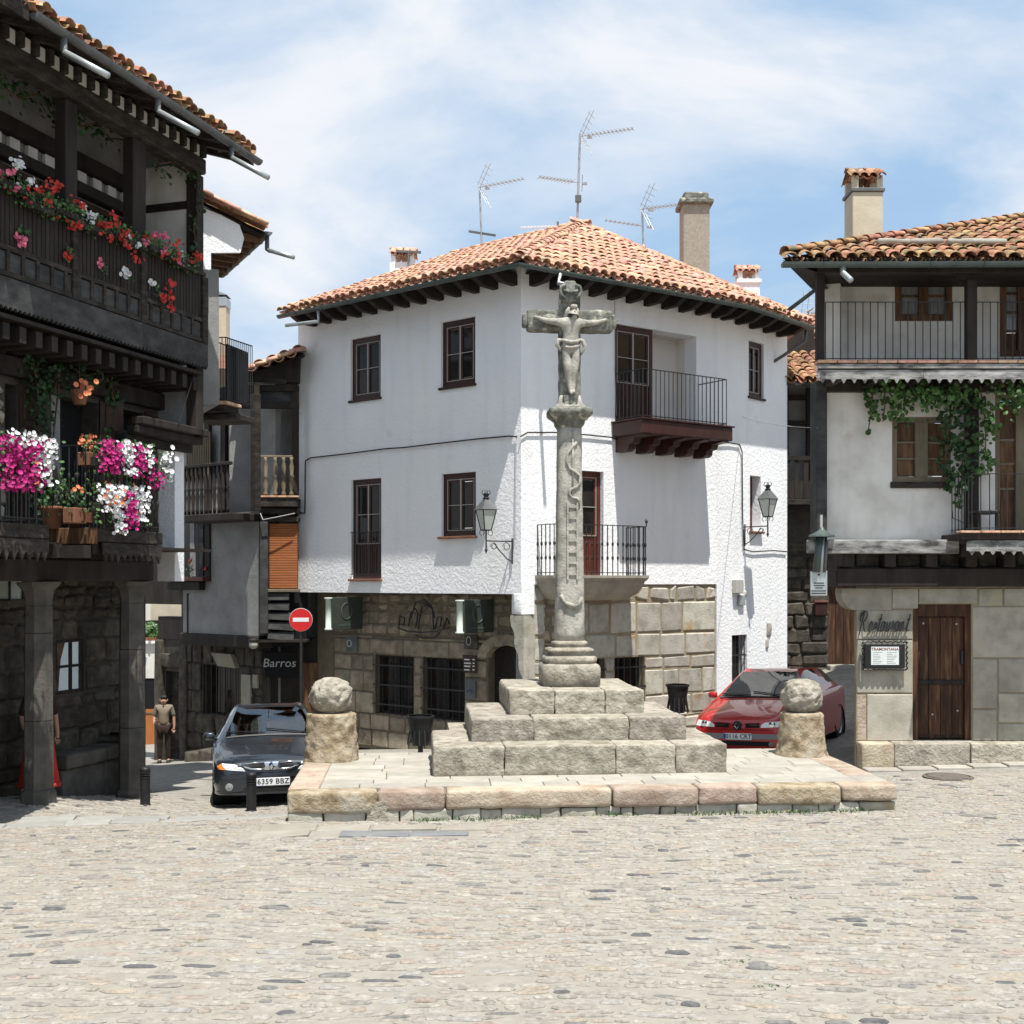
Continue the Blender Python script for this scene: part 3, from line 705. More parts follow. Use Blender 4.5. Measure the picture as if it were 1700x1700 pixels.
# ------------------------------------------------------------------ ball pillars on the rear corners
def ball_pillar(x, y, zt, rb, rt, h, ball, sq, label, seed):
    t = thing('ball_pillar', label, 'stone pillar', (x, y, zt), 'ball topped stone pillars')
    M = Matrix.Translation((x, y, zt)) @ Matrix.Rotation(seed, 4, 'Z')
    n = 64
    prof = [(rb * 1.02, -.5)]
    for i in range(17):
        f = i / 16
        prof.append((rb + (rt - rb) * f ** .6, h * f - (0.0 if i < 16 else .02)))
    prof += [(rt * .96, h + .005), (rt * .80, h + .012), (0.02, h + .01)]
    q = MB().lathe(prof, n, amp=.035, freq=8, seed=seed * 9, cap=False)
    obj('drum', q, 'warm_granite', t, M, smooth=True)
    pr = []
    for i in range(33):
        a = -PI / 2 + PI * i / 32
        pr.append((max(.004, ball * abs(math.cos(a)) ** sq), ball * ball_sq * math.sin(a)))
    q = MB().lathe(pr, n, amp=.05, freq=11, seed=seed * 5 + 3, cap=False)
    obj('ball', q, 'granite', t, M @ Matrix.Translation((0, 0, h + ball * ball_sq * .93)), smooth=True, recenter=False)
    return t
ball_sq = 0.90
bp = ball_pillar(-2.92, 19.45, -2.87, .45, .385, .74, .335, .85, 'ball topped granite pillar beside the dark blue car', 1.0)
ball_sq = 0.88
bp2 = ball_pillar(4.79, 19.95, -2.87, .43, .34, .70, .325, .62, 'ball topped granite pillar before the red car', 2.2)

resize(bp, (-2.511, 16.727, -2.468)); resize(bp2, (4.119, 17.157, -2.468))
# ------------------------------------------------------------------ the stone cross
CX, CY = 0.955, 20.1
cross = thing('stone_cross', 'carved granite wayside cross with crucified figure on stepped stone base', 'stone cross', (CX, CY, PLZ))
CR = F(CX, CY, 0.9969, 0.0788)
steps = [(-2.30, 2.11, -2.2, -.1, PLZ - .02, -2.44, [1.06, 2.72, 3.62]), (-1.71, 1.61, -1.66, .8, -2.46, -2.09, [.95, 2.43]), (-1.09, 1.05, -1.12, 1.15, -2.11, -1.72, [.72, 1.52])]
for si, (u0, u1, y0, y1, z0, z1, cuts) in enumerate(steps):
    st = bpy.data.objects.new('step', None); link(st, cross, CR.M @ Matrix.Translation(((u0 + u1) / 2, y0, z0)))
    xs_ = [u0] + [u0 + c for c in cuts] + [u1]
    for i in range(len(xs_) - 1):
        q = MB().rock(xs_[i] + .003, xs_[i + 1] - .003, y0 + rg.uniform(-.02, .012), y0 + .62, z0, z1 + rg.uniform(-.008, .01), r=.03, amp=.02, freq=6, n=(max(8, int((xs_[i + 1] - xs_[i]) / .055)), 8, 8), seed=si * 10 + i + 2, flat_top=.7)
        obj('step_stone', q, 'granite', st, CR.M, smooth=True)
    y = y0 + .63
    while y < y1 - .1:
        w = min(rg.uniform(.6, .9), y1 - y)
        for x0, x1 in ((u0, u0 + .7), (u0 + .71, u1 - .71), (u1 - .7, u1)):
            q = MB().rock(x0 + .004, x1 - .004, y + .006, y + w - .006, z0, z1 + rg.uniform(-.006, .006), r=.05, amp=.02, freq=3, n=(5, 5, 4), seed=y * 7 + x0, flat_top=.8)
            obj('step_stone', q, 'granite', st, CR.M, smooth=True)
        y += w
fnd = MB().box(-2.0, 2.0, -.6, 1.1, -3.6, -2.47); obj('foundation', fnd, 'granite', cross, CR.M)
sq4 = lambda a: 1 / (abs(math.cos(a)) ** 8 + abs(math.sin(a)) ** 8) ** (1 / 8)
sq3 = lambda a: 1 / (abs(math.cos(a)) ** 5 + abs(math.sin(a)) ** 5) ** (1 / 5)
q = MB().lathe([(.44, -1.74), (.475, -1.70), (.480, -1.52), (.478, -1.42), (.45, -1.37), (.40, -1.35)], 48, amp=.012, freq=6, sq=sq4, cap=True); obj('pedestal', q, 'granite', cross, CR.M, smooth=True)
q = MB().lathe([(.36, -1.36), (.42, -1.345), (.435, -1.30), (.425, -1.25), (.36, -1.225), (.345, -1.20), (.355, -1.175), (.39, -1.16), (.385, -1.12), (.315, -1.10), (.275, -1.09), (.272, -1.07), (.29, -1.05), (.29, -1.01), (.25, -.985)], 48, amp=.006, freq=7, sq=sq3, cap=True)
obj('base_moulding', q, 'granite', cross, CR.M, smooth=True)
# shaft: octagonal-ish with softened corners, slightly tapered
oct_ = lambda a: 1 / (abs(math.cos(a)) ** 4 + abs(math.sin(a)) ** 4) ** (1 / 4)
pr = [(.245 - .05 * i / 24, -1.0 + 3.58 * i / 24) for i in range(25)]
q = MB().lathe(pr, 40, amp=.010, freq=6, seed=4, sq=oct_, cap=True); obj('shaft', q, 'carved_granite', cross, CR.M, smooth=True)
# relief on the shaft: ladder, lance with entwined ribbon, garland
def sy(z): return -(.245 - .05 * (z + 1.0) / 3.58) * 1.0 - .004
def rel(path, r, nm):
    mb = MB()
    mb.tube([(x, sy(z) - r * .3, z) for x, z in path], r, 6); return obj(nm, mb, 'carved_granite', cross, CR.M, smooth=True)
lad = MB()
for sx in (-.075, .085): lad.bar((sx + .02, sy(.02) - .004, .02), (sx + .02, sy(1.30) - .004, 1.30), .03, .03)
for k in range(7): z = .12 + k * .185; lad.bar((-.06, sy(z) - .003, z), (.11, sy(z) - .003, z), .028, .04)
obj('ladder_relief', lad, 'carved_granite', cross, CR.M)
rel([(.03, 1.35), (.035, 2.5)], .016, 'lance_relief')
rel([(.10, 2.30), (.03, 2.22), (-.05, 2.12), (-.07, 1.98), (-.02, 1.86), (.08, 1.80), (.15, 1.74), (.15, 1.62), (.09, 1.55), (.0, 1.52), (-.03, 1.44), (.02, 1.38), (.10, 1.37), (.15, 1.30)], .026, 'ribbon_relief')
rel([(-.17, -.22), (-.12, -.33), (-.04, -.41), (.05, -.43), (.13, -.38), (.18, -.26)], .032, 'garland_relief')
rel([(-.10, -.36), (0, -.40), (.08, -.42)], .045, 'garland_relief')
# capital
q = MB().lathe([(.195, 2.54), (.205, 2.56), (.23, 2.60), (.25, 2.66), (.29, 2.70), (.335, 2.73), (.36, 2.76), (.365, 2.83), (.35, 2.86), (.22, 2.87)], 48, amp=.008, freq=7, sq=sq4); obj('capital', q, 'mossy_granite', cross, CR.M, smooth=True)
# cross body
q = MB().rock(-.175, .175, -.13, .13, 2.93, 4.78, r=.04, amp=.014, freq=5, n=(5, 4, 22), seed=3); obj('cross_upright', q, 'mossy_granite', cross, CR.M, smooth=True)
q = MB().lathe([(.27, 2.86), (.25, 2.90), (.20, 2.97), (.172, 3.08)], 32, sq=sq4); obj('cross_foot', q, 'carved_granite', cross, CR.M, smooth=True)
q = MB().rock(-.715, .715, -.115, .125, 4.15, 4.51, r=.05, amp=.02, freq=5, n=(18, 4, 5), seed=8); obj('cross_arm', q, 'mossy_granite', cross, CR.M, smooth=True)
for s in (-1, 1):
    q = MB().rock(s * .745 - .05, s * .745 + .05, -.09, .09, 4.22, 4.45, r=.045, amp=.012, freq=8, n=(3, 3, 3), seed=s + 5); obj('finial', q, 'mossy_granite', cross, CR.M, smooth=True)
tt = MB().rock(-.17, .17, -.19, .14, 4.60, 4.93, r=.07, amp=.02, freq=7, n=(6, 5, 6), seed=21)
tt.rock(-.10, .10, -.15, .12, 4.86, 4.99, r=.05, amp=.015, freq=9, n=(4, 4, 3), seed=22)
for s in (-1, 1): tt.tube([(s * .08, -.19, 4.90), (s * .15, -.19, 4.87), (s * .175, -.18, 4.80), (s * .15, -.2, 4.72), (s * .09, -.205, 4.66)], .03, 6)
tt.tube([(-.12, -.2, 4.80), (0, -.215, 4.77), (.12, -.2, 4.80)], .025, 6)
obj('scroll_plaque', tt, 'mossy_granite', cross, CR.M, smooth=True)
q = MB().prism([(-.10, 2.92), (.10, 2.92), (.13, 3.07), (-.13, 3.07)], -.24, -.08); obj('foot_bracket', q, 'mossy_granite', cross, CR.M)

def skin_body(name, verts, edges, radii, parent, m, M, sub=2, root=0):
    me = bpy.data.meshes.new(name); me.from_pydata(verts, edges, [])
    o = bpy.data.objects.new(name, me); COL.objects.link(o)
    o.modifiers.new('skin', 'SKIN')
    sv = me.skin_vertices[0].data
    for i, r in enumerate(radii):
        sv[i].radius = r if isinstance(r, tuple) else (r, r); sv[i].use_root = (i == root)
    s = o.modifiers.new('sub', 'SUBSURF'); s.levels = sub
    dg = bpy.context.evaluated_depsgraph_get(); dg.update()
    out = bpy.data.meshes.new_from_object(o.evaluated_get(dg)); bpy.data.objects.remove(o)
    out.materials.clear(); out.materials.append(MATS[m]); out.polygons.foreach_set('use_smooth', [True] * len(out.polygons))
    return inst(name, out, parent, M)
# crucified figure (carved in stone): local to the cross frame, in front of the upright
y0 = -.20
V = [(0, y0, 3.88), (0, y0 - .01, 4.02), (.0, y0 - .03, 4.17), (0.005, y0 - .04, 4.27), (.015, y0 - .05, 4.33), (.03, y0 - .07, 4.40), (.035, y0 - .075, 4.49),
     (-.13, y0 - .02, 4.27), (-.31, y0 + .03, 4.29), (-.47, y0 + .06, 4.33), (-.56, y0 + .06, 4.36), (-.62, y0 + .06, 4.37),
     (.13, y0 - .02, 4.27), (.31, y0 + .03, 4.27), (.47, y0 + .06, 4.30), (.56, y0 + .06, 4.33), (.62, y0 + .06, 4.345),
     (-.065, y0, 3.80), (-.055, y0 - .05, 3.52), (-.02, y0 - .02, 3.28), (.0, y0 - .05, 3.12), (.01, y0 - .1, 3.07),
     (.065, y0, 3.80), (.055, y0 - .05, 3.52), (.03, y0 - .02, 3.28), (.03, y0 - .05, 3.13), (.04, y0 - .1, 3.09)]
E = [(0, 1), (1, 2), (2, 3), (3, 4), (4, 5), (5, 6), (3, 7), (7, 8), (8, 9), (9, 10), (10, 11), (3, 12), (12, 13), (13, 14), (14, 15), (15, 16), (0, 17), (17, 18), (18, 19), (19, 20), (20, 21), (0, 22), (22, 23), (23, 24), (24, 25), (25, 26)]
Rd = [(.15, .10), (.135, .095), (.17, .11), (.13, .08), .06, (.09, .095), (.08, .09), .075, .056, .042, .034, .026, .075, .056, .042, .034, .026, .10, .078, .06, .038, .034, .10, .078, .06, .038, .034]
fig = skin_body('crucified_figure', V, E, Rd, cross, 'carved_granite', CR.M)
fig['label'] = 'carved stone figure with arms outstretched along the cross beam'
hd = MB()
hd.tube([(-.03, y0 - .075, 4.50), (-.07, y0 - .08, 4.44), (-.085, y0 - .05, 4.36), (-.09, y0 - .03, 4.28)], [.03, .035, .03, .015], 6)
hd.tube([(.09, y0 - .07, 4.49), (.115, y0 - .07, 4.43), (.11, y0 - .05, 4.36)], [.025, .03, .02], 6)
hd.rock(-.025, .095, y0 - .16, y0 - .05, 4.47, 4.545, r=.035, amp=.008, freq=12, n=(4, 4, 3), seed=2)
hd.tube([(.045, y0 - .145, 4.455), (.05, y0 - .16, 4.425), (.05, y0 - .15, 4.405)], [.010, .016, .010], 6)
hd.tube([(.02, y0 - .14, 4.385), (.05, y0 - .15, 4.38), (.075, y0 - .14, 4.385)], .010, 5)
hd.rock(.0, .09, y0 - .14, y0 - .04, 4.315, 4.375, r=.028, amp=.008, freq=14, n=(3, 3, 3), seed=5)
obj('hair_and_beard', hd, 'carved_granite', fig, CR.M, smooth=True)
cl = MB()
cl.tube([(-.15, y0 + .02, 3.99), (-.08, y0 - .10, 3.94), (0, y0 - .125, 3.925), (.08, y0 - .10, 3.94), (.15, y0 + .02, 3.99)], .034, 7)
cl.tube([(-.14, y0 + .02, 3.88), (-.08, y0 - .09, 3.85), (0, y0 - .115, 3.835), (.08, y0 - .09, 3.86), (.14, y0 + .02, 3.90)], .032, 7)
cl.rock(-.125, .125, y0 - .085, y0 + .06, 3.83, 3.96, r=.05, amp=.01, freq=9, n=(4, 4, 3), seed=9)
cl.tube([(-.13, y0, 3.98), (-.20, y0, 3.98), (-.225, y0, 3.90), (-.19, y0, 3.84), (-.15, y0 + .02, 3.80)], [.03, .04, .035, .028, .012], 6)
cl.tube([(.13, y0, 3.99), (.20, y0, 3.97), (.235, y0, 3.89), (.20, y0, 3.80), (.16, y0, 3.73)], [.03, .04, .035, .028, .012], 6)
obj('loincloth', cl, 'carved_granite', fig, CR.M, smooth=True)
resize(cross, (0.821, 17.286, -2.468))
# ------------------------------------------------------------------ roof tiles
def arc_tile(r, l, concave=False, seg=6, taper=.82, t=.014, seed=0):
    """a curved clay tile with thickness: x across, y up the slope"""
    rg = random.Random(seed); mb = MB(); vs = []; s = -1 if concave else 1
    for yy, k in ((0, 1.0), (l, taper)):
        for rr in (r * k, r * k - t):
            for i in range(seg + 1):
                a = PI * i / seg
                vs.append((math.cos(a) * rr, yy + rg.uniform(-.008, .008) * (yy == 0), s * math.sin(a) * rr * .82 + rg.uniform(-.002, .002)))
    n = seg + 1; fs = []
    for i in range(seg):
        fs.append((i, i + 1, 2 * n + i + 1, 2 * n + i)); fs.append((n + i + 1, n + i, 3 * n + i, 3 * n + i + 1))
        fs.append((i + 1, i, n + i, n + i + 1)); fs.append((2 * n + i, 2 * n + i + 1, 3 * n + i + 1, 3 * n + i))
    for i in (0, seg): fs.append((i, 2 * n + i, 3 * n + i, n + i))
    if not concave: fs = [tuple(reversed(f)) for f in fs]
    return vs, fs
def inpoly(p, q):
    c = False; n = len(q)
    for i in range(n):
        a, b = q[i], q[(i + 1) % n]
        if (a[1] > p[1]) != (b[1] > p[1]) and p[0] < (b[0] - a[0]) * (p[1] - a[1]) / (b[1] - a[1]) + a[0]: c = not c
    return c
_tiles = {}
def roof_planes(roof, planes, m, sp=.225, row=.34, r=.098, nparts=300, seed=0, caps=(), under='dark_wood', rough=1.0):
    """planes: polygons whose first edge is the eave (left to right as seen); tiles laid in columns up the slope"""
    rg = random.Random(seed); out = []
    key = (r, row)
    if key not in _tiles:
        _tiles[key] = [arc_tile(r, row * 1.32, False, seed=i) for i in range(3)] + [arc_tile(r * .98, row * 1.32, True, seed=i + 5, taper=.9) for i in range(2)]
    T = _tiles[key]
    for poly in planes:
        P = [Vector(p) for p in poly]
        e = (P[1] - P[0]).normalized(); n = e.cross(P[2] - P[0]).normalized()
        if n.z < 0: n = -n
        s = n.cross(e)
        q = [((p - P[0]).dot(e), (p - P[0]).dot(s)) for p in P]
        sh = MB(); sh.add([p - n * .075 for p in P], [tuple(range(len(P)))]); sh.add([p - n * .115 for p in P], [tuple(reversed(range(len(P))))])
        obj('roof_boarding', sh, under, roof)
        u0, u1 = min(a[0] for a in q), max(a[0] for a in q); vmax = max(a[1] for a in q)
        ncol = int((u1 - u0) / sp)
        for i in range(ncol + 1):
            uu = u0 + (i + .5) * sp
            drift = rg.uniform(-.012, .012)
            for j in range(int(vmax / row) + 1):
                vv = j * row - .06
                for kind in (0, 1):
                    uc = uu + (sp / 2 if kind else 0)
                    if not inpoly((uc, max(vv + .10, .02)), q): continue
                    a = rg.uniform(-.045, .045) * rough; lift = rg.uniform(0, .014) * rough + (.018 if kind == 0 else .0)
                    c = P[0] + e * (uc + drift + rg.uniform(-.008, .008)) + s * (vv + rg.uniform(-.03, .03) * rough) + n * lift
                    if rough > 1 and rg.random() < .03: a += rg.uniform(-.15, .15)
                    B = Matrix((e, s, n)).transposed() @ Matrix.Rotation(a, 3, 'Z') @ Matrix.Rotation(-.055, 3, 'X')
                    out.append((c.length + (1.5 if kind else 0), T[rg.randrange(3)] if kind == 0 else T[3 + rg.randrange(2)], Matrix.Translation(c) @ B.to_4x4()))
    for a, b in caps:
        a, b = Vector(a), Vector(b); d = (b - a); l = d.length; d.normalize(); n = Vector((0, 0, 1)); n = (n - d * n.dot(d)).normalized(); e = d.cross(n)
        k = 0.0
        while k < l - .1:
            B = Matrix((e, d, n)).transposed() @ Matrix.Rotation(rg.uniform(-.05, .05), 3, 'Z') @ Matrix.Rotation(-.05, 3, 'X')
            c = a + d * k + n * .05
            out.append((c.length - 1, T[rg.randrange(3)], Matrix.Translation(c) @ B.to_4x4() @ Matrix.Scale(1.12, 4))); k += row
    out.sort(key=lambda t: t[0])
    ms = {}
    for _, t, M in out[:nparts]:
        if id(t) not in ms:
            mb = MB(); mb.v, mb.f = list(t[0]), list(t[1]); ms[id(t)] = mb.mesh('roof_tile', m, True)
        inst('roof_tile', ms[id(t)], roof, M)
    if out[nparts:]:
        mb = MB()
        for _, t, M in out[nparts:]: mb.add(t[0], t[1], M)
        o = obj('roof_tiles', mb, m, roof, kind='stuff', smooth=True)
def part_empty(name, parent, M): return link(bpy.data.objects.new(name, None), parent, M)

def gutter(parent, pts, r=.07, m='gutter_green', name='gutter'):
    """half-round gutter along a polyline with bands"""
    mb = MB(); P = [Vector(p) for p in pts]; n = 7; ring = []
    for i, p in enumerate(P):
        d = (P[min(i + 1, len(P) - 1)] - P[max(0, i - 1)]).normalized(); e = d.cross(Vector((0, 0, 1))).normalized()
        vs = []
        for k in range(n + 1):
            a = PI + PI * k / n; vs.append(p + e * math.cos(a) * r + Vector((0, 0, math.sin(a) * r)))
        for k in range(n, -1, -1):
            a = PI + PI * k / n; vs.append(p + e * math.cos(a) * (r - .008) + Vector((0, 0, math.sin(a) * (r - .008))))
        ring.append(vs)
    m2 = len(ring[0]); o = 0
    vs = [v for g_ in ring for v in g_]; fs = []
    for i in range(len(P) - 1):
        for k in range(m2):
            k2 = (k + 1) % m2; fs.append((i * m2 + k, i * m2 + k2, (i + 1) * m2 + k2, (i + 1) * m2 + k))
    for i in (0, len(P) - 1):
        fs.append(tuple(i * m2 + k for k in range(n + 1)))
    mb.add(vs, fs)
    for i in range(len(P) - 1):
        d = P[i + 1] - P[i]; k = .6
        while k < d.length:
            c = P[i] + d.normalized() * k
            e = d.normalized().cross(Vector((0, 0, 1))).normalized()
            mb.tube([c + e * math.cos(PI + PI * q / 6) * (r + .004) + Vector((0, 0, math.sin(PI + PI * q / 6) * (r + .004))) for q in range(7)], .007, 4); k += .8
    return obj(name, mb, m, parent)

def casement(parent, fr, u0, u1, z0, z1, y=.06, wood='brown_wood', fw=.095, rows=2, panel=0.0, glass='glass_dark', bead='bead', name='window', sill=None, leaves=2, curtain=0.0):
    """a two-leaf casement window: outer frame, leaves, pale glazing beads, panes and a sill"""
    w = part_empty(name, parent, fr.M @ Matrix.Translation((u0, y, z0)))
    q = MB()
    q.box(u0, u0 + fw, y, y + .09, z0, z1); q.box(u1 - fw, u1, y, y + .09, z0, z1)
    q.box(u0 + fw, u1 - fw, y, y + .09, z1 - fw * 1.15, z1); q.box(u0 + fw, u1 - fw, y, y + .09, z0, z0 + fw * 1.0)
    obj('frame', q, wood, w, fr.M)
    a, b = u0 + fw, u1 - fw; lw = (b - a) / leaves; zb, zt = z0 + fw, z1 - fw * 1.15
    pb = zb + (zt - zb) * panel
    for k in range(leaves):
        la, lb = a + k * lw + .004, a + (k + 1) * lw - .004; sw = min(.055, lw * .2)
        q = MB()
        q.box(la, la + sw, y + .015, y + .06, zb, zt); q.box(lb - sw, lb, y + .015, y + .06, zb, zt)
        q.box(la + sw, lb - sw, y + .015, y + .06, zt - sw, zt); q.box(la + sw, lb - sw, y + .015, y + .06, pb, pb + sw)
        if panel:
            q.box(la + sw, lb - sw, y + .03, y + .055, zb, pb)
            for j in range(4):
                c = la + sw + (lb - la - 2 * sw) * (j + .5) / 4; q.box(c - .012, c + .012, y + .02, y + .03, zb + .05, pb - .02)
        ga, gb, gc, gd = la + sw, lb - sw, pb + sw, zt - sw
        for j in range(1, rows):
            zz = gc + (gd - gc) * j / rows; q.box(ga, gb, y + .02, y + .055, zz - .012, zz + .012)
        obj('casement', q, wood, w, fr.M)
        if bead:
            q = MB(); t = .012
            q.box(la - .0, la + t, y + .004, y + .014, gc - sw * .7, zt); q.box(lb - t, lb, y + .004, y + .014, gc - sw * .7, zt)
            for zz in [gc - sw * .6, zt - t] + [gc + (gd - gc) * j / rows for j in range(1, rows)]: q.box(la + t, lb - t, y + .005, y + .013, zz - t / 2, zz + t / 2)
            obj('glazing_bead', q, bead, w, fr.M)
        for j in range(rows):
            ca, cb = gc + (gd - gc) * j / rows, gc + (gd - gc) * (j + 1) / rows
            q = MB().box(ga, gb, y + .036, y + .042, ca + .01, cb - .01); obj('pane', q, glass, w, fr.M)
        if curtain:
            q = MB().box(ga + curtain * (gb - ga), gb - .01, y + .043, y + .047, gc + .02, gd - .02); obj('curtain', q, 'glass_curtain', w, fr.M)
    if sill:
        q = MB().cbox(u0 - .04, u1 + .03, -sill[0], y + .02, z0 - .05, z0 - .002, c=.008); obj('sill', q, sill[1], w, fr.M)
    return w

def railing(parent, fr, pts, zb, zt, sp=.12, r=.008, knob=False, m='iron', name='railing', top=.016):
    """iron railing along a polyline (u, y): rails as one part, every bar a piece of it"""
    rl = MB()
    P = [Vector((u, y, 0)) for u, y in pts]
    for z in (zb + .05, zt):
        for i in range(len(P) - 1): rl.bar(P[i] + Vector((0, 0, z)), P[i + 1] + Vector((0, 0, z)), top * 1.6, top)
    ro = obj(name, rl, m, parent, fr.M)
    bm_ = MB()
    if knob:
        h = zt - zb
        bm_.lathe([(r, 0), (r, h * .30), (r * 2.1, h * .33), (r * 2.1, h * .36), (r, h * .39), (r, h * .58), (r * 2.1, h * .61), (r * 2.1, h * .64), (r, h * .67), (r, h)], 6)
    else: bm_.tube([(0, 0, 0), (0, 0, zt - zb)], r, 6)
    me = bm_.mesh('baluster', m)
    for i in range(len(P) - 1):
        d = P[i + 1] - P[i]; n = max(1, round(d.length / sp))
        for k in range(n + (i == len(P) - 2)):
            c = P[i] + d * k / n
            inst('baluster', me, ro, fr.M @ Matrix.Translation((c.x, c.y, zb)))
    return ro

# ------------------------------------------------------------------ the white house
WL = F(0.169, 22.5, 0.767, -0.641)            # left face, u from -6.37 to 0
WR = F(0.169, 22.5, 0.816, 0.578)             # right face, u from 0 to 5.09
P1 = WR.at(5.09)
WQ = F(P1.x, P1.y, 0.669, 0.743)              # far right face, u from 0 to 2.98
wh = thing('white_house', 'whitewashed corner house with hipped tile roof and brown windows behind the cross', 'house', (0.169, 22.5, -3.2))
rg = random.Random(21)
ZE = 5.78
wl = [WL.rect(582, 632, 559, 662), WL.rect(732, 789, 530, 640), WL.rect(583, 633, 795, 961), WL.rect(733, 790, 785, 890)]
q = wall_mb(-6.37, -.002, -.24, ZE + .1, th=.35, holes=wl); obj('wall', q, 'whitewash', wh, WL.M)
# right face: loggia opening, lower balcony door
lg = WR.rect(1021, 1156, 548, 706); lg = (lg[0], lg[1], WR.px(1023, 703)[1], WR.px(1060, 543)[1])
ld = WR.rect(962, 1002, 782, 955)
zst = -.06
q = wall_mb(0.002, 5.09, zst, ZE + .1, th=.35, holes=[lg, ld]); obj('wall', q, 'whitewash', wh, WR.M)
wq = [WQ.rect(1243, 1268, 568, 660), WQ.rect(1245, 1263, 790, 882), WQ.rect(1215, 1240, 1054, 1150)]
q = wall_mb(0.002, 2.98, -3.6, ZE + .1, th=.35, holes=wq); obj('wall', q, 'whitewash', wh, WQ.M)
q = MB().box(-.0, .3, -6, -.0, -3.6, ZE); obj('side_wall', q, 'whitewash', wh, WQ.M @ Matrix.Translation((2.68, 6.01, 0)))
q = MB().box(-6.37, -6.07, .36, 5, -.24, ZE - .1); obj('side_wall', q, 'whitewash', wh, WL.M)
q = MB().box(-6.0, -5.7, .6, 5, -3.9, -.25); obj('side_wall', q, 'rubble', wh, WL.M)
# corner plaster running down to the corbel
q = MB().rock(-.20, .02, -.02, .45, -.63, -.20, r=.06, amp=.015, n=(3, 4, 4), seed=2); obj('corner_plaster', q, 'whitewash', wh, WL.M, smooth=True)
q = MB().box(.0, .30, -.012, .3, -.62, zst + .02); obj('corner_plaster', q, 'whitewash', wh, WR.M)
for zz, ex, h in ((-.64, .0, .42), (-1.06, .10, .42), (-1.48, .2, .5)):
    pf = [(.06, zz), (-.26 + ex, zz), (-.265 + ex, zz - .10), (-.24 + ex, zz - .2), (-.17 + ex, zz - .32), (-.16 + ex, zz - h), (.06, zz - h)]
    q = MB().prism(pf, .0, .55); obj('corbel_stone', q, 'wall_stone', wh, WL.M)
# soffit and dark beam under the overhang, recessed ground floor
q = MB().box(-6.37, -.21, .02, .62, -.23, -.10); obj('soffit', q, 'dark_wood', wh, WL.M)
RY = .5
g1 = WL.rect(620, 684, 1089, 1187, RY); g2 = WL.rect(699, 769, 1093, 1196, RY); gd = WL.rect(808, 875, 1092, 1260, RY)
gu0 = WL.px(500, 0, RY)[0]; gu1 = .50
gh = [g1, g2, (gd[0], gd[1], -3.6, gd[3] + .24)]
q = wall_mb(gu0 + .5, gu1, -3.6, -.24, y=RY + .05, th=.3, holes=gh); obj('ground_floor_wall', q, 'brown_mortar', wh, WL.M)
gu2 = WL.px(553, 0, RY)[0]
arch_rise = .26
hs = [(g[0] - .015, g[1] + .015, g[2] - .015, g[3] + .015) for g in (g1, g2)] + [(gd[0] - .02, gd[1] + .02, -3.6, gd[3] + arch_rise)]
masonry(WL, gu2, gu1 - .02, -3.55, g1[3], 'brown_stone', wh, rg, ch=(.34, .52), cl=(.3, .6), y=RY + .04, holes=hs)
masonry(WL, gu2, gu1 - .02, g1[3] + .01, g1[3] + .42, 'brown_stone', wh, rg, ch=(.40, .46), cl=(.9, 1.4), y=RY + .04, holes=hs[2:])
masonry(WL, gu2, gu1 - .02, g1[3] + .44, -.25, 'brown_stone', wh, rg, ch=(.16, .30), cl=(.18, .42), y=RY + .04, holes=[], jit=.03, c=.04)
q = MB()
n = 9; cu = (gd[0] + gd[1]) / 2; hw = (gd[1] - gd[0]) / 2
for i in range(n):                                                    # arch stones over the door
    a0, a1 = PI - PI * i / n, PI - PI * (i + 1) / n
    pf = [(cu + math.cos(a) * (hw + k), gd[3] - .02 + math.sin(a) * (arch_rise + k)) for a, k in ((a0, 0), (a1, 0), (a1, .22), (a0, .22))]
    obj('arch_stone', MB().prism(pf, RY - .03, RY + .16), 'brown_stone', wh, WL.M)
dr = part_empty('street_door', wh, WL.M @ Matrix.Translation((cu, RY + .2, -3.4)))
q = MB().box(gd[0], gd[1], RY + .24, RY + .30, -3.6, gd[3] + arch_rise + .05); obj('door_leaf', q, 'dark_wood', dr, WL.M)
q = MB().box(cu + .05, cu + .35, RY + .225, RY + .24, -2.1, -1.25); obj('pane', q, 'glass_curtain', dr, WL.M)
def barred(fr, h, parent, y, nb=6, nh=3):
    w = part_empty('window', parent, fr.M @ Matrix.Translation((h[0], y, h[2])))
    q = MB().box(h[0], h[1], y + .22, y + .25, h[2], h[3]); obj('pane', q, 'glass_dark', w, fr.M)
    q = MB(); t = .05
    q.box(h[0], h[0] + t, y + .16, y + .22, h[2], h[3]); q.box(h[1] - t, h[1], y + .16, y + .22, h[2], h[3]); q.box(h[0] + t, h[1] - t, y + .16, y + .22, h[3] - t, h[3]); q.box(h[0] + t, h[1] - t, y + .16, y + .22, h[2], h[2] + t)
    c = (h[0] + h[1]) / 2; q.box(c - .03, c + .03, y + .16, y + .22, h[2] + t, h[3] - t); obj('frame', q, 'dark_wood', w, fr.M)
    for i in range(nb):
        u = h[0] + (h[1] - h[0]) * (i + .5) / nb; obj('bar', MB().tube([(u, y - .03, h[2] - .02), (u, y - .03, h[3] + .02)], .009, 6), 'iron', w, fr.M)
    for i in range(nh):
        z = h[2] + (h[3] - h[2]) * (i + .5) / nh; obj('crossbar', MB().bar((h[0] - .02, y - .03, z), (h[1] + .02, y - .03, z), .012, .03), 'iron', w, fr.M)
for h in (g1, g2): barred(WL, h, wh, RY + .03)
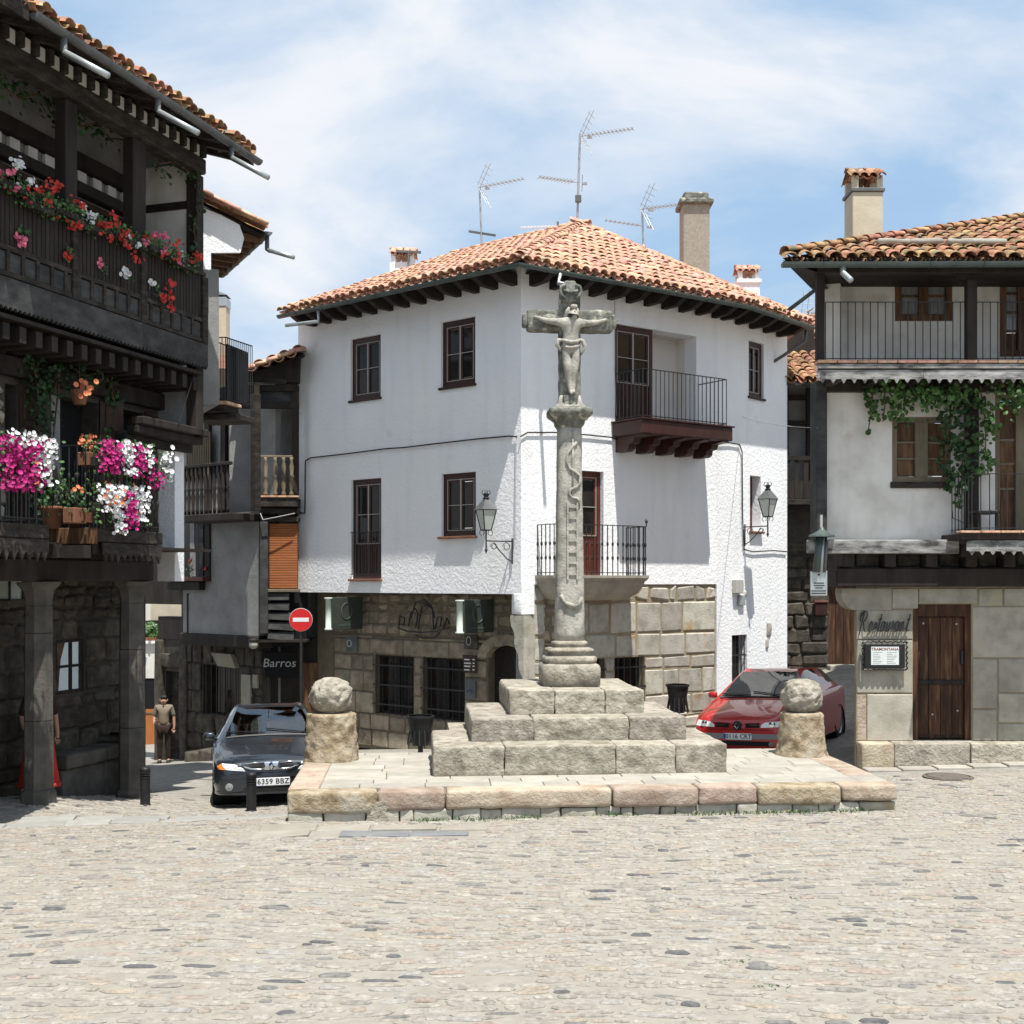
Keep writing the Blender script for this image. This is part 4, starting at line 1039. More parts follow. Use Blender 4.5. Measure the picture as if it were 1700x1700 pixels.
# right face ground floor: coursed granite in warm mortar
gr = WR.rect(1022, 1072, 1091, 1190); gs = WR.rect(985, 1006, 1094, 1200)
q = wall_mb(.28, 5.09, -3.6, zst - .001, y=.03, th=.3, holes=[gr, gs]); obj('ground_floor_wall', q, 'mortar', wh, WR.M)
u_end = WR.px(1189, 0)[0]
masonry(WR, .31, u_end, -3.5, -1.05, 'wall_stone', wh, rg, ch=(.36, .56), cl=(.42, .85), y=.03, proud=.02, gap=.016, holes=[gr, gs], jit=.012, c=.022)
masonry(WR, .31, u_end, -1.04, zst - .35, 'wall_stone', wh, rg, ch=(.42, .52), cl=(.45, .8), y=.03, proud=.02, gap=.016, jit=.012, c=.022)
masonry(WR, .31, u_end, zst - .34, zst - .015, 'wall_stone', wh, rg, ch=(.28, .34), cl=(.16, .6), y=.03, proud=.03, gap=.016, jit=.04, c=.05)
for h in (gr, gs): barred(WR, h, wh, .05, nb=5 if h is gr else 3)
q = MB().box(u_end + .01, 5.09, -.006, .2, -3.6, zst); obj('corner_plaster', q, 'whitewash', wh, WR.M)
# exposed stones in the plaster of the far right face
for x, y, s in ((1276, 1045, .16), (1273, 1068, .11), (1238, 985, .08)):
    u, z = WQ.px(x, y); q = MB().rock(u - s * .6, u + s * .6, -.035, .05, z - s, z + s, r=.04, amp=.02, freq=8, n=(3, 3, 3), seed=x); obj('stone', q, 'wall_stone', wh, WQ.M, smooth=True)

# windows
casement(wh, WL, *wl[0], sill=(.05, 'brown_wood')); casement(wh, WL, *wl[1], sill=(.05, 'brown_wood'))
casement(wh, WL, *wl[2], panel=.33, sill=(.07, 'pot'), name='french_window'); casement(wh, WL, *wl[3], sill=(.09, 'pot'))
q = MB()
for i in range(9): u = wl[2][0] + .06 + (wl[2][1] - wl[2][0] - .12) * i / 8; q.tube([(u, -.02, wl[2][2] + .08), (u, -.02, wl[2][2] + .98)], .007, 5)
q.bar((wl[2][0], -.02, wl[2][2] + .98), (wl[2][1], -.02, wl[2][2] + .98), .016); q.bar((wl[2][0], -.02, wl[2][2] + .10), (wl[2][1], -.02, wl[2][2] + .10), .016); obj('window_guard', q, 'iron', wh, WL.M)
casement(wh, WQ, *wq[0], sill=(.05, 'brown_wood'), glass='glass_dark')
casement(wh, WQ, *wq[1], y=.22, wood='red_wood', sill=(.09, 'pot'), leaves=1)
w = part_empty('barred_door', wh, WQ.M @ Matrix.Translation((wq[2][0], .2, -3.5)))
q = MB().box(wq[2][0], wq[2][1], .2, .24, -3.6, wq[2][3]); obj('door_leaf', q, 'glass_dark', w, WQ.M)
for i in range(5):
    u = wq[2][0] + (wq[2][1] - wq[2][0]) * (i + .5) / 5; obj('bar', MB().tube([(u, .03, -3.4), (u, .03, wq[2][3])], .012, 6), 'iron', w, WQ.M)
for z in (-1.6, -2.1, -2.6): obj('crossbar', MB().bar((wq[2][0], .03, z), (wq[2][1], .03, z), .015, .03), 'iron', w, WQ.M)
# loggia
lb = part_empty('loggia', wh, WR.M @ Matrix.Translation((lg[0], 0, lg[2])))
LD = .62
q = MB()
q.quad((lg[0], LD, lg[2]), (lg[1], LD, lg[2]), (lg[1], LD, lg[3]), (lg[0], LD, lg[3]))
q.quad((lg[1] + .001, LD, lg[2]), (lg[1] + .001, .34, lg[2]), (lg[1] + .001, .34, lg[3]), (lg[1] + .001, LD, lg[3])); q.quad((lg[0] - .001, .34, lg[2]), (lg[0] - .001, LD, lg[2]), (lg[0] - .001, LD, lg[3]), (lg[0] - .001, .34, lg[3]))
q.quad((lg[0], .34, lg[3] + .001), (lg[1], .34, lg[3] + .001), (lg[1], LD, lg[3] + .001), (lg[0], LD, lg[3] + .001)); q.quad((lg[0], .34, lg[2] - .001), (lg[0], LD, lg[2] - .001), (lg[1], LD, lg[2] - .001), (lg[1], .34, lg[2] - .001))
obj('niche', q, 'smooth_plaster', lb, WR.M)
dx1 = WR.px(1081, 0, .1)[0]
casement(wh, WR, lg[0] + .01, dx1, lg[2] + .03, lg[3] - .01, y=.06, panel=.40, name='balcony_door', fw=.09)
ob = .85
# upper balcony: dark timber deck on corbels
up = part_empty('upper_balcony', wh, WR.M @ Matrix.Translation((lg[0], -ob, lg[2] - .2)))
bu0, bu1 = WR.px(1016, 0, 0)[0], WR.px(1215, 0, -ob)[0]; zt = WR.px(1018, 703, -ob)[1]; zb = WR.px(1018, 727, -ob)[1]
zt = lg[2] - .005; zb = zt - .27
q = MB().cbox(bu0, bu1, -ob - .03, 0, zb, zt, c=.015); q.box(bu0 - .03, bu1 + .03, -ob - .06, -.001, zt, zt + .03); obj('deck', q, 'brown_wood', up, WR.M)
for i in range(5):
    u = bu0 + .18 + (bu1 - bu0 - .36) * i / 4
    pf = [(-ob, zb + .001), (0, zb + .001), (0, zb - .30), (-.30, zb - .30), (-.38, zb - .26), (-.40, zb - .17), (-.52, zb - .15), (-.56, zb - .06), (-ob, zb - .03)]
    M = WR.M @ Matrix.Translation((u, 0, 0)) @ Matrix.Rotation(R(90), 4, 'Z')
    obj('corbel', MB().prism([(p[0], p[1]) for p in pf], -.09, .09), 'brown_wood', up, M)
ru0, ru1 = WR.px(1022, 0, 0)[0], WR.px(1206, 0, -ob + .04)[0]
railing(wh, WR, [(ru0, 0), (ru0, -ob + .04), (ru1, -ob + .04), (ru1, 0)], zt + .03, zt + .98, sp=.115, r=.009)
# lower balcony: stone slab with rounded corners, turned-iron railing
low = part_empty('lower_balcony', wh, WR.M @ Matrix.Translation((ld[0], -.7, -.1)))
ol = .72
cu0, cu1 = WR.px(888, 0, 0)[0], WR.px(1084, 0, -ol)[0]
z1 = ld[2] - .005
def rr(u0, u1, yo, rad, n=5):
    pts = [(u0, 0.0)]
    for k in range(n + 1): a = PI + PI / 2 * k / n; pts.append((u0 + rad + math.cos(a) * rad, -yo + rad + math.sin(a) * rad))
    for k in range(n + 1): a = -PI / 2 + PI / 2 * k / n; pts.append((u1 - rad + math.cos(a) * rad, -yo + rad + math.sin(a) * rad))
    pts.append((u1, 0.0)); return pts
lay = MB()
stack = [(0.0, z1), (0.0, z1 - .05), (.04, z1 - .10), (.07, z1 - .12), (.09, z1 - .2), (.17, z1 - .34), (.33, z1 - .44), (.42, z1 - .48)]
rings = [[(u, y, z) for u, y in rr(cu0 + i_ * .7, cu1 - i_ * .7, ol - i_, .18)] for i_, z in stack]
n = len(rings[0]); vs = [v for r_ in rings for v in r_]; fs = [tuple(reversed(range(n)))]
for i in range(len(rings) - 1):
    for k in range(n - 1): fs.append((i * n + k, i * n + k + 1, (i + 1) * n + k + 1, (i + 1) * n + k))
fs.append(tuple(range((len(rings) - 1) * n, len(rings) * n))); fs = [tuple(reversed(f)) for f in fs]
lay.add(vs, fs); obj('stone_slab', lay, 'dressed_stone', low, WR.M)
pts = [(u, y) for u, y in rr(cu0 + .06, cu1 - .06, ol - .06, .14, 3)]
railing(wh, WR, pts, z1, z1 + .95, sp=.13, r=.011, knob=True)
for u, y in (pts[-4],): obj('finial', MB().lathe([(.012, 0), (.012, .06), (.03, .09), (.03, .11), (.008, .15)], 8), 'iron', wh, WR.M @ Matrix.Translation((u + .03, y, z1 + .95)))
casement(wh, WR, *ld, y=.10, wood='red_wood', panel=.36, name='balcony_door', leaves=1, glass='glass_dark', curtain=.1)
# joint line where the plaster bulges over the cable: a shallow ledge
# roof
nL = Vector((-.641, -.767, 0)); nR = Vector((.578, -.816, 0))
Ec = Vector((0.131, 21.55, ZE)); pe3 = WL.px(466, 0, -.75)[0]; P3e = WL.at(pe3, -.75, ZE)
P1e = Vector((4.83, 24.87, ZE)); pe2 = WQ.px(1346, 0, -.75)[0]; P2e = WQ.at(pe2, -.75, ZE)
PK = Vector((1.58, 27.5, 8.12)); Q = Vector((-1.49, 30.06, 8.12))
roof = part_empty('roof', wh, Matrix.Translation(PK))
roof_planes(roof, [[P3e, Ec, PK, Q], [Ec, P1e, PK], [P1e, P2e, PK]], 'terracotta', seed=3, caps=[(Ec, PK), (Q, PK), (P2e, PK), (P1e + Vector((0, 0, .02)), PK)][:1] + [(Q, PK), (P2e, PK)], rough=1.3)
bk = MB(); bk.add([PK, P2e, Vector((6.4, 34, ZE)), Vector((1, 36, ZE)), Q], [(0, 1, 2, 3, 4)]); bk.add([Q, Vector((1, 36, ZE)), Vector((-3, 33, ZE)), P3e], [(0, 1, 2), (0, 2, 3)]); obj('rear_slope', bk, 'terracotta', roof)
dn = Vector((0, 0, -.10))
gutter(wh, [P3e + nL * .05 + dn, Ec + (nL + nR) * .03 + dn, P1e + Vector((.03, -.04, 0)) + dn, P2e + Vector((.03, -.03, 0)) + dn])
q = MB()
for fr, a, b in ((WL, pe3 + .1, -.1), (WR, .1, 5.2), (WQ, .1, pe2 - .1)):
    q.box(a, b, -.70, .02, ZE - .03, ZE + .0, M=fr.M)
obj('eave_boards', q, 'dark_wood', wh)
for fr, a, b in ((WL, pe3 + .25, -.15), (WR, .25, 5.0), (WQ, .2, pe2 - .15)):
    n = int((b - a) / .47)
    for i in range(n + 1):
        u = a + (b - a) * i / n
        M = fr.M @ Matrix.Translation((u, 0, 0)) @ Matrix.Rotation(R(90), 4, 'Z')
        obj('rafter_end', MB().prism([(-.66, ZE - .035), (.02, ZE - .035), (.02, ZE - .24), (-.40, ZE - .24), (-.58, ZE - .16), (-.66, ZE - .12)], -.065, .065), 'dark_wood', wh, M)
def spout(parent, path, r=.038, m='zinc', name='spout'): return obj(name, MB().tube(path, r, 10), m, parent, smooth=True)
a = WL.at(pe3 + 1.25, -.78, ZE - .17); spout(wh, [a, a + Vector((0, 0, -.22)), a + nL * .1 + Vector((-.65, .25, -.27))])
a = Vector((Ec.x + .75, Ec.y + .45, ZE - .16)); spout(wh, [a, a + Vector((-.03, 0, -.18)), a + Vector((.28, -.45, -.34))])
a = P2e + Vector((-.1, .05, -.15)); spout(wh, [a, a + Vector((0, 0, -.25)), a + Vector((-.8, .3, -.75))], m='dark_zinc')
# chimneys
def chim_cap(parent, x, y, z, w, m='terracotta'):
    """little tiled gable roof on four posts"""
    for sx in (-1, 1):
        for syy in (-1, 1):
            obj('chimney_post', MB().box(x + sx * (w / 2 - .05) - .05, x + sx * (w / 2 - .05) + .05, y + syy * (w / 2 - .05) - .05, y + syy * (w / 2 - .05) + .05, z, z + .22), 'cream_plaster' if m != 'terracotta' else 'whitewash', parent)
    r = w * .145; T = arc_tile(r, w * .66, seed=1, taper=1); Tc = arc_tile(r, w * .66, True, seed=2, taper=1)
    mb = MB(); mb.v, mb.f = list(T[0]), list(T[1]); me = mb.mesh('cap_tile', m, True)
    mb = MB(); mb.v, mb.f = list(Tc[0]), list(Tc[1]); mc_ = mb.mesh('cap_tile', m, True)
    for s in (-1, 1):
        for i in range(4):
            B = Matrix.Translation((x + (i - 1.5) * w * .30, y - s * w * .60, z + .20)) @ Matrix.Rotation(0 if s > 0 else PI, 4, 'Z') @ Matrix.Rotation(R(30), 4, 'X')
            inst('cap_tile', me, parent, B)
            if i < 3: inst('cap_tile', mc_, parent, B @ Matrix.Translation((s * w * .15, .02, -.01)))
    T = arc_tile(r * 1.1, w * .66, seed=4); mb = MB(); mb.v, mb.f = list(T[0]), list(T[1]); me = mb.mesh('cap_tile', m, True)
    for k in (0, 1): inst('cap_tile', me, parent, Matrix.Translation((x - w * .62 + k * w * .6, y, z + .20 + w * .33)) @ Matrix.Rotation(R(-90), 4, 'Z') @ Matrix.Rotation(R(-3), 4, 'X'))
Y = 28.6; s = Y / 2000; x = (1153 - 850) * s
ch = part_empty('chimney', roof, Matrix.Translation((x, Y, 6)))
obj('chimney_stack', MB().cbox(x - .31, x + .31, Y - .3, Y + .35, 5.6, (965 - 342) * s, c=.015), 'pebble_render', roof)
mb = MB().cbox(x - .40, x + .40, Y - .39, Y + .44, (965 - 345) * s, (965 - 336) * s, c=.03); mb.cbox(x - .30, x + .30, Y - .28, Y + .33, (965 - 336) * s, (965 - 324) * s, c=.04); obj('chimney_crown', mb, 'mossy_granite', roof)
bpy.data.objects.remove(ch)
Y = 30.5; s = Y / 2000; x = (1240 - 850) * s
obj('chimney_stack', MB().box(x - .27, x + .27, Y - .27, Y + .27, 5.8, (965 - 474) * s), 'whitewash', roof); obj('chimney_band', MB().cbox(x - .31, x + .31, Y - .31, Y + .31, (965 - 474) * s, (965 - 468) * s, c=.01), 'whitewash', roof)
chim_cap(roof, x, Y, (965 - 468) * s, .52)
Y = 31.5; s = Y / 2000; x = (670 - 850) * s
obj('chimney_stack', MB().box(x - .33, x + .33, Y - .3, Y + .3, 6.5, (965 - 440) * s), 'whitewash', roof); chim_cap(roof, x, Y, (965 - 440) * s, .58)

# cables on the white house
def cable(name, label, pts, r=.012, m='cable_black', sag=0.0):
    P = []
    for i in range(len(pts) - 1):
        a, b = Vector(pts[i]), Vector(pts[i + 1]); n = 10
        for k in range(n): t = k / n; P.append(a.lerp(b, t) - Vector((0, 0, sag * 4 * t * (1 - t))))
    P.append(Vector(pts[-1]))
    o = obj(name, MB().tube(P, r, 6), m, None, smooth=True); return tag(o, label, 'cable')
def on(fr, pts, o=-.03): return [fr.at(*((lambda a: (a[0], o, a[1]))(fr.px(x, y, o)))) for x, y in pts]
cable('wall_cable', 'black cable sagging along the left face of the white house', on(WL, [(440, 858), (480, 850), (506, 852), (507, 765), (516, 760), (570, 754), (640, 745), (670, 743), (720, 737), (790, 729), (845, 724), (858, 725)], -.035), .014)
cable('wall_cable', 'black cable along the right face of the white house behind the column', on(WR, [(864, 725), (876, 718), (930, 718), (975, 722), (1015, 726)], -.035) + [WR.at(bu0 + .3, -.04, zb - .1), WR.at(bu1 - .1, -.04, zb - .12)] + on(WR, [(1186, 737)], -.035), .014)
cable('wall_cable', 'black cable dropping beside the right street lantern', on(WQ, [(1192, 736), (1212, 735), (1228, 738), (1232, 750), (1233, 860), (1235, 912), (1250, 916), (1285, 914), (1306, 916)], -.035), .014)
cable('wall_cable', 'thin grey cable rising from the corner above the left lantern', on(WL, [(855, 895), (856, 800), (857, 726)], -.03), .007, 'cable_grey')
cable('wall_cable', 'thin wire down the white wall beside the loggia door', on(WR, [(1021, 475), (1020, 600), (1023, 690)], -.03), .006, 'cable_grey')

# wall lanterns
def lantern(name, label, base, out, drop_z):
    """base: point on the wall; out: horizontal vector to the lamp's axis"""
    t = thing(name, label, 'street lantern', base, 'wall lanterns on the white house')
    b = Vector(base); o = Vector(out); L_ = o.length; d = o.normalized(); top = b + o
    q = MB(); q.bar(b + d * .02 + Vector((0, 0, -.42)), b + d * .02 + Vector((0, 0, .06)), .03, .02)
    q.bar(b, top, .022, .022)
    q.tube([b + d * .02 + Vector((0, 0, -.38)), b + d * L_ * .22 + Vector((0, 0, -.33)), b + d * L_ * .5 + Vector((0, 0, -.18)), b + d * L_ * .72 + Vector((0, 0, -.03))], .011, 6)
    for c, r_ in ((.25, .085), (.72, .07)):
        cc = b + d * L_ * c + Vector((0, 0, -.10)); q.tube([cc + d * math.cos(a) * r_ * (1 - a / 16) + Vector((0, 0, math.sin(a) * r_ * (1 - a / 16))) for a in [k * .6 for k in range(13)]], .008, 5)
    q.tube([top + Vector((0, 0, -.16)), top + Vector((0, 0, .22))], .016, 6); q.lathe([(.003, -.24), (.03, -.17), (.012, -.13)], 8, M=Matrix.Translation(top))
    for s in (-1, 1):
        cc = top + d * s * .09 + Vector((0, 0, .15)); q.tube([cc + d * s * math.cos(a) * .05 + Vector((0, 0, math.sin(a) * .05)) for a in [k * .7 - 1.5 for k in range(9)]], .007, 5)
    obj('bracket', q, 'iron', t)
    M = Matrix.Translation(top + Vector((0, 0, .2))) @ Matrix.Rotation(R(45) + math.atan2(d.y, d.x), 4, 'Z')
    hb, wb, wt = .38, .10, .20
    g_ = MB(); vs = [(math.cos(PI / 2 * k) * w_, math.sin(PI / 2 * k) * w_, z) for w_, z in ((wb, 0.0), (wt, hb)) for k in range(4)]
    g_.add(vs, [(k, (k + 1) % 4, 4 + (k + 1) % 4, 4 + k) for k in range(4)]); obj('lamp_glass', g_, 'lamp_glass', t, M)
    f_ = MB()
    for k in range(4): f_.bar(vs[k], vs[4 + k], .018); f_.bar(vs[k], vs[(k + 1) % 4], .018); f_.bar(vs[4 + k], vs[4 + (k + 1) % 4], .024)
    obj('lamp_frame', f_, 'iron', t, M)
    h_ = MB(); vs = [(math.cos(PI / 2 * k) * w_, math.sin(PI / 2 * k) * w_, z) for w_, z in ((wt + .03, hb), (.08, hb + .17), (.06, hb + .19)) for k in range(4)]
    h_.add(vs, [(i * 4 + k, i * 4 + (k + 1) % 4, i * 4 + 4 + (k + 1) % 4, i * 4 + 4 + k) for i in range(2) for k in range(4)] + [(3, 2, 1, 0), (8, 9, 10, 11)]); obj('lamp_hood', h_, 'dark_zinc', t, M)
    h_ = MB().lathe([(.05, hb + .19), (.07, hb + .21), (.04, hb + .23), (.05, hb + .26), (.06, hb + .29), (.02, hb + .31)], 8)
    for k in range(4): a = PI / 2 * k; h_.tube([(math.cos(a) * .05, math.sin(a) * .05, hb + .27), (math.cos(a) * .085, math.sin(a) * .085, hb + .31), (math.cos(a) * .06, math.sin(a) * .06, hb + .36)], .008, 5)
    obj('lamp_crown', h_, 'iron', t, M)
u, z = WL.px(853, 899); b = WL.at(u, -.02, z); lantern('wall_lantern', 'iron street lantern with frosted glass at the left corner of the white house', b, Vector((-.50, -.30, 0)), 0)
u, z = WQ.px(1234, 875); b = WQ.at(u, -.02, z); lantern('wall_lantern', 'grey glass street lantern before the small recessed window', b, Vector((.42, -.45, 0)), 0)

# meter boxes on the right face
def flat_box(name, label, cat, fr, x0, x1, y0, y1, d, m, y=0.0, **k):
    u0, u1, z0, z1 = fr.rect(x0, x1, y0, y1, y - d)
    o = obj(name, MB().cbox(u0, u1, y - d, y - .001, z0, z1, c=.012), m, None, fr.M); return tag(o, label, cat)
flat_box('meter_box', 'small white electric box on the white wall above the red car', 'junction box', WQ, 1223, 1235, 962, 985, .12, 'bead')
flat_box('conduit_cover', 'little grey cover below the white electric box', 'junction box', WQ, 1229, 1238, 988, 1005, .07, 'zinc')

# hanging box signs under the overhang
def box_sign(label, x, yt, yb, out, emb):
    u = WL.px(x, 0, RY - out)[0]; zt, zb = WL.px(x, yt, RY - out)[1], WL.px(x, yb, RY - out)[1]
    t = thing('hanging_sign', label, 'shop sign', WL.at(u, RY - out, zb), 'green box signs under the overhang')
    obj('sign_case', MB().cbox(u - .07, u + .07, RY - out, RY - .06, zb, zt, c=.01), 'sign_green', t, WL.M)
    q = MB().lathe([(.085, 0), (.085, .03), (.06, .04), (.06, zt - zb - .04), (.085, zt - zb - .03), (.085, zt - zb)], 16); obj('sunlit_edge', q, 'sunlit_sign_edge', t, WL.M @ Matrix.Translation((u, RY - out - .03, zb)), smooth=True)  # pale tube stands in for the sunlit narrow edge of the case
    for s in (-1, 1):
        pts = [(u + s * .072, RY - out + .42 + math.cos(a) * .15, (zt + zb) / 2 + .05 + math.sin(a) * .17) for a in [k * PI / 8 for k in range(17)]]
        obj('emblem', MB().tube(pts, .012, 5), 'gutter_green', t, WL.M)
        obj('emblem_bar', MB().box(u + s * .071 - .004, u + s * .071 + .004, RY - out + .2, RY - out + .62, zb + .08, zb + .11), 'gutter_green', t, WL.M)
box_sign('green box sign with outer edge coloured sunlit beside the no entry sign', 547, 992, 1046, .95, 0)
box_sign('green box sign with outer edge coloured sunlit near the lantern corner', 765, 996, 1052, .95, 1)
# wrought iron shop sign over the barred windows (curls only, the lettering cannot be read)
t = thing('iron_sign', 'dark wrought iron curl sign on the stones above the barred windows', 'iron sign', WL.at(*(lambda a: (a[0], RY - .08, a[1]))(WL.px(700, 1055, RY - .08))))
q = MB()
def irp(x, y): u, z = WL.px(x, y, RY - .08); return (u, RY - .08, z)
for pts in ([(662, 1040), (664, 1022), (672, 1026), (670, 1038), (664, 1036)], [(678, 1040), (682, 1018), (690, 1010), (694, 1020), (690, 1042)], [(694, 1044), (700, 1008), (710, 1004), (718, 1012), (720, 1046)], [(722, 1044), (727, 1024), (733, 1024), (731, 1040)], [(736, 1044), (742, 1026), (746, 1036)], [(660, 1042), (676, 1048), (700, 1050), (724, 1048), (746, 1042)], [(682, 1026), (690, 1000), (705, 996), (716, 1006), (722, 1026)], [(690, 1054), (704, 1060), (722, 1058), (730, 1050)]):
    q.tube([irp(*p) for p in pts], .017, 6)
obj('iron_curls', q, 'iron', t, WL.M)
# little plates by the street door
def sign_lines(t, fr, x0, x1, ys, y, m, hgt=2.0):
    q = MB()
    for yy, a, b in ys:
        u0, u1, z0, z1 = fr.rect(x0 + (x1 - x0) * a, x0 + (x1 - x0) * b, yy - hgt / 2, yy + hgt / 2, y); q.box(u0, u1, y - .003, y, z0, z1)
    return obj('printed_lines', q, m, t, fr.M)
def plate(name, label, fr, x0, x1, y0, y1, m, y, d=.025, cat='wall plate'):
    u0, u1, z0, z1 = fr.rect(x0, x1, y0, y1, y - d)
    t = thing(name, label, cat, fr.at((u0 + u1) / 2, y, z0))
    obj('plate', MB().cbox(u0, u1, y - d, y - .001, z0, z1, c=.006), m, t, fr.M); return t
t = plate('direction_plate', 'brown plate with four white lines left of the arched door', WL, 768, 791, 1088, 1117, 'sign_brown', RY - .03)
sign_lines(t, WL, 768, 791, [(1095, .12, .5), (1101, .12, .6), (1106, .12, .55), (1112, .12, .5), (1095, .72, .86), (1101, .74, .86), (1106, .72, .86), (1112, .72, .86)], RY - .056, 'white_paint')
t = plate('notice_plate', 'pale blue notice on the wall below the brown plate', WL, 772, 789, 1128, 1160, 'dark_zinc', RY - .03)
u, z = WL.px(780, 1150, RY - .056); obj('printed_mark', MB().tube([(u + math.cos(a) * .06, RY - .058, z + math.sin(a) * .06) for a in [k * PI / 6 for k in range(7)]], .008, 5), 'plate_blue', t, WL.M)
t = plate('round_mark_plate', 'brown plate with a pale ring mark under the right box sign', WL, 770, 792, 1054, 1078, 'rubble', RY - .03)
u, z = WL.px(778, 1064, RY - .056); obj('ring_mark', MB().tube([(u + math.cos(a) * .06, RY - .058, z + math.sin(a) * .085) for a in [k * PI / 8 for k in range(17)]], .008, 5), 'zinc', t, WL.M)
t = plate('tile_plaque', 'glazed tile plaque on the stones left of the barred windows', WL, 574, 592, 1056, 1082, 'dark_zinc', RY - .03)
u, z = WL.px(580, 1068, RY - .056); obj('plaque_rosette', MB().tube([(u + math.cos(a) * .07, RY - .058, z + math.sin(a) * .07) for a in [k * PI / 6 for k in range(13)]], .015, 5), 'zinc', t, WL.M)

# aerials
def yagi(mb, a, b, n=9, w=.16, refl=True):
    a, b = Vector(a), Vector(b); d = (b - a).normalized(); e = d.cross(Vector((0, 0, 1))).normalized()
    mb.tube([a, b], .010, 5)
    for k in range(n):
        c = a.lerp(b, .15 + .85 * k / (n - 1)); ww = w * (1.15 - .4 * k / n); mb.tube([c - e * ww, c + e * ww], .007, 4); mb.box(c.x - .018, c.x + .018, c.y - .018, c.y + .018, c.z - .02, c.z + .03)
    if refl:
        for s in (-1, 1):
            dirv = (Vector((0, 0, s * .85)) - d * -.45).normalized()
            for j in range(4 if s > 0 else 2):
                c = a + dirv * (.08 + .14 * j); mb.tube([c - e * .22, c + e * .22], .006, 4)
            mb.tube([a, a + dirv * .62], .008, 4); mb.tube([a + e * .15, a + e * .15 + dirv * .55], .006, 4)
    mb.box(a.x + .12, a.x + .24, a.y - .03, a.y + .03, a.z - .05, a.z)
def wp(x, y, Y): return Vector(((x - 850) / 2000 * Y, Y, (965 - y) / 2000 * Y))
t = thing('tv_aerial', 'tallest roof aerial standing on the peak of the tile roof', 'aerial', wp(958, 372, 27.9), 'roof aerials')
obj('mast', MB().tube([wp(958, 378, 27.9), wp(963, 222, 27.9)], .028, 7), 'aluminium', t)
q = MB(); yagi(q, wp(966, 226, 27.9), wp(1050, 214, 27.4), 12); obj('antenna', q, 'aluminium', t)
q = MB(); yagi(q, wp(958, 303, 27.9), wp(896, 294, 27.5), 10, refl=False); q.tube([wp(967, 290, 27.9), wp(966, 318, 27.9)], .01, 5); obj('antenna', q, 'aluminium', t)
obj('junction', MB().cbox(-.07, .07, -.05, .05, -.08, .08, c=.01), 'dark_zinc', t, Matrix.Translation(wp(960, 330, 27.85)))
t = thing('tv_aerial', 'left aerial on a thin mast with a crossbar low on the mast', 'aerial', wp(800, 412, 29.8), 'roof aerials')
obj('mast', MB().tube([wp(800, 414, 29.8), wp(796, 310, 29.8)], .024, 7), 'aluminium', t)
q = MB(); yagi(q, wp(797, 311, 29.8), wp(868, 297, 29.3), 10); obj('antenna', q, 'aluminium', t)
obj('crossbar', MB().bar(wp(778, 384, 29.8), wp(823, 391, 29.8), .04, .05), 'dark_zinc', t)
t = thing('tv_aerial', 'small aerial between the roof peak and the big chimney', 'aerial', wp(1068, 406, 28.0), 'roof aerials')
obj('mast', MB().tube([wp(1068, 408, 28.0), wp(1066, 346, 28.0)], .024, 7), 'aluminium', t)
q = MB(); yagi(q, wp(1068, 347, 28.0), wp(1122, 340, 27.5), 8); obj('antenna', q, 'aluminium', t)
q = MB(); yagi(q, wp(1066, 375, 28.0), wp(1006, 366, 27.6), 8, w=.08, refl=False); obj('antenna', q, 'aluminium', t)
t = thing('tv_aerial', 'pale aerial lying low behind the left roof slope', 'aerial', wp(926, 385, 29.5), 'roof aerials')
obj('mast', MB().tube([wp(926, 392, 29.5), wp(926, 368, 29.5)], .026, 7), 'dark_zinc', t)
q = MB(); yagi(q, wp(926, 376, 29.5), wp(866, 378, 29.1), 10, w=.10, refl=False); obj('antenna', q, 'white_paint', t)
t = thing('tv_aerial', 'dark bar aerial on the small white chimney at left', 'aerial', wp(678, 440, 31.0), 'roof aerials')
obj('mast', MB().tube([wp(678, 446, 31.1), wp(678, 417, 31.1)], .026, 7), 'dark_zinc', t)
obj('crossbar', MB().bar(wp(658, 417, 31.1), wp(699, 419, 31.1), .05, .06), 'dark_zinc', t)
a = wp(1068, 407, 27.9); cable('roof_cable', 'white cable running down the roof tiles to the gutter', [a, wp(1085, 430, 26.9), wp(1108, 465, 25.4), wp(1118, 478, 24.6), wp(1098, 483, 24.3)], .018, 'white_paint')
# ------------------------------------------------------------------ the restaurant on the right
RS = F(5.53, 19.4, 1, 0)
rs = thing('restaurant_house', 'restaurant house with vine, iron balconies and weathered wooden fascias', 'house', (7.5, 19.4, -2.9))
rg = random.Random(31)
U1 = 6.2                                          # how far the front goes on to the right
def RX(x, y=0.0): return RS.px(x, 0, y)[0]
def RZ(yy, y=0.0): return (965 - yy) / 2000 * (19.4 + y)
UW = -.15                                         # plane of the first-floor wall
door = RS.rect(1515, 1612, 1003, 1229)
q = wall_mb(RX(1421), U1, -3.4, RZ(968), y=-.012, th=.1, holes=[door]); obj('ground_floor_wall', q, 'mortar', rs, RS.M)
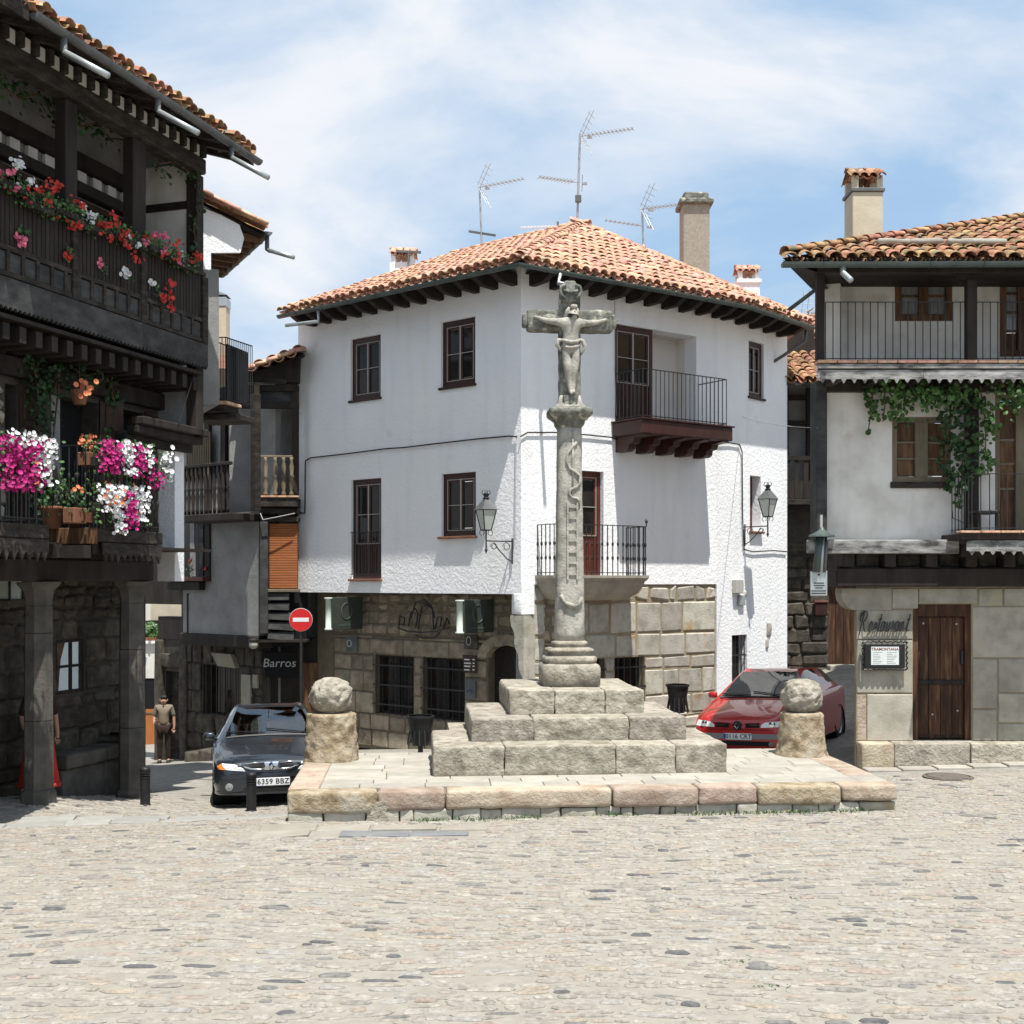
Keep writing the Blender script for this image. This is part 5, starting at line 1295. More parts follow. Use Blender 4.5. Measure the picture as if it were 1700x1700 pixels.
# dressed stones, placed one by one on the left pier, then large blocks to the right of the door
def st(x0, x1, y0, y1, m='dressed_stone', p=.03, par=rs):
    u0, u1, z0, z1 = RS.rect(x0, x1, y0, y1)
    obj('stone', MB().cbox(u0 + .006, u1 - .006, -p + rg.uniform(-.006, .006), .1, z0 + .006, z1 - .006, c=.012, jit=.004, rng=rg), m, par, RS.M)
for s in ((1421, 1515, 1012, 1062), (1421, 1515, 1062, 1151), (1421, 1438, 1152, 1230, 'kerb_granite'), (1438, 1515, 1152, 1230), (1480, 1524, 976, 1011), (1524, 1622, 976, 1002), (1623, 1664, 976, 1006), (1665, 1702, 976, 1006), (1703, 1780, 976, 1006),
          (1613, 1703, 1007, 1092), (1704, 1780, 1007, 1100), (1613, 1655, 1093, 1176), (1656, 1745, 1093, 1150), (1656, 1780, 1151, 1200), (1613, 1654, 1177, 1230), (1655, 1780, 1201, 1230), (1746, 1860, 1093, 1150), (1781, 1900, 976, 1092), (1781, 1900, 1151, 1230)):
    st(*s)
# rounded corbel stone at the corner
pf = [RS.px(x, y) for x, y in ((1479, 977), (1397, 977), (1396, 985), (1398, 997), (1404, 1006), (1412, 1011), (1420, 1013), (1479, 1013))]
obj('corbel_stone', MB().prism(pf, -.04, .35), 'dressed_stone', rs, RS.M)
q = MB().box(RX(1421), RX(1421) + .3, .09, 3.0, -3.4, RZ(975)); obj('side_wall', q, 'rubble', rs, RS.M @ Matrix.Translation((RX(1421), 0, 0)) @ Matrix.Rotation(R(-20), 4, 'Z') @ Matrix.Translation((-RX(1421), 0, 0)))
# plinth step
x = RX(1421)
cuts = [RX(1421), RX(1475), RX(1600), RX(1720), RX(1830), U1]
for i in range(5):
    z0 = min(gz(RS.at(cuts[i]).x, 19.1), gz(RS.at(cuts[i + 1]).x, 19.1)) - .1
    q = MB().rock(cuts[i] + .004, cuts[i + 1] - .004, -.30 + rg.uniform(-.02, .02), .1, z0, RZ(1232, -.15), r=.03, amp=.012, freq=4, n=(8, 4, 4), seed=i + 50, flat_top=.7); obj('plinth_stone', q, 'granite' if i != 0 else 'kerb_granite', rs, RS.M, smooth=True)
q = MB()
for i in range(9):
    a = RX(1421) + i * .55; p = RS.at(a + .27, -.46); z = gz(p.x, p.y)
    obj('kerb_slab', MB().cbox(a + .006, a + .544, -.62, -.32, z - .15, z + .035, c=.012), 'granite_top', rs, RS.M)
# the plank door
dp = part_empty('plank_door', rs, RS.M @ Matrix.Translation((door[0], .1, door[2])))
obj('door_back', MB().box(door[0] - .1, door[1] + .1, .17, .2, door[2] - .1, door[3] + .1), 'dark_wood', dp, RS.M)
q = MB(); t = .09
q.box(door[0], door[0] + t, .02, .16, door[2], door[3]); q.box(door[1] - t, door[1], .02, .16, door[2], door[3]); q.box(door[0] + t, door[1] - t, .02, .16, door[3] - .2, door[3]); obj('frame', q, 'old_door_wood', dp, RS.M)
a, b = door[0] + t, door[1] - t; zm = RS.px(1560, 1134)[1]
for lo_, hi_ in ((door[2] + .02, zm - .01), (zm + .02, door[3] - .21)):
    nb = 4
    for i in range(nb):
        u0, u1 = a + (b - a) * i / nb, a + (b - a) * (i + 1) / nb
        obj('plank', MB().cbox(u0 + .004, u1 - .004, .07 + rg.uniform(-.004, .004), .12, lo_, hi_, c=.006), 'old_door_wood', dp, RS.M)
obj('mid_rail', MB().cbox(a, b, .045, .07, zm - .03, zm + .045, c=.008), 'dark_wood', dp, RS.M)
for i in range(3): u = a + (b - a) * (i + .5) / 3; obj('bottom_panel', MB().box(u - .09, u + .09, .05, .07, door[2] + .04, door[2] + .075), 'dark_wood', dp, RS.M)
obj('latch', MB().cbox(b - .06, b - .02, .02, .07, zm + .3, zm + .52, c=.01), 'iron', dp, RS.M)
for x, y in ((1533, 1035), (1588, 1036), (1548, 1186), (1590, 1180)):
    u, z = RS.px(x, y, .06); obj('stud', MB().lathe([(.02, 0), (.014, .012), (.004, .016)], 8, M=Matrix.Rotation(R(90), 4, 'X')), 'zinc', dp, RS.M @ Matrix.Translation((u, .07, z)), recenter=False)
obj('threshold', MB().cbox(door[0] - .02, door[1] + .02, -.08, .3, door[2] - .07, door[2] - .002, c=.01), 'granite_top', rs, RS.M)
# beam and joists over the ground floor
q = MB().cbox(RX(1388, -.25), U1, -.28, .3, RZ(974, -.25), RZ(943, -.25), c=.02); obj('main_beam', q, 'dark_wood', rs, RS.M)
obj('infill', MB().box(RX(1395), U1, .02, .3, RZ(943), RZ(915)), 'rubble_mortar', rs, RS.M)
for i, x in enumerate((1408, 1477, 1546, 1612, 1675, 1740, 1800)):
    u = RX(x, -.3); obj('joist_end', MB().cbox(u - .09, u + .09, -.34, .1, RZ(941, -.3), RZ(919, -.3), c=.01), 'dark_wood', rs, RS.M)
    u2 = RX(x + 35, 0); obj('infill_stone', MB().rock(u2 - .22, u2 + .22, -.02, .1, RZ(941), RZ(917), r=.04, amp=.02, freq=6, n=(4, 3, 3), seed=x), 'rubble', rs, RS.M, smooth=True)
# grey bottom board of the upper wall
q = MB().cbox(RX(1372, -.42), RX(1592, -.42), -.44, -.10, RZ(919, -.42), RZ(896, -.42), c=.012); obj('sole_board', q, 'grey_board', rs, RS.M)
q = MB().cbox(RX(1344, -.42), RX(1361, -.42), -.44, -.2, RZ(918, -.42), RZ(896, -.42), c=.012); obj('board_end', q, 'grey_board', rs, RS.M)
# first-floor wall with window and balcony door
z0, z1 = RZ(897, UW), RZ(640, UW)
w1 = RS.rect(1481, 1579, 692, 800, UW); d1 = RS.rect(1652, 1742, 655, 892, UW)
q = wall_mb(RX(1370, UW), U1, z0, z1 + .3, y=UW, th=.3, holes=[w1, (d1[0], d1[1], z0, d1[3])]); obj('upper_wall', q, 'aged_plaster', rs, RS.M)
q = MB().box(RX(1371, UW) + .0, RX(1371, UW) + .25, UW + .3, 5, z0, RZ(450)); obj('side_wall', q, 'aged_plaster', rs, RS.M @ Matrix.Translation((RX(1371, UW), 0, 0)) @ Matrix.Rotation(R(-20), 4, 'Z') @ Matrix.Translation((-RX(1371, UW), 0, 0)))
q = MB().box(RX(1592, -.3), RX(1625, -.3), -.40, -.16, RZ(925, -.3), RZ(884, -.3)); obj('dark_filler', q, 'dark_wood', rs, RS.M)  # dark block added over a strip of wall that caught the sun
# corner posts
q = MB().cbox(RX(1355, -.3), RX(1373, -.3), -.32, .1, RZ(897, -.3), RZ(632, -.3), c=.015); obj('corner_post', q, 'slate_board', rs, RS.M)
q = MB().cbox(RX(1604, UW - .1), RX(1625, UW - .1), UW - .12, UW + .1, RZ(892, UW), RZ(640, UW), c=.015); obj('wall_post', q, 'dark_wood', rs, RS.M)
def shutter_window(x0, x1, y0, y1, y, wood, nm, mid=.10, rows=(.33, .63), base=0.0, fr=RS, par=rs):
    u0, u1, a, b = fr.rect(x0, x1, y0, y1, y)
    w = part_empty(nm, par, fr.M @ Matrix.Translation((u0, y, a)))
    q = MB(); t = .085
    q.box(u0, u0 + t, y + .02, y + .13, a, b); q.box(u1 - t, u1, y + .02, y + .13, a, b); q.box(u0 + t, u1 - t, y + .02, y + .13, b - t, b); q.box(u0 + t, u1 - t, y + .02, y + .13, a, a + t)
    c = (u0 + u1) / 2; q.box(c - mid, c + mid, y + .0, y + .10, a + t, b - t); obj('frame', q, wood, w, fr.M)
    for s in (0, 1):
        la, lb_ = (u0 + t, c - mid) if s == 0 else (c + mid, u1 - t)
        zz = [a + t] + [a + t + (b - a - 2 * t) * r_ for r_ in rows] + [b - t]
        for i in range(len(zz) - 1):
            obj('shutter_panel', MB().cbox(la + .01, lb_ - .01, y + .05, y + .09, zz[i] + .015, zz[i + 1] - .015, c=.006), 'chestnut', w, fr.M)
            if i: obj('shutter_rail', MB().box(la, lb_, y + .03, y + .06, zz[i] - .014, zz[i] + .014), 'light_wood', w, fr.M)
    return w
shutter_window(1481, 1579, 692, 800, UW, 'light_wood', 'window')
obj('window_apron', MB().cbox(w1[0] - .03, w1[1] + .02, UW - .05, UW + .02, w1[2] - .10, w1[2] - .003, c=.01), 'weathered_wood', rs, RS.M)
shutter_window(1652, 1742, 655, 892, UW, 'light_wood', 'balcony_door', rows=(.33, .52, .70))
# small balcony in front of that door
BO = -1.05
zt = RZ(885, BO)
bb = part_empty('lower_balcony', rs, RS.M @ Matrix.Translation((RX(1595, BO), BO, zt)))
q = MB().cbox(RX(1597, BO), U1, BO, UW - .01, zt - .10, zt, c=.01); obj('deck', q, 'dark_wood', bb, RS.M)
u = RX(1595, BO - .04)
while u < U1:
    obj('edge_tile', MB().cbox(u + .004, u + .30, BO - .05, BO + .18, zt + .001, zt + .035, c=.008), 'terracotta', bb, RS.M); u += .306
def zig(par, x0, x1, ya, yb, y, per, amp, m='grey_board', th=.025, z0=None, nm='fascia_board', cut=1.9, seed=0):
    """board with a scalloped lower edge, cut into lengths"""
    a, b = RX(x0, y), (x1 if x1 < 20 else RX(x1, y)); zt_, zb_ = RZ(ya, y), RZ(yb, y); u = a; rr_ = random.Random(seed)
    while u < b - .05:
        e = min(u + cut * rr_.uniform(.8, 1.2), b); n = max(1, round((e - u) / per)); p = (e - u) / n
        pf = [(u, zt_), (u, zb_)]
        for i in range(n):
            for f, d in ((.25, .15), (.42, .8), (.5, 1), (.58, .8), (.75, .15)): pf.append((u + p * (i + f), zb_ + amp * (1 - d) if False else zb_ - amp * d))
        pf += [(e, zb_), (e, zt_)]
        q = MB().prism(pf, y + rr_.uniform(-.004, .004), y + th); obj(nm, q, m, par, RS.M); u = e + .004
zig(bb, 1605, U1, 897, 914, BO + .02, .16, .07, seed=2)
q = MB().box(RX(1597, BO), U1, BO + .05, BO + .12, zt - .16, zt - .10); obj('joist', q, 'dark_wood', bb, RS.M)
railing(rs, RS, [(RX(1612, BO + .1), UW), (RX(1612, BO + .1), BO + .06), (U1, BO + .06)], zt + .03, RZ(786, BO), sp=.135, r=.008, top=.012)
t = thing('plant_shelf', 'small dark table behind the railing of the lower restaurant balcony', 'table', RS.at(RX(1640, -.7), -.7, zt + .03))
obj('shelf_top', MB().cbox(RX(1618, -.7), RX(1655, -.7), -.85, -.45, zt + .31, zt + .36, c=.01), 'black_plastic', t, RS.M)
for x in (1622, 1651): obj('leg', MB().box(RX(x, -.7) - .02, RX(x, -.7) + .02, -.8, -.76, zt + .036, zt + .31), 'black_plastic', t, RS.M)
# gallery on top
GO = -.98
zf = RZ(603, GO)
gl = part_empty('gallery', rs, RS.M @ Matrix.Translation((RX(1357, GO), GO, zf)))
g0 = RX(1358, GO); q = MB().add([(x_, y_, z_) for z_ in (zf - .12, zf - .001) for x_, y_ in ((g0, GO + .02), (U1, GO + .02), (U1, 1.2), (g0 + .75, 1.2))], [(3, 2, 1, 0), (4, 5, 6, 7), (0, 1, 5, 4), (1, 2, 6, 5), (2, 3, 7, 6), (3, 0, 4, 7)]); obj('deck', q, 'dark_wood', gl, RS.M)
u = RX(1356, GO)
while u < U1:
    obj('edge_tile', MB().cbox(u + .004, u + .30, GO - .05, GO + .2, zf, zf + .045, c=.008), 'terracotta', gl, RS.M); u += .306
q = MB().cbox(RX(1357, GO), U1, GO - .03, GO + .02, RZ(612, GO), RZ(604, GO), c=.008); obj('edge_board', q, 'grey_board', gl, RS.M)
zig(gl, 1357, U1, 614, 628, GO - .01, .165, .075, seed=1)
q = MB().cbox(RX(1372, UW - .1), U1, UW - .14, UW + .1, RZ(652, UW), RZ(634, UW), c=.01); obj('head_beam', q, 'dark_wood', rs, RS.M)
for i in range(9):
    u = RX(1380, -.5) + i * .62; obj('joist', MB().box(u - .06, u + .06, GO + .03, UW - .1, zf - .26, zf - .12), 'dark_wood', gl, RS.M)
obj('post', MB().cbox(RX(1356, GO + .05), RX(1369, GO + .05), GO + .03, GO + .17, zf + .05, RZ(450, GO), c=.012), 'dark_wood', gl, RS.M)
for x0, x1 in ((1605, 1622), (1880, 1897)):
    obj('post', MB().cbox(RX(x0, GO + .05), RX(x1, GO + .05), GO + .03, GO + .17, zf + .05, RZ(462, GO), c=.012), 'dark_wood', gl, RS.M)
    c = (RX(x0, GO) + RX(x1, GO)) / 2; obj('post_bracket', MB().prism([(c - .22, RZ(452, GO)), (c + .22, RZ(452, GO)), (c + .09, RZ(463, GO)), (c - .09, RZ(463, GO))], GO + .05, GO + .15), 'dark_wood', gl, RS.M)
railing(rs, RS, [(RX(1371, GO + .08), GO + .1), (U1, GO + .1)], zf + .04, RZ(499, GO), sp=.115, r=.008, top=.012)
obj('eave_beam', MB().cbox(RX(1356, GO), U1, GO + .02, GO + .2, RZ(452, GO), RZ(436, GO), c=.012), 'dark_wood', rs, RS.M)
GW = .30
w2 = RS.rect(1486, 1580, 454, 533, GW); d2 = RS.rect(1660, 1735, 450, 592, GW)
q = wall_mb(RX(1362, GW), U1, zf, RZ(426, GW), y=GW, th=.25, holes=[w2, d2]); obj('gallery_wall', q, 'aged_plaster', rs, RS.M)
obj('ceiling', MB().box(RX(1356, GW), U1, GO + .2, GW, RZ(436, GO), RZ(436, GO) + .03), 'dark_wood', rs, RS.M)
def lace_window(x0, x1, y0, y1, y, rows, nm, base=0.0):
    u0, u1, a, b = RS.rect(x0, x1, y0, y1, y); w = part_empty(nm, rs, RS.M @ Matrix.Translation((u0, y, a)))
    q = MB(); t = .10; c = (u0 + u1) / 2
    q.box(u0, u0 + t, y - .02, y + .1, a, b); q.box(u1 - t, u1, y - .02, y + .1, a, b); q.box(u0 + t, u1 - t, y - .02, y + .1, b - t * .5, b); q.box(u0 + t, u1 - t, y - .02, y + .1, a, a + t); q.box(c - .08, c + .08, y - .01, y + .09, a + t, b - t * .5); obj('frame', q, 'chestnut', w, RS.M)
    gb = a + t + base
    for s in (0, 1):
        la, lb_ = (u0 + t, c - .08) if s == 0 else (c + .08, u1 - t)
        if base: obj('panel', MB().cbox(la, lb_, y + .03, y + .07, a + t, gb - .03, c=.01), 'chestnut', w, RS.M)
        for i in range(rows):
            z0_, z1_ = gb + (b - t * .5 - gb) * i / rows, gb + (b - t * .5 - gb) * (i + 1) / rows
            obj('pane', MB().box(la, lb_, y + .04, y + .046, z0_ + .02, z1_ - .02), 'glass_curtain', w, RS.M)
            obj('glazing_bar', MB().box(la, lb_, y + .02, y + .06, z0_ - .02, z0_ + .02), 'chestnut', w, RS.M)
lace_window(1486, 1580, 454, 533, GW, 2, 'window'); lace_window(1660, 1735, 450, 592, GW, 3, 'gallery_door', .32)
# roof of the restaurant
EO = -1.36; ze = RZ(428, EO)
a = RS.at(RX(1299, EO), EO, ze); b = RS.at(U1 + .5, EO, ze); hp = Vector((9.3, 21.35, (965 - 363) / 2000 * 21.35)); hq = hp + (hp - a) * .35
rf = part_empty('roof', rs, Matrix.Translation(a))
pitch = (hp.z - ze) / (hp.y - a.y)
hp.z = ze + pitch * (hp.y - a.y)
top = Vector((b.x, hq.y, ze + pitch * (hq.y - a.y))); hq.z = top.z
roof_planes(rf, [[a, b, top, hq]], 'old_terracotta', sp=.222, row=.30, r=.103, nparts=300, seed=8, caps=[(a + Vector((.05, .05, .05)), hq)], rough=1.5)
sl = MB(); sl.add([a, hq, Vector((9.0, 26, ze + 1)), a + Vector((3.1, 6.3, 0))], [(0, 1, 2), (0, 2, 3)]); obj('side_slope', sl, 'old_terracotta', rf)
for x, y, w_ in ((1472, 412, .3), (1496, 411, .25), (1524, 409, .3), (1550, 408, .28), (1597, 408, .5), (1640, 407, .55)):       # loose stones that weigh the tiles down
    s = 18.6 / 2000; p = Vector(((x - 850) * s, 18.6, ze + pitch * (18.6 - a.y) + .12)); obj('weight_stone', MB().rock(-w_ / 2, w_ / 2, -.08, .08, -.04, .05, r=.035, amp=.015, freq=8, n=(4, 3, 3), seed=x), 'granite_top', rf, Matrix.Translation(p), smooth=True)
gutter(rs, [a + Vector((-.02, -.06, -.09)), b + Vector((0, -.06, -.07))], r=.075)
yb_ = RS.o.y + GW; q = MB().add([(x_, y_, z_) for z_ in (ze - .03, ze) for x_, y_ in ((a.x + .05, a.y + .02), (b.x, a.y + .02), (b.x, yb_), (a.x + .05 + .49 * (yb_ - a.y), yb_))], [(3, 2, 1, 0), (4, 5, 6, 7), (0, 1, 5, 4), (1, 2, 6, 5), (2, 3, 7, 6), (3, 0, 4, 7)]); obj('eave_boards', q, 'dark_wood', rs)
q = MB(); q.add([a + Vector((0, 0, -.03)), RS.at(RX(1357, GO), GO, RZ(452, GO)), RS.at(RX(1357, GO) + 1.4, 3.2, RZ(452, GO)), a + Vector((3.1, 6.3, -.03))], [(0, 1, 2, 3)]); obj('side_soffit', q, 'dark_wood', rs)
p = RS.at(RX(1398, EO), EO - .05, ze - .14); spout(rs, [p, p + Vector((0, 0, -.10)), p + Vector((.03, -.30, -.28))], r=.045)
p = wp(1352, 468, 19.5); spout(rs, [p + Vector((0.02, 0, .12)), p + Vector((0, 0, -.14)), p + Vector((-.38, .15, -.42))], r=.035, m='gutter_green')
# chimney with tiled hood
Y = 21.2; s = Y / 2000; x = (1433.5 - 850) * s; w_ = .52
obj('chimney_stack', MB().cbox(x - .265, x + .265, Y - .26, Y + .26, 5.2, (965 - 326) * s, c=.012), 'cream_plaster', rf)
obj('chimney_band', MB().cbox(x - .295, x + .295, Y - .29, Y + .29, (965 - 326) * s, (965 - 320) * s, c=.01), 'dark_zinc', rf)
chim_cap(rf, x, Y, (965 - 320) * s, .52, 'old_terracotta')
# side posts seen in the alley gap, drain pipes
t = thing('wall_lamp', 'small dark lamp on the corner post of the restaurant house', 'wall lamp', RS.at(RX(1364, -.4), -.4, RZ(888, -.4)))
q = MB(); q.lathe([(.02, 0), (.03, .02), (.20, -.03), (.21, -.06), (.05, .05), (.02, .10)], 14); obj('lamp_shade', q, 'gutter_green', t, RS.M @ Matrix.Translation((RX(1364, -.45), -.46, RZ(885, -.45))))
obj('lamp_stem', MB().tube([(RX(1363, -.45), -.46, RZ(880, -.45)), (RX(1363, -.45), -.46, RZ(855, -.45))], .022, 8), 'bead', t, RS.M)
t = thing('drain_pipes', 'bundle of grey drain pipes down the corner of the restaurant house', 'drain pipe', RS.at(RX(1360, -.4), -.4, RZ(948, -.4)))
for (x0, y0), (x1, y1), r_, m_ in (((1362, 892), (1354, 950), .055, 'gutter_green'), ((1366, 890), (1363, 950), .03, 'zinc'), ((1372, 898), (1369, 950), .025, 'dark_zinc')):
    obj('pipe', MB().tube([(RX(x0, -.46), -.47, RZ(y0, -.46)), (RX(x1, -.46), -.47, RZ(y1, -.46))], r_, 10), m_, t, RS.M, smooth=True)
t = thing('rule_plaque', 'grey plaque with dark lines hanging below the drain pipes', 'plaque', RS.at(RX(1359, -.4), -.4, RZ(990, -.4)))
u0, u1, za, zb = RS.rect(1345, 1373, 948, 989, -.44); obj('plate', MB().cbox(u0, u1, -.46, -.43, za, zb, c=.005), 'zinc', t, RS.M)
q = MB()
for yy, x0, x1 in ((968, 1351, 1368), (972, 1351, 1369), (976, 1353, 1366), (981, 1347, 1371), (985, 1347, 1371)):
    u0, u1, za, zb = RS.rect(x0, x1, yy - .9, yy + .9, -.462); q.box(u0, u1, -.463, -.4605, za, zb)
u, z = RS.px(1359.5, 954, -.462); q.lathe([(.001, 0), (.018, .001)], 8, M=Matrix.Translation((u, -.463, z)) @ Matrix.Rotation(R(90), 4, 'X')); obj('printed_lines', q, 'ink', t, RS.M)
# menu board
t = thing('menu_board', 'menu board with black twisted frame on the pier left of the plank door', 'menu board', RS.at(RX(1469), -.1, RZ(1110)), None)
u0, u1, za, zb = RS.rect(1436, 1503, 1069, 1109, -.14)
obj('case', MB().cbox(u0, u1, -.13, -.035, za, zb, c=.01), 'black_plastic', t, RS.M)
q = MB().box(u0 + .10, u1 - .10, -.135, -.1302, za + .05, zb - .045); obj('paper', q, 'paper', t, RS.M)
me = text_mesh('TRAMONTANA', .062, 'ink_red', extrude=.0008, bold=.001); inst('menu_title', me, t, RS.M @ Matrix.Translation(((u0 + u1) / 2, -.137, zb - .085)) @ Matrix.Rotation(R(90), 4, 'X'))
q = MB()
for i in range(7):
    for j in range(2):
        a_ = u0 + .13 + j * .22; q.box(a_, a_ + .08 + .08 * rg.random(), -.137, -.1352, zb - .14 - i * .028, zb - .134 - i * .028)
obj('menu_lines', q, 'ink_grey', t, RS.M)
q = MB()
def rope(p0, p1, n, amp=.012):
    p0, p1 = Vector(p0), Vector(p1); d = p1 - p0
    q.tube([p0 + d * i / n + Vector((math.sin(i * 2.1) * amp, math.cos(i * 2.1) * amp, math.cos(i * 2.1) * amp * .6)) for i in range(n + 1)], .014, 5)
e = .03
rope((u0 - e, -.12, za - e), (u0 - e, -.12, zb + e), 16); rope((u1 + e, -.12, za - e), (u1 + e, -.12, zb + e), 16); rope((u0 - e, -.12, zb + e), (u1 + e, -.12, zb + e), 24); rope((u0 - e, -.12, za - e), (u1 + e, -.12, za - e), 24)
obj('rope_frame', q, 'iron', t, RS.M)
# wrought-iron script above the menu board
t = thing('script_sign', 'black iron script reading Restaurant on the pier above the menu board', 'shop sign', RS.at(RX(1466), -.06, RZ(1055)))
G = {  # each letter: strokes in a unit box (x 0..w, y 0..1 = x-height)
 'R': (1.5, [[(.25, -.35), (.35, .6), (.5, 1.9)], [(.0, 1.3), (.1, 1.8), (.5, 2.0), (.95, 1.85), (1.0, 1.4), (.7, 1.0), (.35, .85)], [(.6, .95), (.8, .5), (1.05, .05), (1.35, .1)], [(.5, 1.9), (.15, 1.6), (.05, 1.2), (.25, 1.1)]]),
 'e': (.75, [[(.0, .1), (.35, .45), (.6, .75), (.4, 1.0), (.18, .7), (.2, .2), (.45, .0), (.75, .2)]]),
 's': (.65, [[(.0, .1), (.35, .95), (.5, .5), (.4, .05), (.1, .05), (.65, .2)]]),
 't': (.6, [[(.0, .1), (.3, 1.0), (.42, 1.75), (.28, .6), (.3, .05), (.6, .2)], [(.08, 1.2), (.6, 1.28)]]),
 'a': (.8, [[(.55, .9), (.25, 1.0), (.08, .5), (.2, .02), (.45, .3), (.6, .95), (.55, .2), (.8, .15)]]),
 'u': (.85, [[(.0, .3), (.15, .95), (.12, .25), (.3, .0), (.5, .4), (.58, .95), (.56, .2), (.85, .15)]]),
 'r': (.6, [[(.0, .1), (.2, 1.05), (.25, .85), (.5, .85), (.42, .2), (.6, .15)]]),
 'n': (.85, [[(.0, .1), (.12, .95), (.1, .05), (.25, .8), (.45, .95), (.5, .1), (.85, .15)]])}
def script(word, fr, x0, x1, yb, xh, y, r, m, parent):
    W_ = sum(G[c][0] for c in word); ua, z_ = fr.px(x0, yb, y); ub, _ = fr.px(x1, yb, y); k = (ub - ua) / W_; h = fr.px(x0, yb - xh, y)[1] - z_
    u = ua
    for c in word:
        q = MB()
        for s in G[c][1]:
            P = [Vector((u + a * k + b * h * .18, y, z_ + b * h)) for a, b in s]; S = []
            for i in range(len(P) - 1):                                   # Catmull-Rom through the stroke
                p0, p1, p2, p3 = P[max(i - 1, 0)], P[i], P[i + 1], P[min(i + 2, len(P) - 1)]
                for t_ in (0, .33, .66): S.append(.5 * (2 * p1 + (p2 - p0) * t_ + (2 * p0 - 5 * p1 + 4 * p2 - p3) * t_ ** 2 + (3 * p1 - 3 * p2 - p0 + p3) * t_ ** 3))
            S.append(P[-1]); q.tube(S, r, 5)
        obj('letter', q, m, parent, fr.M); u += G[c][0] * k
script('Restaurant', RS, 1424, 1508, 1049, 17, -.075, .010, 'iron', t)

# ------------------------------------------------------------------ vine on the restaurant
def leaf_cloud(mb, pts, size, rg, n_per):
    for c, r_ in pts:
        for _ in range(n_per):
            d = Vector((rg.gauss(0, 1), rg.gauss(0, .55), rg.gauss(0, 1))) * r_ * .5; p = Vector(c) + d
            s = size * rg.uniform(.6, 1.25)
            B = Matrix.Rotation(rg.uniform(-.9, .9), 3, 'Z') @ Matrix.Rotation(rg.uniform(-.9, .5), 3, 'X') @ Matrix.Rotation(rg.uniform(0, 6.28), 3, 'Y')
            vs = [p + B @ Vector(v) * s for v in ((0, 0, -.5), (.42, .05, -.18), (.38, -.04, .28), (0, .08, .52), (-.38, -.04, .28), (-.42, .05, -.18), (0, -.10, 0))]
            mb.add(vs, [(0, 1, 6), (1, 2, 6), (2, 3, 6), (3, 4, 6), (4, 5, 6), (5, 0, 6)])
def vp(x, y, o): u, z = RS.px(x, y, o); return (u, o, z)
def vine(label, stems, blobs, seed, dens=1.0, m='leaf', size=.085):
    rg = random.Random(seed)
    t = thing('climbing_vine', label, 'vine', RS.at(*vp(*stems[0][0])), 'vines hanging on the restaurant house')
    q = MB()
    for s in stems:
        P = [Vector(vp(*p)) for p in s]; S = []
        for i in range(len(P) - 1):
            for k in range(5): S.append(P[i].lerp(P[i + 1], k / 5) + Vector((rg.uniform(-.015, .015), rg.uniform(-.01, .01), 0)))
        S.append(P[-1]); q.tube(S, .010, 5)
    obj('stem', q, 'chestnut', t, RS.M)
    q = MB(); leaf_cloud(q, [(vp(x, y, o), r_) for x, y, o, r_, k in blobs for _ in range(1)], size, rg, 1)
    q = MB()
    for x, y, o, r_, k in blobs: leaf_cloud(q, [(vp(x, y, o), r_)], size, rg, int(k * dens))
    o = obj('leaves', q, m, t, RS.M, kind='stuff')
rg = random.Random(4)
b1 = [(1585 + rg.gauss(0, 14), y, -.42, .24, 16) for y in range(655, 790, 7)] + [(1600 + rg.gauss(0, 6), y, -.40, .15, 9) for y in range(790, 806, 6)] + [(1590, 835, -.4, .08, 8), (1597, 815, -.4, .10, 10), (1572, 812, -.4, .08, 6)]
vine('dark mass of vine hanging between the shuttered window and the balcony post', [[(1606, 640, -.4), (1600, 720, -.38), (1596, 832, -.38)], [(1590, 640, -.4), (1580, 700, -.38), (1560, 812, -.38)]], b1, 1, m='leaf_dark')
b2 = [(x, 650 + rg.gauss(0, 8) + (10 if 1480 < x < 1560 else 0), -.62 + rg.gauss(0, .12), .22, 13) for x in range(1470, 1600, 8)] + [(1490 + rg.gauss(0, 8), y, -.42, .16, 9) for y in range(665, 700, 7)] + [(1535, y, -.6, .12, 8) for y in range(640, 672, 6)]
vine('vine fringe along the beam above the shuttered window', [[(1606, 642, -.4), (1540, 652, -.5), (1480, 660, -.45)]], b2, 2)
b3 = [(1444 + rg.gauss(0, 4), y, -.30, .10, 7) for y in (640, 648, 658, 666, 674, 684, 690)] + [(1441, 716, -.28, .05, 5), (1467, 665, -.28, .06, 5), (1463, 690, -.28, .07, 5), (1468, 640, -.35, .12, 8)]
vine('thin vine strand hanging over the bare wall at left', [[(1450, 634, -.35), (1444, 690, -.26), (1441, 722, -.25)], [(1470, 634, -.35), (1466, 700, -.25)]], b3, 3)
b4 = [(1630 + (y - 670) * .05 + rg.gauss(0, 7), y, -.36, .11, 8) for y in range(665, 790, 8)]
vine('vine strand on the pale strip between post and balcony door', [[(1628, 640, -.4), (1636, 720, -.3), (1640, 790, -.3)]], b4, 4)
b5 = [(x, 655 + rg.gauss(0, 10), -.70 + rg.gauss(0, .1), .24, 14) for x in range(1655, 1760, 8)]
vine('vine curtain hanging over the balcony door at the right edge', [[(1650, 636, -.6), (1700, 650, -.65), (1760, 640, -.6)]], b5, 5)
cable('hanging_wire', 'thin wire loops hanging below the vine on the restaurant wall', [RS.at(*vp(1592, 820, -.2)), RS.at(*vp(1580, 838, -.2)), RS.at(*vp(1582, 860, -.2)), RS.at(*vp(1600, 868, -.2))], .006)
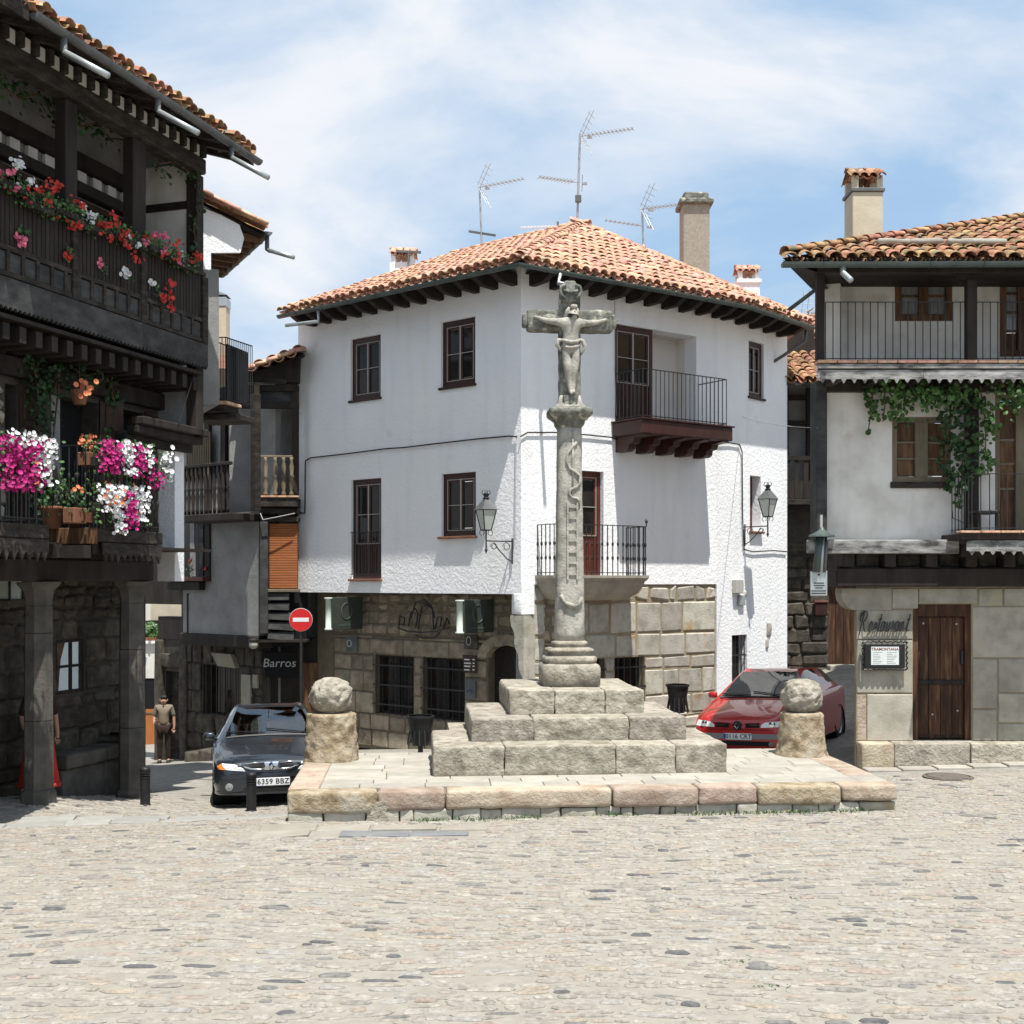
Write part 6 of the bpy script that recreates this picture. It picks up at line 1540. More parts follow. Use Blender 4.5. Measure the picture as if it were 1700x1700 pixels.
cable('overhead_wire', 'thin wire crossing the alley from the white house to the corner post', [WQ.at(*(lambda a: (a[0], -.03, a[1]))(WQ.px(1233, 692, -.03))), RS.at(RX(1356, -.3), -.34, RZ(711, -.3))], .007, 'cable_grey', sag=.05)

# ------------------------------------------------------------------ house at the end of the right alley
AL = F(5.6, 28.5, 1, 0)
al = thing('alley_house', 'dark timber galleried house closing the alley right of the white house', 'house', (7.2, 28.5, -2.2))
rg = random.Random(61)
def AX(x, y=0.0): return AL.px(x, 0, y)[0]
def AZ(yy, y=0.0): return (965 - yy) / 2000 * (28.5 + y)
dd = AL.rect(1377, 1440, 950, 1103)
q = wall_mb(AX(1285), AX(1560), -3.6, AZ(838), y=.05, th=.3, holes=[dd]); obj('ground_floor_wall', q, 'rubble_mortar', al, AL.M)
masonry(AL, AX(1290), AX(1376), -3.0, AZ(900), 'rubble', al, rg, ch=(.22, .4), cl=(.3, .8), y=.03, proud=.05, jit=.03, c=.04)
masonry(AL, AX(1441), AX(1520), -2.2, AZ(900), 'rubble', al, rg, ch=(.3, .4), cl=(.4, .8), y=.03)
d_ = part_empty('plank_door', al, AL.M @ Matrix.Translation((dd[0], .1, dd[2])))
for i in range(5): a_, b_ = dd[0] + (dd[1] - dd[0]) * i / 5, dd[0] + (dd[1] - dd[0]) * (i + 1) / 5; obj('plank', MB().cbox(a_ + .004, b_ - .004, .12, .17, dd[2], dd[3], c=.006), 'old_door_wood', d_, AL.M)
obj('door_step', MB().rock(AX(1372), AX(1445), -.35, .3, dd[2] - .5, dd[2] - .003, r=.03, amp=.01, n=(5, 3, 3), seed=3), 'granite_top', al, AL.M, smooth=True)
obj('step_stone', MB().rock(AX(1330), AX(1392), -.9, .0, -3.0, AZ(1118, -.5), r=.05, amp=.03, n=(5, 3, 3), seed=8), 'granite', al, AL.M, smooth=True)
q = wall_mb(AX(1285), AX(1560), AZ(838), AZ(600), y=.5, th=.2, holes=[]); obj('gallery_wall', q, 'grey_plaster', al, AL.M)
for x in (1309, 1350, 1400, 1460): obj('post', MB().box(AX(x) - .07, AX(x) + .07, .3, .45, AZ(838), AZ(640)), 'dark_wood', al, AL.M)
for yy in (695, 652): obj('tie_beam', MB().box(AX(1300), AX(1560), .32, .44, AZ(yy + 8), AZ(yy)), 'dark_wood', al, AL.M)
gm_ = part_empty('gallery', al, AL.M @ Matrix.Translation((AX(1307), -.6, AZ(832))))
obj('deck', MB().cbox(AX(1295, -.6), AX(1560), -.65, .5, AZ(838, -.6), AZ(829, -.6), c=.01), 'weathered_wood', gm_, AL.M)
obj('hand_rail', MB().box(AX(1295, -.6), AX(1560), -.63, -.55, AZ(764, -.6), AZ(757, -.6)), 'dark_wood', gm_, AL.M)
n = 0
u = AX(1308, -.6)
bal = MB().box(-.055, .055, -.02, .02, AZ(828, -.6), AZ(764, -.6)).mesh('baluster', 'dark_wood')
while u < AX(1420, -.6): inst('baluster', bal, gm_, AL.M @ Matrix.Translation((u, -.59, 0))); u += .21
obj('lower_panel', MB().box(AX(1295, -.6), AX(1560), -.60, -.58, AZ(828, -.6), AZ(798, -.6)), 'dark_wood', gm_, AL.M)
obj('wall_beam', MB().box(AX(1290), AX(1560), -.5, .04, AZ(846), AZ(838.5)), 'dark_wood', al, AL.M)
rf2 = part_empty('roof', al, Matrix.Translation(AL.at(AX(1320), -.8, AZ(630, -.8))))
za = AZ(630, -.8); zb = AZ(588, 1.6)
roof_planes(rf2, [[AL.at(AX(1296, -.8), -.8, za), AL.at(AX(1560, -.8), -.8, za), AL.at(AX(1560, -.8), 1.6, zb), AL.at(AX(1296, -.8), 1.6, zb)]], 'old_terracotta', sp=.24, row=.34, r=.108, nparts=60, seed=9, rough=1.5)
obj('eave_board', MB().box(AX(1296, -.8), AX(1560, -.8), -.86, -.78, za - .14, za - .08), 'slate_board', al, AL.M)
obj('upper_wall', MB().box(AX(1300, 1.7), AX(1350, 1.7), 1.62, 2.0, AZ(600), AZ(540, 1.7)), 'dark_wood', al, AL.M)
za, zb = AZ(556, 3.0), AZ(527, 5)
roof_planes(rf2, [[AL.at(AX(1318, 3.), 3., za), AL.at(AX(1420, 3.), 3., za), AL.at(AX(1420, 3), 5., zb), AL.at(AX(1318, 3.), 5., zb)]], 'old_terracotta', sp=.24, row=.34, r=.108, nparts=30, seed=10)
obj('rear_wall', MB().box(AX(1318, 3.5), AX(1430, 3.5), 3.5, 3.8, 4.2, AZ(560, 3.5)), 'grey_plaster', al, AL.M)
t = thing('mailbox', 'dark red mailbox on the rubble wall in the right alley', 'mailbox', AL.at(AX(1364), -.05, AZ(1023)))
u0, u1, za, zb = AL.rect(1353, 1374, 1001, 1022, -.14); obj('body', MB().cbox(u0, u1, -.15, -.03, za, zb, c=.02), 'brown_wood', t, AL.M); obj('flap', MB().cbox(u0 - .02, u1 + .02, -.17, -.03, zb, zb + .05, c=.01), 'red_wood', t, AL.M)
t = thing('street_letters', 'two dark letters PL on the shaded wall of the right alley', 'lettering', AL.at(AX(1342), -.03, AZ(936)))
for ch_, x in (('P', 1339), ('L', 1351)): inst('letter', text_mesh(ch_, .34, 'ink', extrude=.01), t, AL.M @ Matrix.Translation((AX(x, -.05), -.05, AZ(926, -.05))) @ Matrix.Rotation(R(90), 4, 'X'))
t = thing('tv_aerial', 'tiny aerial above the alley roofs right of the white house', 'aerial', wp(1347, 540, 33), 'roof aerials')
obj('mast', MB().tube([wp(1344, 548, 33), wp(1342, 515, 33)], .02, 6), 'dark_zinc', t); q = MB(); yagi(q, wp(1340, 518, 33), wp(1350, 512, 32.2), 5, w=.1); obj('antenna', q, 'aluminium', t)
# ------------------------------------------------------------------ the arcaded house on the left
LH = F(-5.63, 17.8, 0.309, 0.951)
lh = thing('arcaded_house', 'dark timber house on stone columns with flowered balconies along the left edge', 'house', (-5.9, 17.0, -3.1))
rg = random.Random(71)
UA, UB = -6.6, 1.38                                # near and far end along the street
# stone columns
def column(px, yb, par, seed, r=.185, ut=None):
    u = LH.px(px, 0, 0)[0] if ut is None else ut; p = LH.at(u); g = gz(p.x, p.y)
    c = part_empty('column', par, Matrix.Translation((p.x, p.y, g)))
    zs = [g - .1, g + 1.05, g + 2.2, -.32]
    for i in range(3):
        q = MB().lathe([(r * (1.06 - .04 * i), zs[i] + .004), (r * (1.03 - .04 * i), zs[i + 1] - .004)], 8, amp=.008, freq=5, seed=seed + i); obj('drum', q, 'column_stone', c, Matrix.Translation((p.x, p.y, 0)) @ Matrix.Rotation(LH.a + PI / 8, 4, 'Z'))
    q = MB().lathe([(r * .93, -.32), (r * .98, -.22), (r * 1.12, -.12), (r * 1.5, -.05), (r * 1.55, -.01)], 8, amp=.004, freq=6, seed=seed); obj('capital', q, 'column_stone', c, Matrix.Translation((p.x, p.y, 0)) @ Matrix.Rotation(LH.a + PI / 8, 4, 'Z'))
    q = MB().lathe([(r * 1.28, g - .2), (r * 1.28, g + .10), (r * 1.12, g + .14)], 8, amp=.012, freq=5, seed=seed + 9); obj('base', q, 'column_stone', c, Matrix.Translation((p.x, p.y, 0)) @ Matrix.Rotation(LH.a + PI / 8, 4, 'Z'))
column(64, 1325, lh, 1); column(219, 1325, lh, 2); column(0, 0, lh, 3, ut=-4.4)
obj('arcade_beam', MB().cbox(UA, .35, -.16, .18, .0, .30, c=.02), 'dark_wood', lh, LH.M)
for i in range(10): u = UA + .3 + i * .58; obj('joist', MB().box(u - .07, u + .07, -.95, 1.2, .30, .46), 'dark_wood', lh, LH.M)
obj('arcade_ceiling', MB().box(UA, UB, -.5, 2.5, .46, .50), 'dark_wood', lh, LH.M)
# back wall of the arcade with a four-paned window
BY = .85
wn_ = LH.rect(96, 143, 1061, 1151, BY); wo_ = (wn_[0], wn_[1], wn_[2], wn_[3])
def LX(x, y=0.0): return LH.px(x, 0, y)[0]
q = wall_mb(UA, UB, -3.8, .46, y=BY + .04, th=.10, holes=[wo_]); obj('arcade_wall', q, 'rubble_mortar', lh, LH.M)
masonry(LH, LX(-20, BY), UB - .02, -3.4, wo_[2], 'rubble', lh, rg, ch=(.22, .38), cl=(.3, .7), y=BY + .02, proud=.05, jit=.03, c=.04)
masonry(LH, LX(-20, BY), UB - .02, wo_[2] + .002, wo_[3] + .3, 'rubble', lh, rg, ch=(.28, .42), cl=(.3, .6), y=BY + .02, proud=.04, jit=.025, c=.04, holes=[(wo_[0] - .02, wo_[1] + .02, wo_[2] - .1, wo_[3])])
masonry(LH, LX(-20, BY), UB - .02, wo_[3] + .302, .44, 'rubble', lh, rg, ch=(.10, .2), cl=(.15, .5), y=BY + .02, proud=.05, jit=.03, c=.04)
w = part_empty('window', lh, LH.M @ Matrix.Translation((wo_[0], BY, wo_[2])))
q = MB(); t = .05; a_, b_, c_, d_ = wo_
q.box(a_, a_ + t, BY + .05, BY + .10, c_, d_); q.box(b_ - t, b_, BY + .05, BY + .10, c_, d_); q.box(a_ + t, b_ - t, BY + .05, BY + .10, d_ - t, d_); q.box(a_ + t, b_ - t, BY + .05, BY + .10, c_, c_ + t)
m_ = (a_ + b_) / 2 + .05; q.box(m_ - .02, m_ + .02, BY + .055, BY + .095, c_ + t, d_ - t); q.box(a_ + t, b_ - t, BY + .057, BY + .093, (c_ + d_) / 2 - .02, (c_ + d_) / 2 + .02); obj('frame', q, 'dark_wood', w, LH.M)
q = MB().box(a_ + t, b_ - t, BY + .072, BY + .076, c_ + t, d_ - t)
gm2 = bpy.data.materials.new('clear_glass'); gm2.use_nodes = True; MATS['clear_glass'] = gm2
_n = gm2.node_tree.nodes; _n.clear(); _o = _n.new('ShaderNodeOutputMaterial'); _m = _n.new('ShaderNodeMixShader'); _m.inputs[0].default_value = .07
_t = _n.new('ShaderNodeBsdfTransparent'); _t.inputs[0].default_value = (.93, .96, .95, 1); _g = _n.new('ShaderNodeBsdfGlossy'); _g.inputs['Roughness'].default_value = .03
gm2.node_tree.links.new(_t.outputs[0], _m.inputs[1]); gm2.node_tree.links.new(_g.outputs[0], _m.inputs[2]); gm2.node_tree.links.new(_m.outputs[0], _o.inputs[0])
obj('pane', q, 'clear_glass', w, LH.M)
cw = MB().prism([(a_ + t, d_ - t), (a_ + .30, d_ - t), (a_ + .20, c_ + .5), (a_ + .15, c_ + t), (a_ + t, c_ + t)], BY + .11, BY + .13); obj('curtain', cw, 'red_wood', w, LH.M)
cy_ = thing('courtyard_wall', 'sunlit rough white wall seen through the arcade window', 'wall', LH.at(4.6, 5, -4))
obj('wall_face', MB().box(4.6, 4.9, 4.0, 11, -5, 1.2), 'whitewash', cy_, LH.M)
# stone bench along the arcade wall
bn = thing('stone_bench', 'long shaded stone bench against the arcade wall behind the columns', 'bench', LH.at(-.6, .6, -3.1))
u = LX(96, .5)
for i in range(3):
    e = [u, u + .95, u + 1.6, LX(203, .4)][i:i + 2]; zb_ = gz(*LH.at((e[0] + e[1]) / 2, .5).xy)
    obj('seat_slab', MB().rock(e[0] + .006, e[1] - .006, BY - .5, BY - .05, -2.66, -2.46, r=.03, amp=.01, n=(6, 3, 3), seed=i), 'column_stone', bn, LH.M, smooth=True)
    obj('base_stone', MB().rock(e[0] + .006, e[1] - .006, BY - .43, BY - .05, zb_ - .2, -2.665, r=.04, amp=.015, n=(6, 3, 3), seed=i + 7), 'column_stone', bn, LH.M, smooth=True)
# first floor: wall, shutters, beams
WY = .45
z0, z1 = .50, 3.36
ops = []
for xa, xb in ((8, 28), (96, 163), (205, 238)): ops.append((LX(xa, WY), LX(xb, WY), .52, 2.62))
ops[1] = (LX(100, WY), LX(162, WY), .68, 2.62)
q = wall_mb(UA, UB, z0, z1, y=WY, th=.3, holes=[o for o in ops]); obj('first_floor_wall', q, 'rubble_mortar', lh, LH.M)
masonry(LH, LX(238, WY), LX(268, WY) + .25, .75, 2.7, 'rubble', lh, rg, ch=(.12, .2), cl=(.12, .3), y=WY, proud=.03, jit=.02, c=.03)
masonry(LH, UA, LX(8, WY), .6, 2.6, 'wall_stone', lh, rg, ch=(.14, .24), cl=(.2, .4), y=WY, proud=.04, jit=.03, c=.04)
for x in (-12, 4): pass
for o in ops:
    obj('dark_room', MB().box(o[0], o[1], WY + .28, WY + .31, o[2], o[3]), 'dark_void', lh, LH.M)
obj('plaster_strip', MB().box(LX(163, WY) + .35, LX(205, WY) - .06, WY - .012, WY + .05, .75, 2.6), 'grey_plaster', lh, LH.M)
obj('plaster_strip', MB().box(LX(84, WY), LX(100, WY) - .02, WY - .012, WY + .05, .75, 2.6), 'grey_plaster', lh, LH.M)
def panel_shutter(u, w_, za, zb, ang, y=WY, par=None):
    """panelled shutter leaf hinged at u and opened by ang"""
    s = part_empty('shutter', par or lh, LH.M @ Matrix.Translation((u, y - .03, za)) @ Matrix.Rotation(ang, 4, 'Z')); M = WM[s.name]; h = zb - za
    obj('leaf', MB().box(0, w_, -.015, .015, 0, h), 'shutter_wood', s, M, recenter=False)
    for i in range(4):
        for a in ((0.09,), )[0:1]:
            z_ = .08 + (h - .08) * i / 4; obj('panel', MB().cbox(.07, w_ - .07, -.03, .03, z_ + .03, z_ + (h - .08) / 4 - .06, c=.012), 'shutter_wood', s, M)
panel_shutter(LX(28, WY) + .02, .46, .60, 2.64, R(8)); panel_shutter(LX(163, WY), .34, .70, 2.66, R(-35)); panel_shutter(LX(239, WY), .36, .62, 2.66, R(10))
obj('wall_beam', MB().cbox(UA, UB, WY - .14, WY + .1, 2.72, 2.98, c=.02), 'dark_wood', lh, LH.M)
for i in range(26):
    u = UA + .2 + i * .30
    if u < UB - .1: obj('joist_gap_stone', MB().cbox(u - .08, u + .08, WY - .06, WY + .1, 3.0, 3.22, c=.02), 'rubble', lh, LH.M); obj('joist_end', MB().box(u + .09, u + .21, -.30, WY + .1, 3.0, 3.2), 'dark_wood', lh, LH.M)
# far end: white panels between posts, closing the balconies
obj('end_post', MB().cbox(UB - .10, UB + .10, -.30, -.10, 2.3, 6.42, c=.015), 'dark_wood', lh, LH.M)
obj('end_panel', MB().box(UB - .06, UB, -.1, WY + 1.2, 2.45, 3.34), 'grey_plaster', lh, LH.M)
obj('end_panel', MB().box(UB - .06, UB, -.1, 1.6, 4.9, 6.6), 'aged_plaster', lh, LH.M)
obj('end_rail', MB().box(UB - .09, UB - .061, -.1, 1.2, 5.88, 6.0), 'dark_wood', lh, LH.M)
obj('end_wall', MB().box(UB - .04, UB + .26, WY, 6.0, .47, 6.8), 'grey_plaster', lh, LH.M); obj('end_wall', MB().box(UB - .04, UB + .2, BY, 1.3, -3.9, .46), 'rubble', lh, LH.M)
obj('corner_pilaster', MB().box(UB - .06, UB + .2, .13, WY - .001, .0, 2.42), 'whitewash', lh, LH.M)
for y_, z_ in ((-.3, 2.30), (-.2, 2.18), (0.0, 2.06)): obj('corbel_beam', MB().cbox(-.1, UB + .25, y_, y_ + .22, z_, z_ + .12, c=.015), 'dark_wood', lh, LH.M)
obj('soffit_board', MB().box(UA, UB, -.34, WY, 3.25, 3.30), 'dark_wood', lh, LH.M)
# upper balcony
BYF = -.36
ub = part_empty('upper_balcony', lh, LH.M @ Matrix.Translation((-2, BYF, 3.4)))
obj('deck', MB().box(UA, UB, BYF + .05, WY + .8, 3.42, 3.5), 'dark_wood', ub, LH.M)
u = UA
while u < UB + .05:
    e = min(u + rg.uniform(1.7, 2.3), UB + .09); q = MB()
    pf = [(u, 3.74), (u, 3.40)]; n = round((e - u) / .085)
    for i in range(n):
        for f, d in ((.2, .35), (.5, 1), (.8, .35)): pf.append((u + (e - u) * (i + f) / n, 3.40 - .055 * d))
    pf += [(e, 3.40), (e, 3.74)]; q.prism(pf, BYF - .02, BYF + .02); obj('fascia_board', q, 'slate_board', ub, LH.M); u = e + .004
for x0, x1 in ((-60, -42), (119, 127), (233, 241)):
    a_, b_ = LX(x0, BYF), LX(x1, BYF); obj('post', MB().cbox(a_, b_ + .02, BYF - .03, BYF + .07, 3.745, 4.80, c=.01), 'weathered_wood', ub, LH.M)
obj('post', MB().cbox(UB - .06, UB + .09, BYF - .03, BYF + .1, 3.745, 4.80, c=.01), 'weathered_wood', ub, LH.M)
for x0, x1 in ((-90, -60), (107, 127), (219, 241)): a_, b_ = LX(x0, BYF + .1), LX(x1, BYF + .1); obj('roof_post', MB().cbox(a_, b_, BYF + .08, BYF + .26, 3.5, 6.42, c=.012), 'dark_wood', lh, LH.M)
obj('hand_rail', MB().cbox(UA, UB, BYF - .045, BYF + .05, 4.80, 4.86, c=.01), 'weathered_wood', ub, LH.M)
for z_ in (4.08, 3.76): obj('rail', MB().box(UA, UB, BYF - .01, BYF + .04, z_, z_ + .06), 'weathered_wood', ub, LH.M)
sl = MB().box(-.034, .034, -.012, .012, 4.14, 4.80).mesh('slat', 'dark_wood'); u = UA
while u < UB: inst('slat', sl, ub, LH.M @ Matrix.Translation((u, BYF + .02, 0))); u += .082
pn = MB().box(-.105, .105, -.01, .02, 3.83, 4.06).mesh('rail_panel', 'slate_board'); fr_ = MB().box(-.03, .03, -.02, .03, 3.82, 4.08).mesh('rail_stile', 'weathered_wood'); u = UA + .1
while u < UB - .1: inst('rail_panel', pn, ub, LH.M @ Matrix.Translation((u + .13, BYF + .02, 0))); inst('rail_stile', fr_, ub, LH.M @ Matrix.Translation((u, BYF + .01, 0))); u += .27
# wall behind the upper balcony
VY = .95
ops2 = [(LX(a, VY), LX(b, VY), 3.7, 5.75) for a, b in ((2, 62), (128, 190))]
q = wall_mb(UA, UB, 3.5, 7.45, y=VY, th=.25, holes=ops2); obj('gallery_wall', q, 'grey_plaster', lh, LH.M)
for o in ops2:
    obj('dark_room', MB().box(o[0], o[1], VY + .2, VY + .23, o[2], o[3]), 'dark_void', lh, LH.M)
    f_ = part_empty('gallery_door', lh, LH.M @ Matrix.Translation((o[0], VY, o[2])))
    q = MB(); t = .08; q.box(o[0], o[0] + t, VY - .03, VY + .1, o[2], o[3]); q.box(o[1] - t, o[1], VY - .03, VY + .1, o[2], o[3]); q.box(o[0] + t, o[1] - t, VY - .03, VY + .1, o[3] - t, o[3]); c = (o[0] + o[1]) / 2; q.box(c - .05, c + .05, VY, VY + .1, o[2], o[3] - t); obj('frame', q, 'shutter_wood', f_, LH.M)
    for s in (0, 1):
        a_, b_ = (o[0] + t, c - .05) if s == 0 else (c + .05, o[1] - t); obj('pane', MB().box(a_ + .05, b_ - .05, VY + .04, VY + .05, 4.6, o[3] - .14), 'glass_dark', f_, LH.M); obj('panel', MB().cbox(a_, b_, VY + .03, VY + .07, o[2], 4.55, c=.01), 'shutter_wood', f_, LH.M)
panel_shutter(ops2[0][1] + .03, .45, 3.7, 5.75, R(4), VY); panel_shutter(ops2[1][1] + .03, .45, 3.7, 5.75, R(4), VY); panel_shutter(ops2[0][0] - .5, .45, 3.7, 5.75, R(-4), VY)
obj('wall_beam', MB().cbox(UA, UB - .07, VY - .18, VY - .001, 5.78, 5.95, c=.015), 'dark_wood', lh, LH.M); obj('wall_beam', MB().cbox(UA, UB - .07, VY - .18, VY - .001, 6.16, 6.38, c=.015), 'dark_wood', lh, LH.M)
for i in range(22):
    u = UA + .15 + i * .36
    if u < UB - .2: obj('joist_gap_plaster', MB().cbox(u - .10, u + .10, VY - .08, VY - .001, 5.96, 6.15, c=.01), 'aged_plaster', lh, LH.M)
# eave: beam, row of pale blocks between the joist ends, rafters and boards, gutter
obj('eave_beam', MB().cbox(UA, UB + .05, BYF - .02, BYF + .26, 6.42, 6.66, c=.02), 'weathered_wood', lh, LH.M)
n = 30
for i in range(n):
    u = UA + .1 + i * .275
    if u > UB: break
    obj('joist_gap_plaster', MB().cbox(u - .09, u + .09, BYF + .01, BYF + .2, 6.665, 6.86, c=.015), 'aged_plaster', lh, LH.M)
    obj('joist_end', MB().cbox(u + .095, u + .18, BYF - .06, BYF + .2, 6.665, 6.86, c=.01), 'weathered_wood', lh, LH.M)
EOY = -1.0
slope = .32
zg = 6.72
for i in range(16):
    u = UA + .2 + i * .55
    if u < 1.95: obj('rafter', MB().add([(u - .05, EOY + .05, zg - .06), (u + .05, EOY + .05, zg - .06), (u + .05, 1.5, zg - .06 + slope * 2.45), (u - .05, 1.5, zg - .06 + slope * 2.45), (u - .05, EOY + .05, zg + .04), (u + .05, EOY + .05, zg + .04), (u + .05, 1.5, zg + .04 + slope * 2.45), (u - .05, 1.5, zg + .04 + slope * 2.45)], [(0, 3, 2, 1), (4, 5, 6, 7), (0, 1, 5, 4), (1, 2, 6, 5), (2, 3, 7, 6), (3, 0, 4, 7)]), 'weathered_wood', lh, LH.M)
rf = part_empty('roof', lh, Matrix.Translation(LH.at(-2, EOY, zg)))
zt_ = zg + .10
roof_planes(rf, [[LH.at(UA, EOY - .05, zt_), LH.at(1.72, EOY - .05, zt_), LH.at(1.72, 3.6, zt_ + slope * 4.65), LH.at(UA, 3.6, zt_ + slope * 4.65)]], 'old_terracotta', sp=.215, row=.36, r=.098, nparts=300, seed=14, rough=2.0)
q = MB().add([LH.at(UA, 3.6, zt_ + slope * 4.65), LH.at(1.98, 3.6, zt_ + slope * 4.65), LH.at(1.98, 6.5, zt_), LH.at(UA, 6.5, zt_)], [(0, 1, 2, 3)]); obj('rear_slope', q, 'old_terracotta', rf)
obj('gable_wall', MB().add([LH.at(UB - .02, -.1, 6.6), LH.at(UB - .02, 6, 6.6), LH.at(UB - .02, 3.6, zt_ + slope * 4.4)], [(0, 1, 2)]), 'grey_plaster', lh)
gutter(lh, [LH.at(-3.42, EOY - .1, zg - .01), LH.at(1.80, EOY - .1, zg - .03)], r=.075, m='dark_zinc')
obj('fascia_board', MB().box(UA, -3.45, EOY - .06, EOY - .02, zg - .12, zg + .08), 'weathered_wood', lh, LH.M)
for x in (106, 262, 384):
    u = LX(x, EOY - .1); p = LH.at(u, EOY - .1, zg - .08)
    spout(lh, [p, p + Vector((0, 0, -.14)), p + Vector((.03, -.02, -.20))], r=.042, m='dark_zinc', name='spout_elbow'); d = LH.at(u, EOY - .1, 0) - LH.at(u, EOY + .9, 0)
    spout(lh, [p + Vector((.02, -.02, -.19)), p + Vector((.02, -.02, -.19)) + d * .62 + Vector((0, 0, -.36))], r=.042)
# lower balcony over the street
LO = -.98; zb_ = .68
lbn = part_empty('lower_balcony', lh, LH.M @ Matrix.Translation((-1.4, LO, zb_)))
q = MB().cbox(-2.12, -.66, LO - .02, WY, zb_ - .17, zb_, c=.012); obj('deck', q, 'weathered_wood', lbn, LH.M)
obj('side_board', MB().cbox(-2.155, -2.125, LO - .04, WY, zb_ - .20, zb_ + .01, c=.006), 'chestnut', lbn, LH.M)
def spiky(y, u0, u1, za, zb, d, n, m, par):
    pf = [(u0, za), (u0, zb)]
    for i in range(n):
        for f, dd in ((.1, .0), (.38, .55), (.5, 1), (.62, .55), (.9, 0.)): pf.append((u0 + (u1 - u0) * (i + f) / n, zb - d * dd))
    pf += [(u1, zb), (u1, za)]
    obj('fringe_board', MB().prism(pf, y, y + .025), m, par, LH.M)
spiky(LO - .03, -2.0, -.70, zb_ - .18, zb_ - .33, .11, 10, 'weathered_wood', lbn)
obj('bearer', MB().box(-2.10, -.70, LO + .12, LO + .24, zb_ - .33, zb_ - .175), 'dark_wood', lbn, LH.M)
for u in (-2.05, -1.4, -.75): obj('bracket', MB().box(u - .06, u + .06, LO + .05, WY, zb_ - .32, zb_ - .18), 'dark_wood', lbn, LH.M)
railing(lh, LH, [(-2.10, WY), (-2.10, LO + .04), (-.70, LO + .04), (-.70, WY)], zb_ + .02, zb_ + 1.08, sp=.125, r=.009, knob=True)
# second lower balcony nearer to the camera
lb2 = part_empty('lower_balcony', lh, LH.M @ Matrix.Translation((-4.4, LO, zb_)))
obj('deck', MB().cbox(-6.3, -3.02, LO - .02, WY, zb_ - .17, zb_, c=.012), 'weathered_wood', lb2, LH.M)
spiky(LO - .03, -6.2, -3.04, zb_ - .18, zb_ - .33, .11, 24, 'weathered_wood', lb2)
railing(lh, LH, [(-6.2, WY), (-6.2, LO + .04), (-3.06, LO + .04), (-3.06, WY)], zb_ + .02, zb_ + 1.08, sp=.125, r=.009)
# lantern under the arcade
t = thing('arcade_lantern', 'dark square lantern hanging in the arcade at the left edge', 'lantern', LH.at(LX(14, .6), .6, -.2))
u = LX(14, .6); q = MB()
for s in (-1, 1):
    for k in (-1, 1): q.box(u + s * .13 - .012, u + s * .13 + .012, .6 + k * .13 - .012, .6 + k * .13 + .012, -.24, .08)
q.box(u - .15, u + .15, .45, .75, .08, .11); q.box(u - .15, u + .15, .45, .75, -.26, -.24); q.box(u - .01, u + .01, .59, .61, .11, .31); obj('lantern_frame', q, 'iron', t, LH.M)
obj('lamp_glass', MB().box(u - .115, u + .115, .485, .715, -.239, .079), 'lamp_glass', t, LH.M)
cable('hanging_wire', 'thin wire slanting across the white end panel of the arcaded house', [LH.at(UB - .15, -.33, 3.38), LH.at(.75, -.30, 2.35)], .006)

# ------------------------------------------------------------------ flowers
def blossom(mb, p, n, r):
    """five-petalled flower facing n"""
    n = n.normalized(); e = n.cross(Vector((0, 0, 1)));
    if e.length < .1: e = Vector((1, 0, 0))
    e.normalize(); f = n.cross(e); k = 7
    vs = [p] + [p + (e * math.cos(2 * PI * i / k) + f * math.sin(2 * PI * i / k)) * r + n * r * .35 for i in range(k)]
    mb.add(vs, [(0, 1 + i, 1 + (i + 1) % k) for i in range(k)])
def heads(c, n, off, sp, rg):
    H = [Vector(c) + Vector(off) + Vector([rg.gauss(0, s) * .5 for s in sp]) for _ in range(max(1, n // 9))]
    return [rg.choice(H) + Vector([rg.gauss(0, .028) for _ in range(3)]) for _ in range(n)]
def flower_plant(name, label, cat, fr, c, size, groups, nleaf, seed, group=None, leaf='leaf', fr_size=.026, potbox=None, lsize=.05):
    """c: local centre (u, y, z); groups: (material, n, centre offset, spread)"""
    rg = random.Random(seed)
    t = thing(name, label, cat, fr.at(*c), group)
    q = MB()
    for _ in range(nleaf):
        d = Vector([max(-1.4, min(1.4, rg.gauss(0, 1))) * s for s in size]) * .45; leaf_cloud(q, [(Vector(c) + d, .02)], lsize, rg, 1)
    obj('foliage', q, leaf, t, fr.M, kind='stuff')
    for m, n, off, sp in groups:
        q = MB()
        P = heads(c, n, off, sp, rg) if cat == 'flowers' and 'geranium' in name else [Vector(c) + Vector([max(-1.5, min(1.5, rg.gauss(0, 1))) * s * (.45 + .1 * rg.random()) for s in sp]) + Vector(off) for _ in range(n)]
        for d in P:
            blossom(q, d, Vector((rg.gauss(0, .5) - .5, -1 + rg.gauss(0, .3), rg.gauss(.2, .4))), fr_size * rg.uniform(.8, 1.25))
        obj('blossoms', q, m, t, fr.M, kind='stuff')
    if potbox: obj('flower_box', MB().cbox(c[0] - potbox[0], c[0] + potbox[0], c[1] - potbox[1], c[1] + potbox[1], c[2] - potbox[2], c[2] - .02, c=.01), 'dark_wood' if 'geranium' in name or 'petunia' in name else 'pot', t, fr.M)
    return t
def LC(x, y, o): u, z = LH.px(x, y, o); return (u, o, z)
PG = 'petunia baskets on the lower balconies'
c = LC(206, 762, LO - .04)
flower_plant('petunia_basket', 'trailing petunias in magenta and white stripes along the railing top', 'flowers', LH, c, (.95, .2, .38),
             [('petal_magenta', 210, (-.42, -.1, -.02), (.22, .12, .25)), ('petal_white', 120, (-.13, -.14, .0), (.12, .12, .27)), ('petal_magenta', 150, (.11, -.12, -.03), (.15, .12, .27)), ('petal_white', 80, (.32, -.1, .04), (.14, .12, .24)), ('petal_magenta', 60, (.55, -.08, -.15), (.16, .12, .24))], 330, 2, PG, fr_size=.025, potbox=(.6, .08, .15))
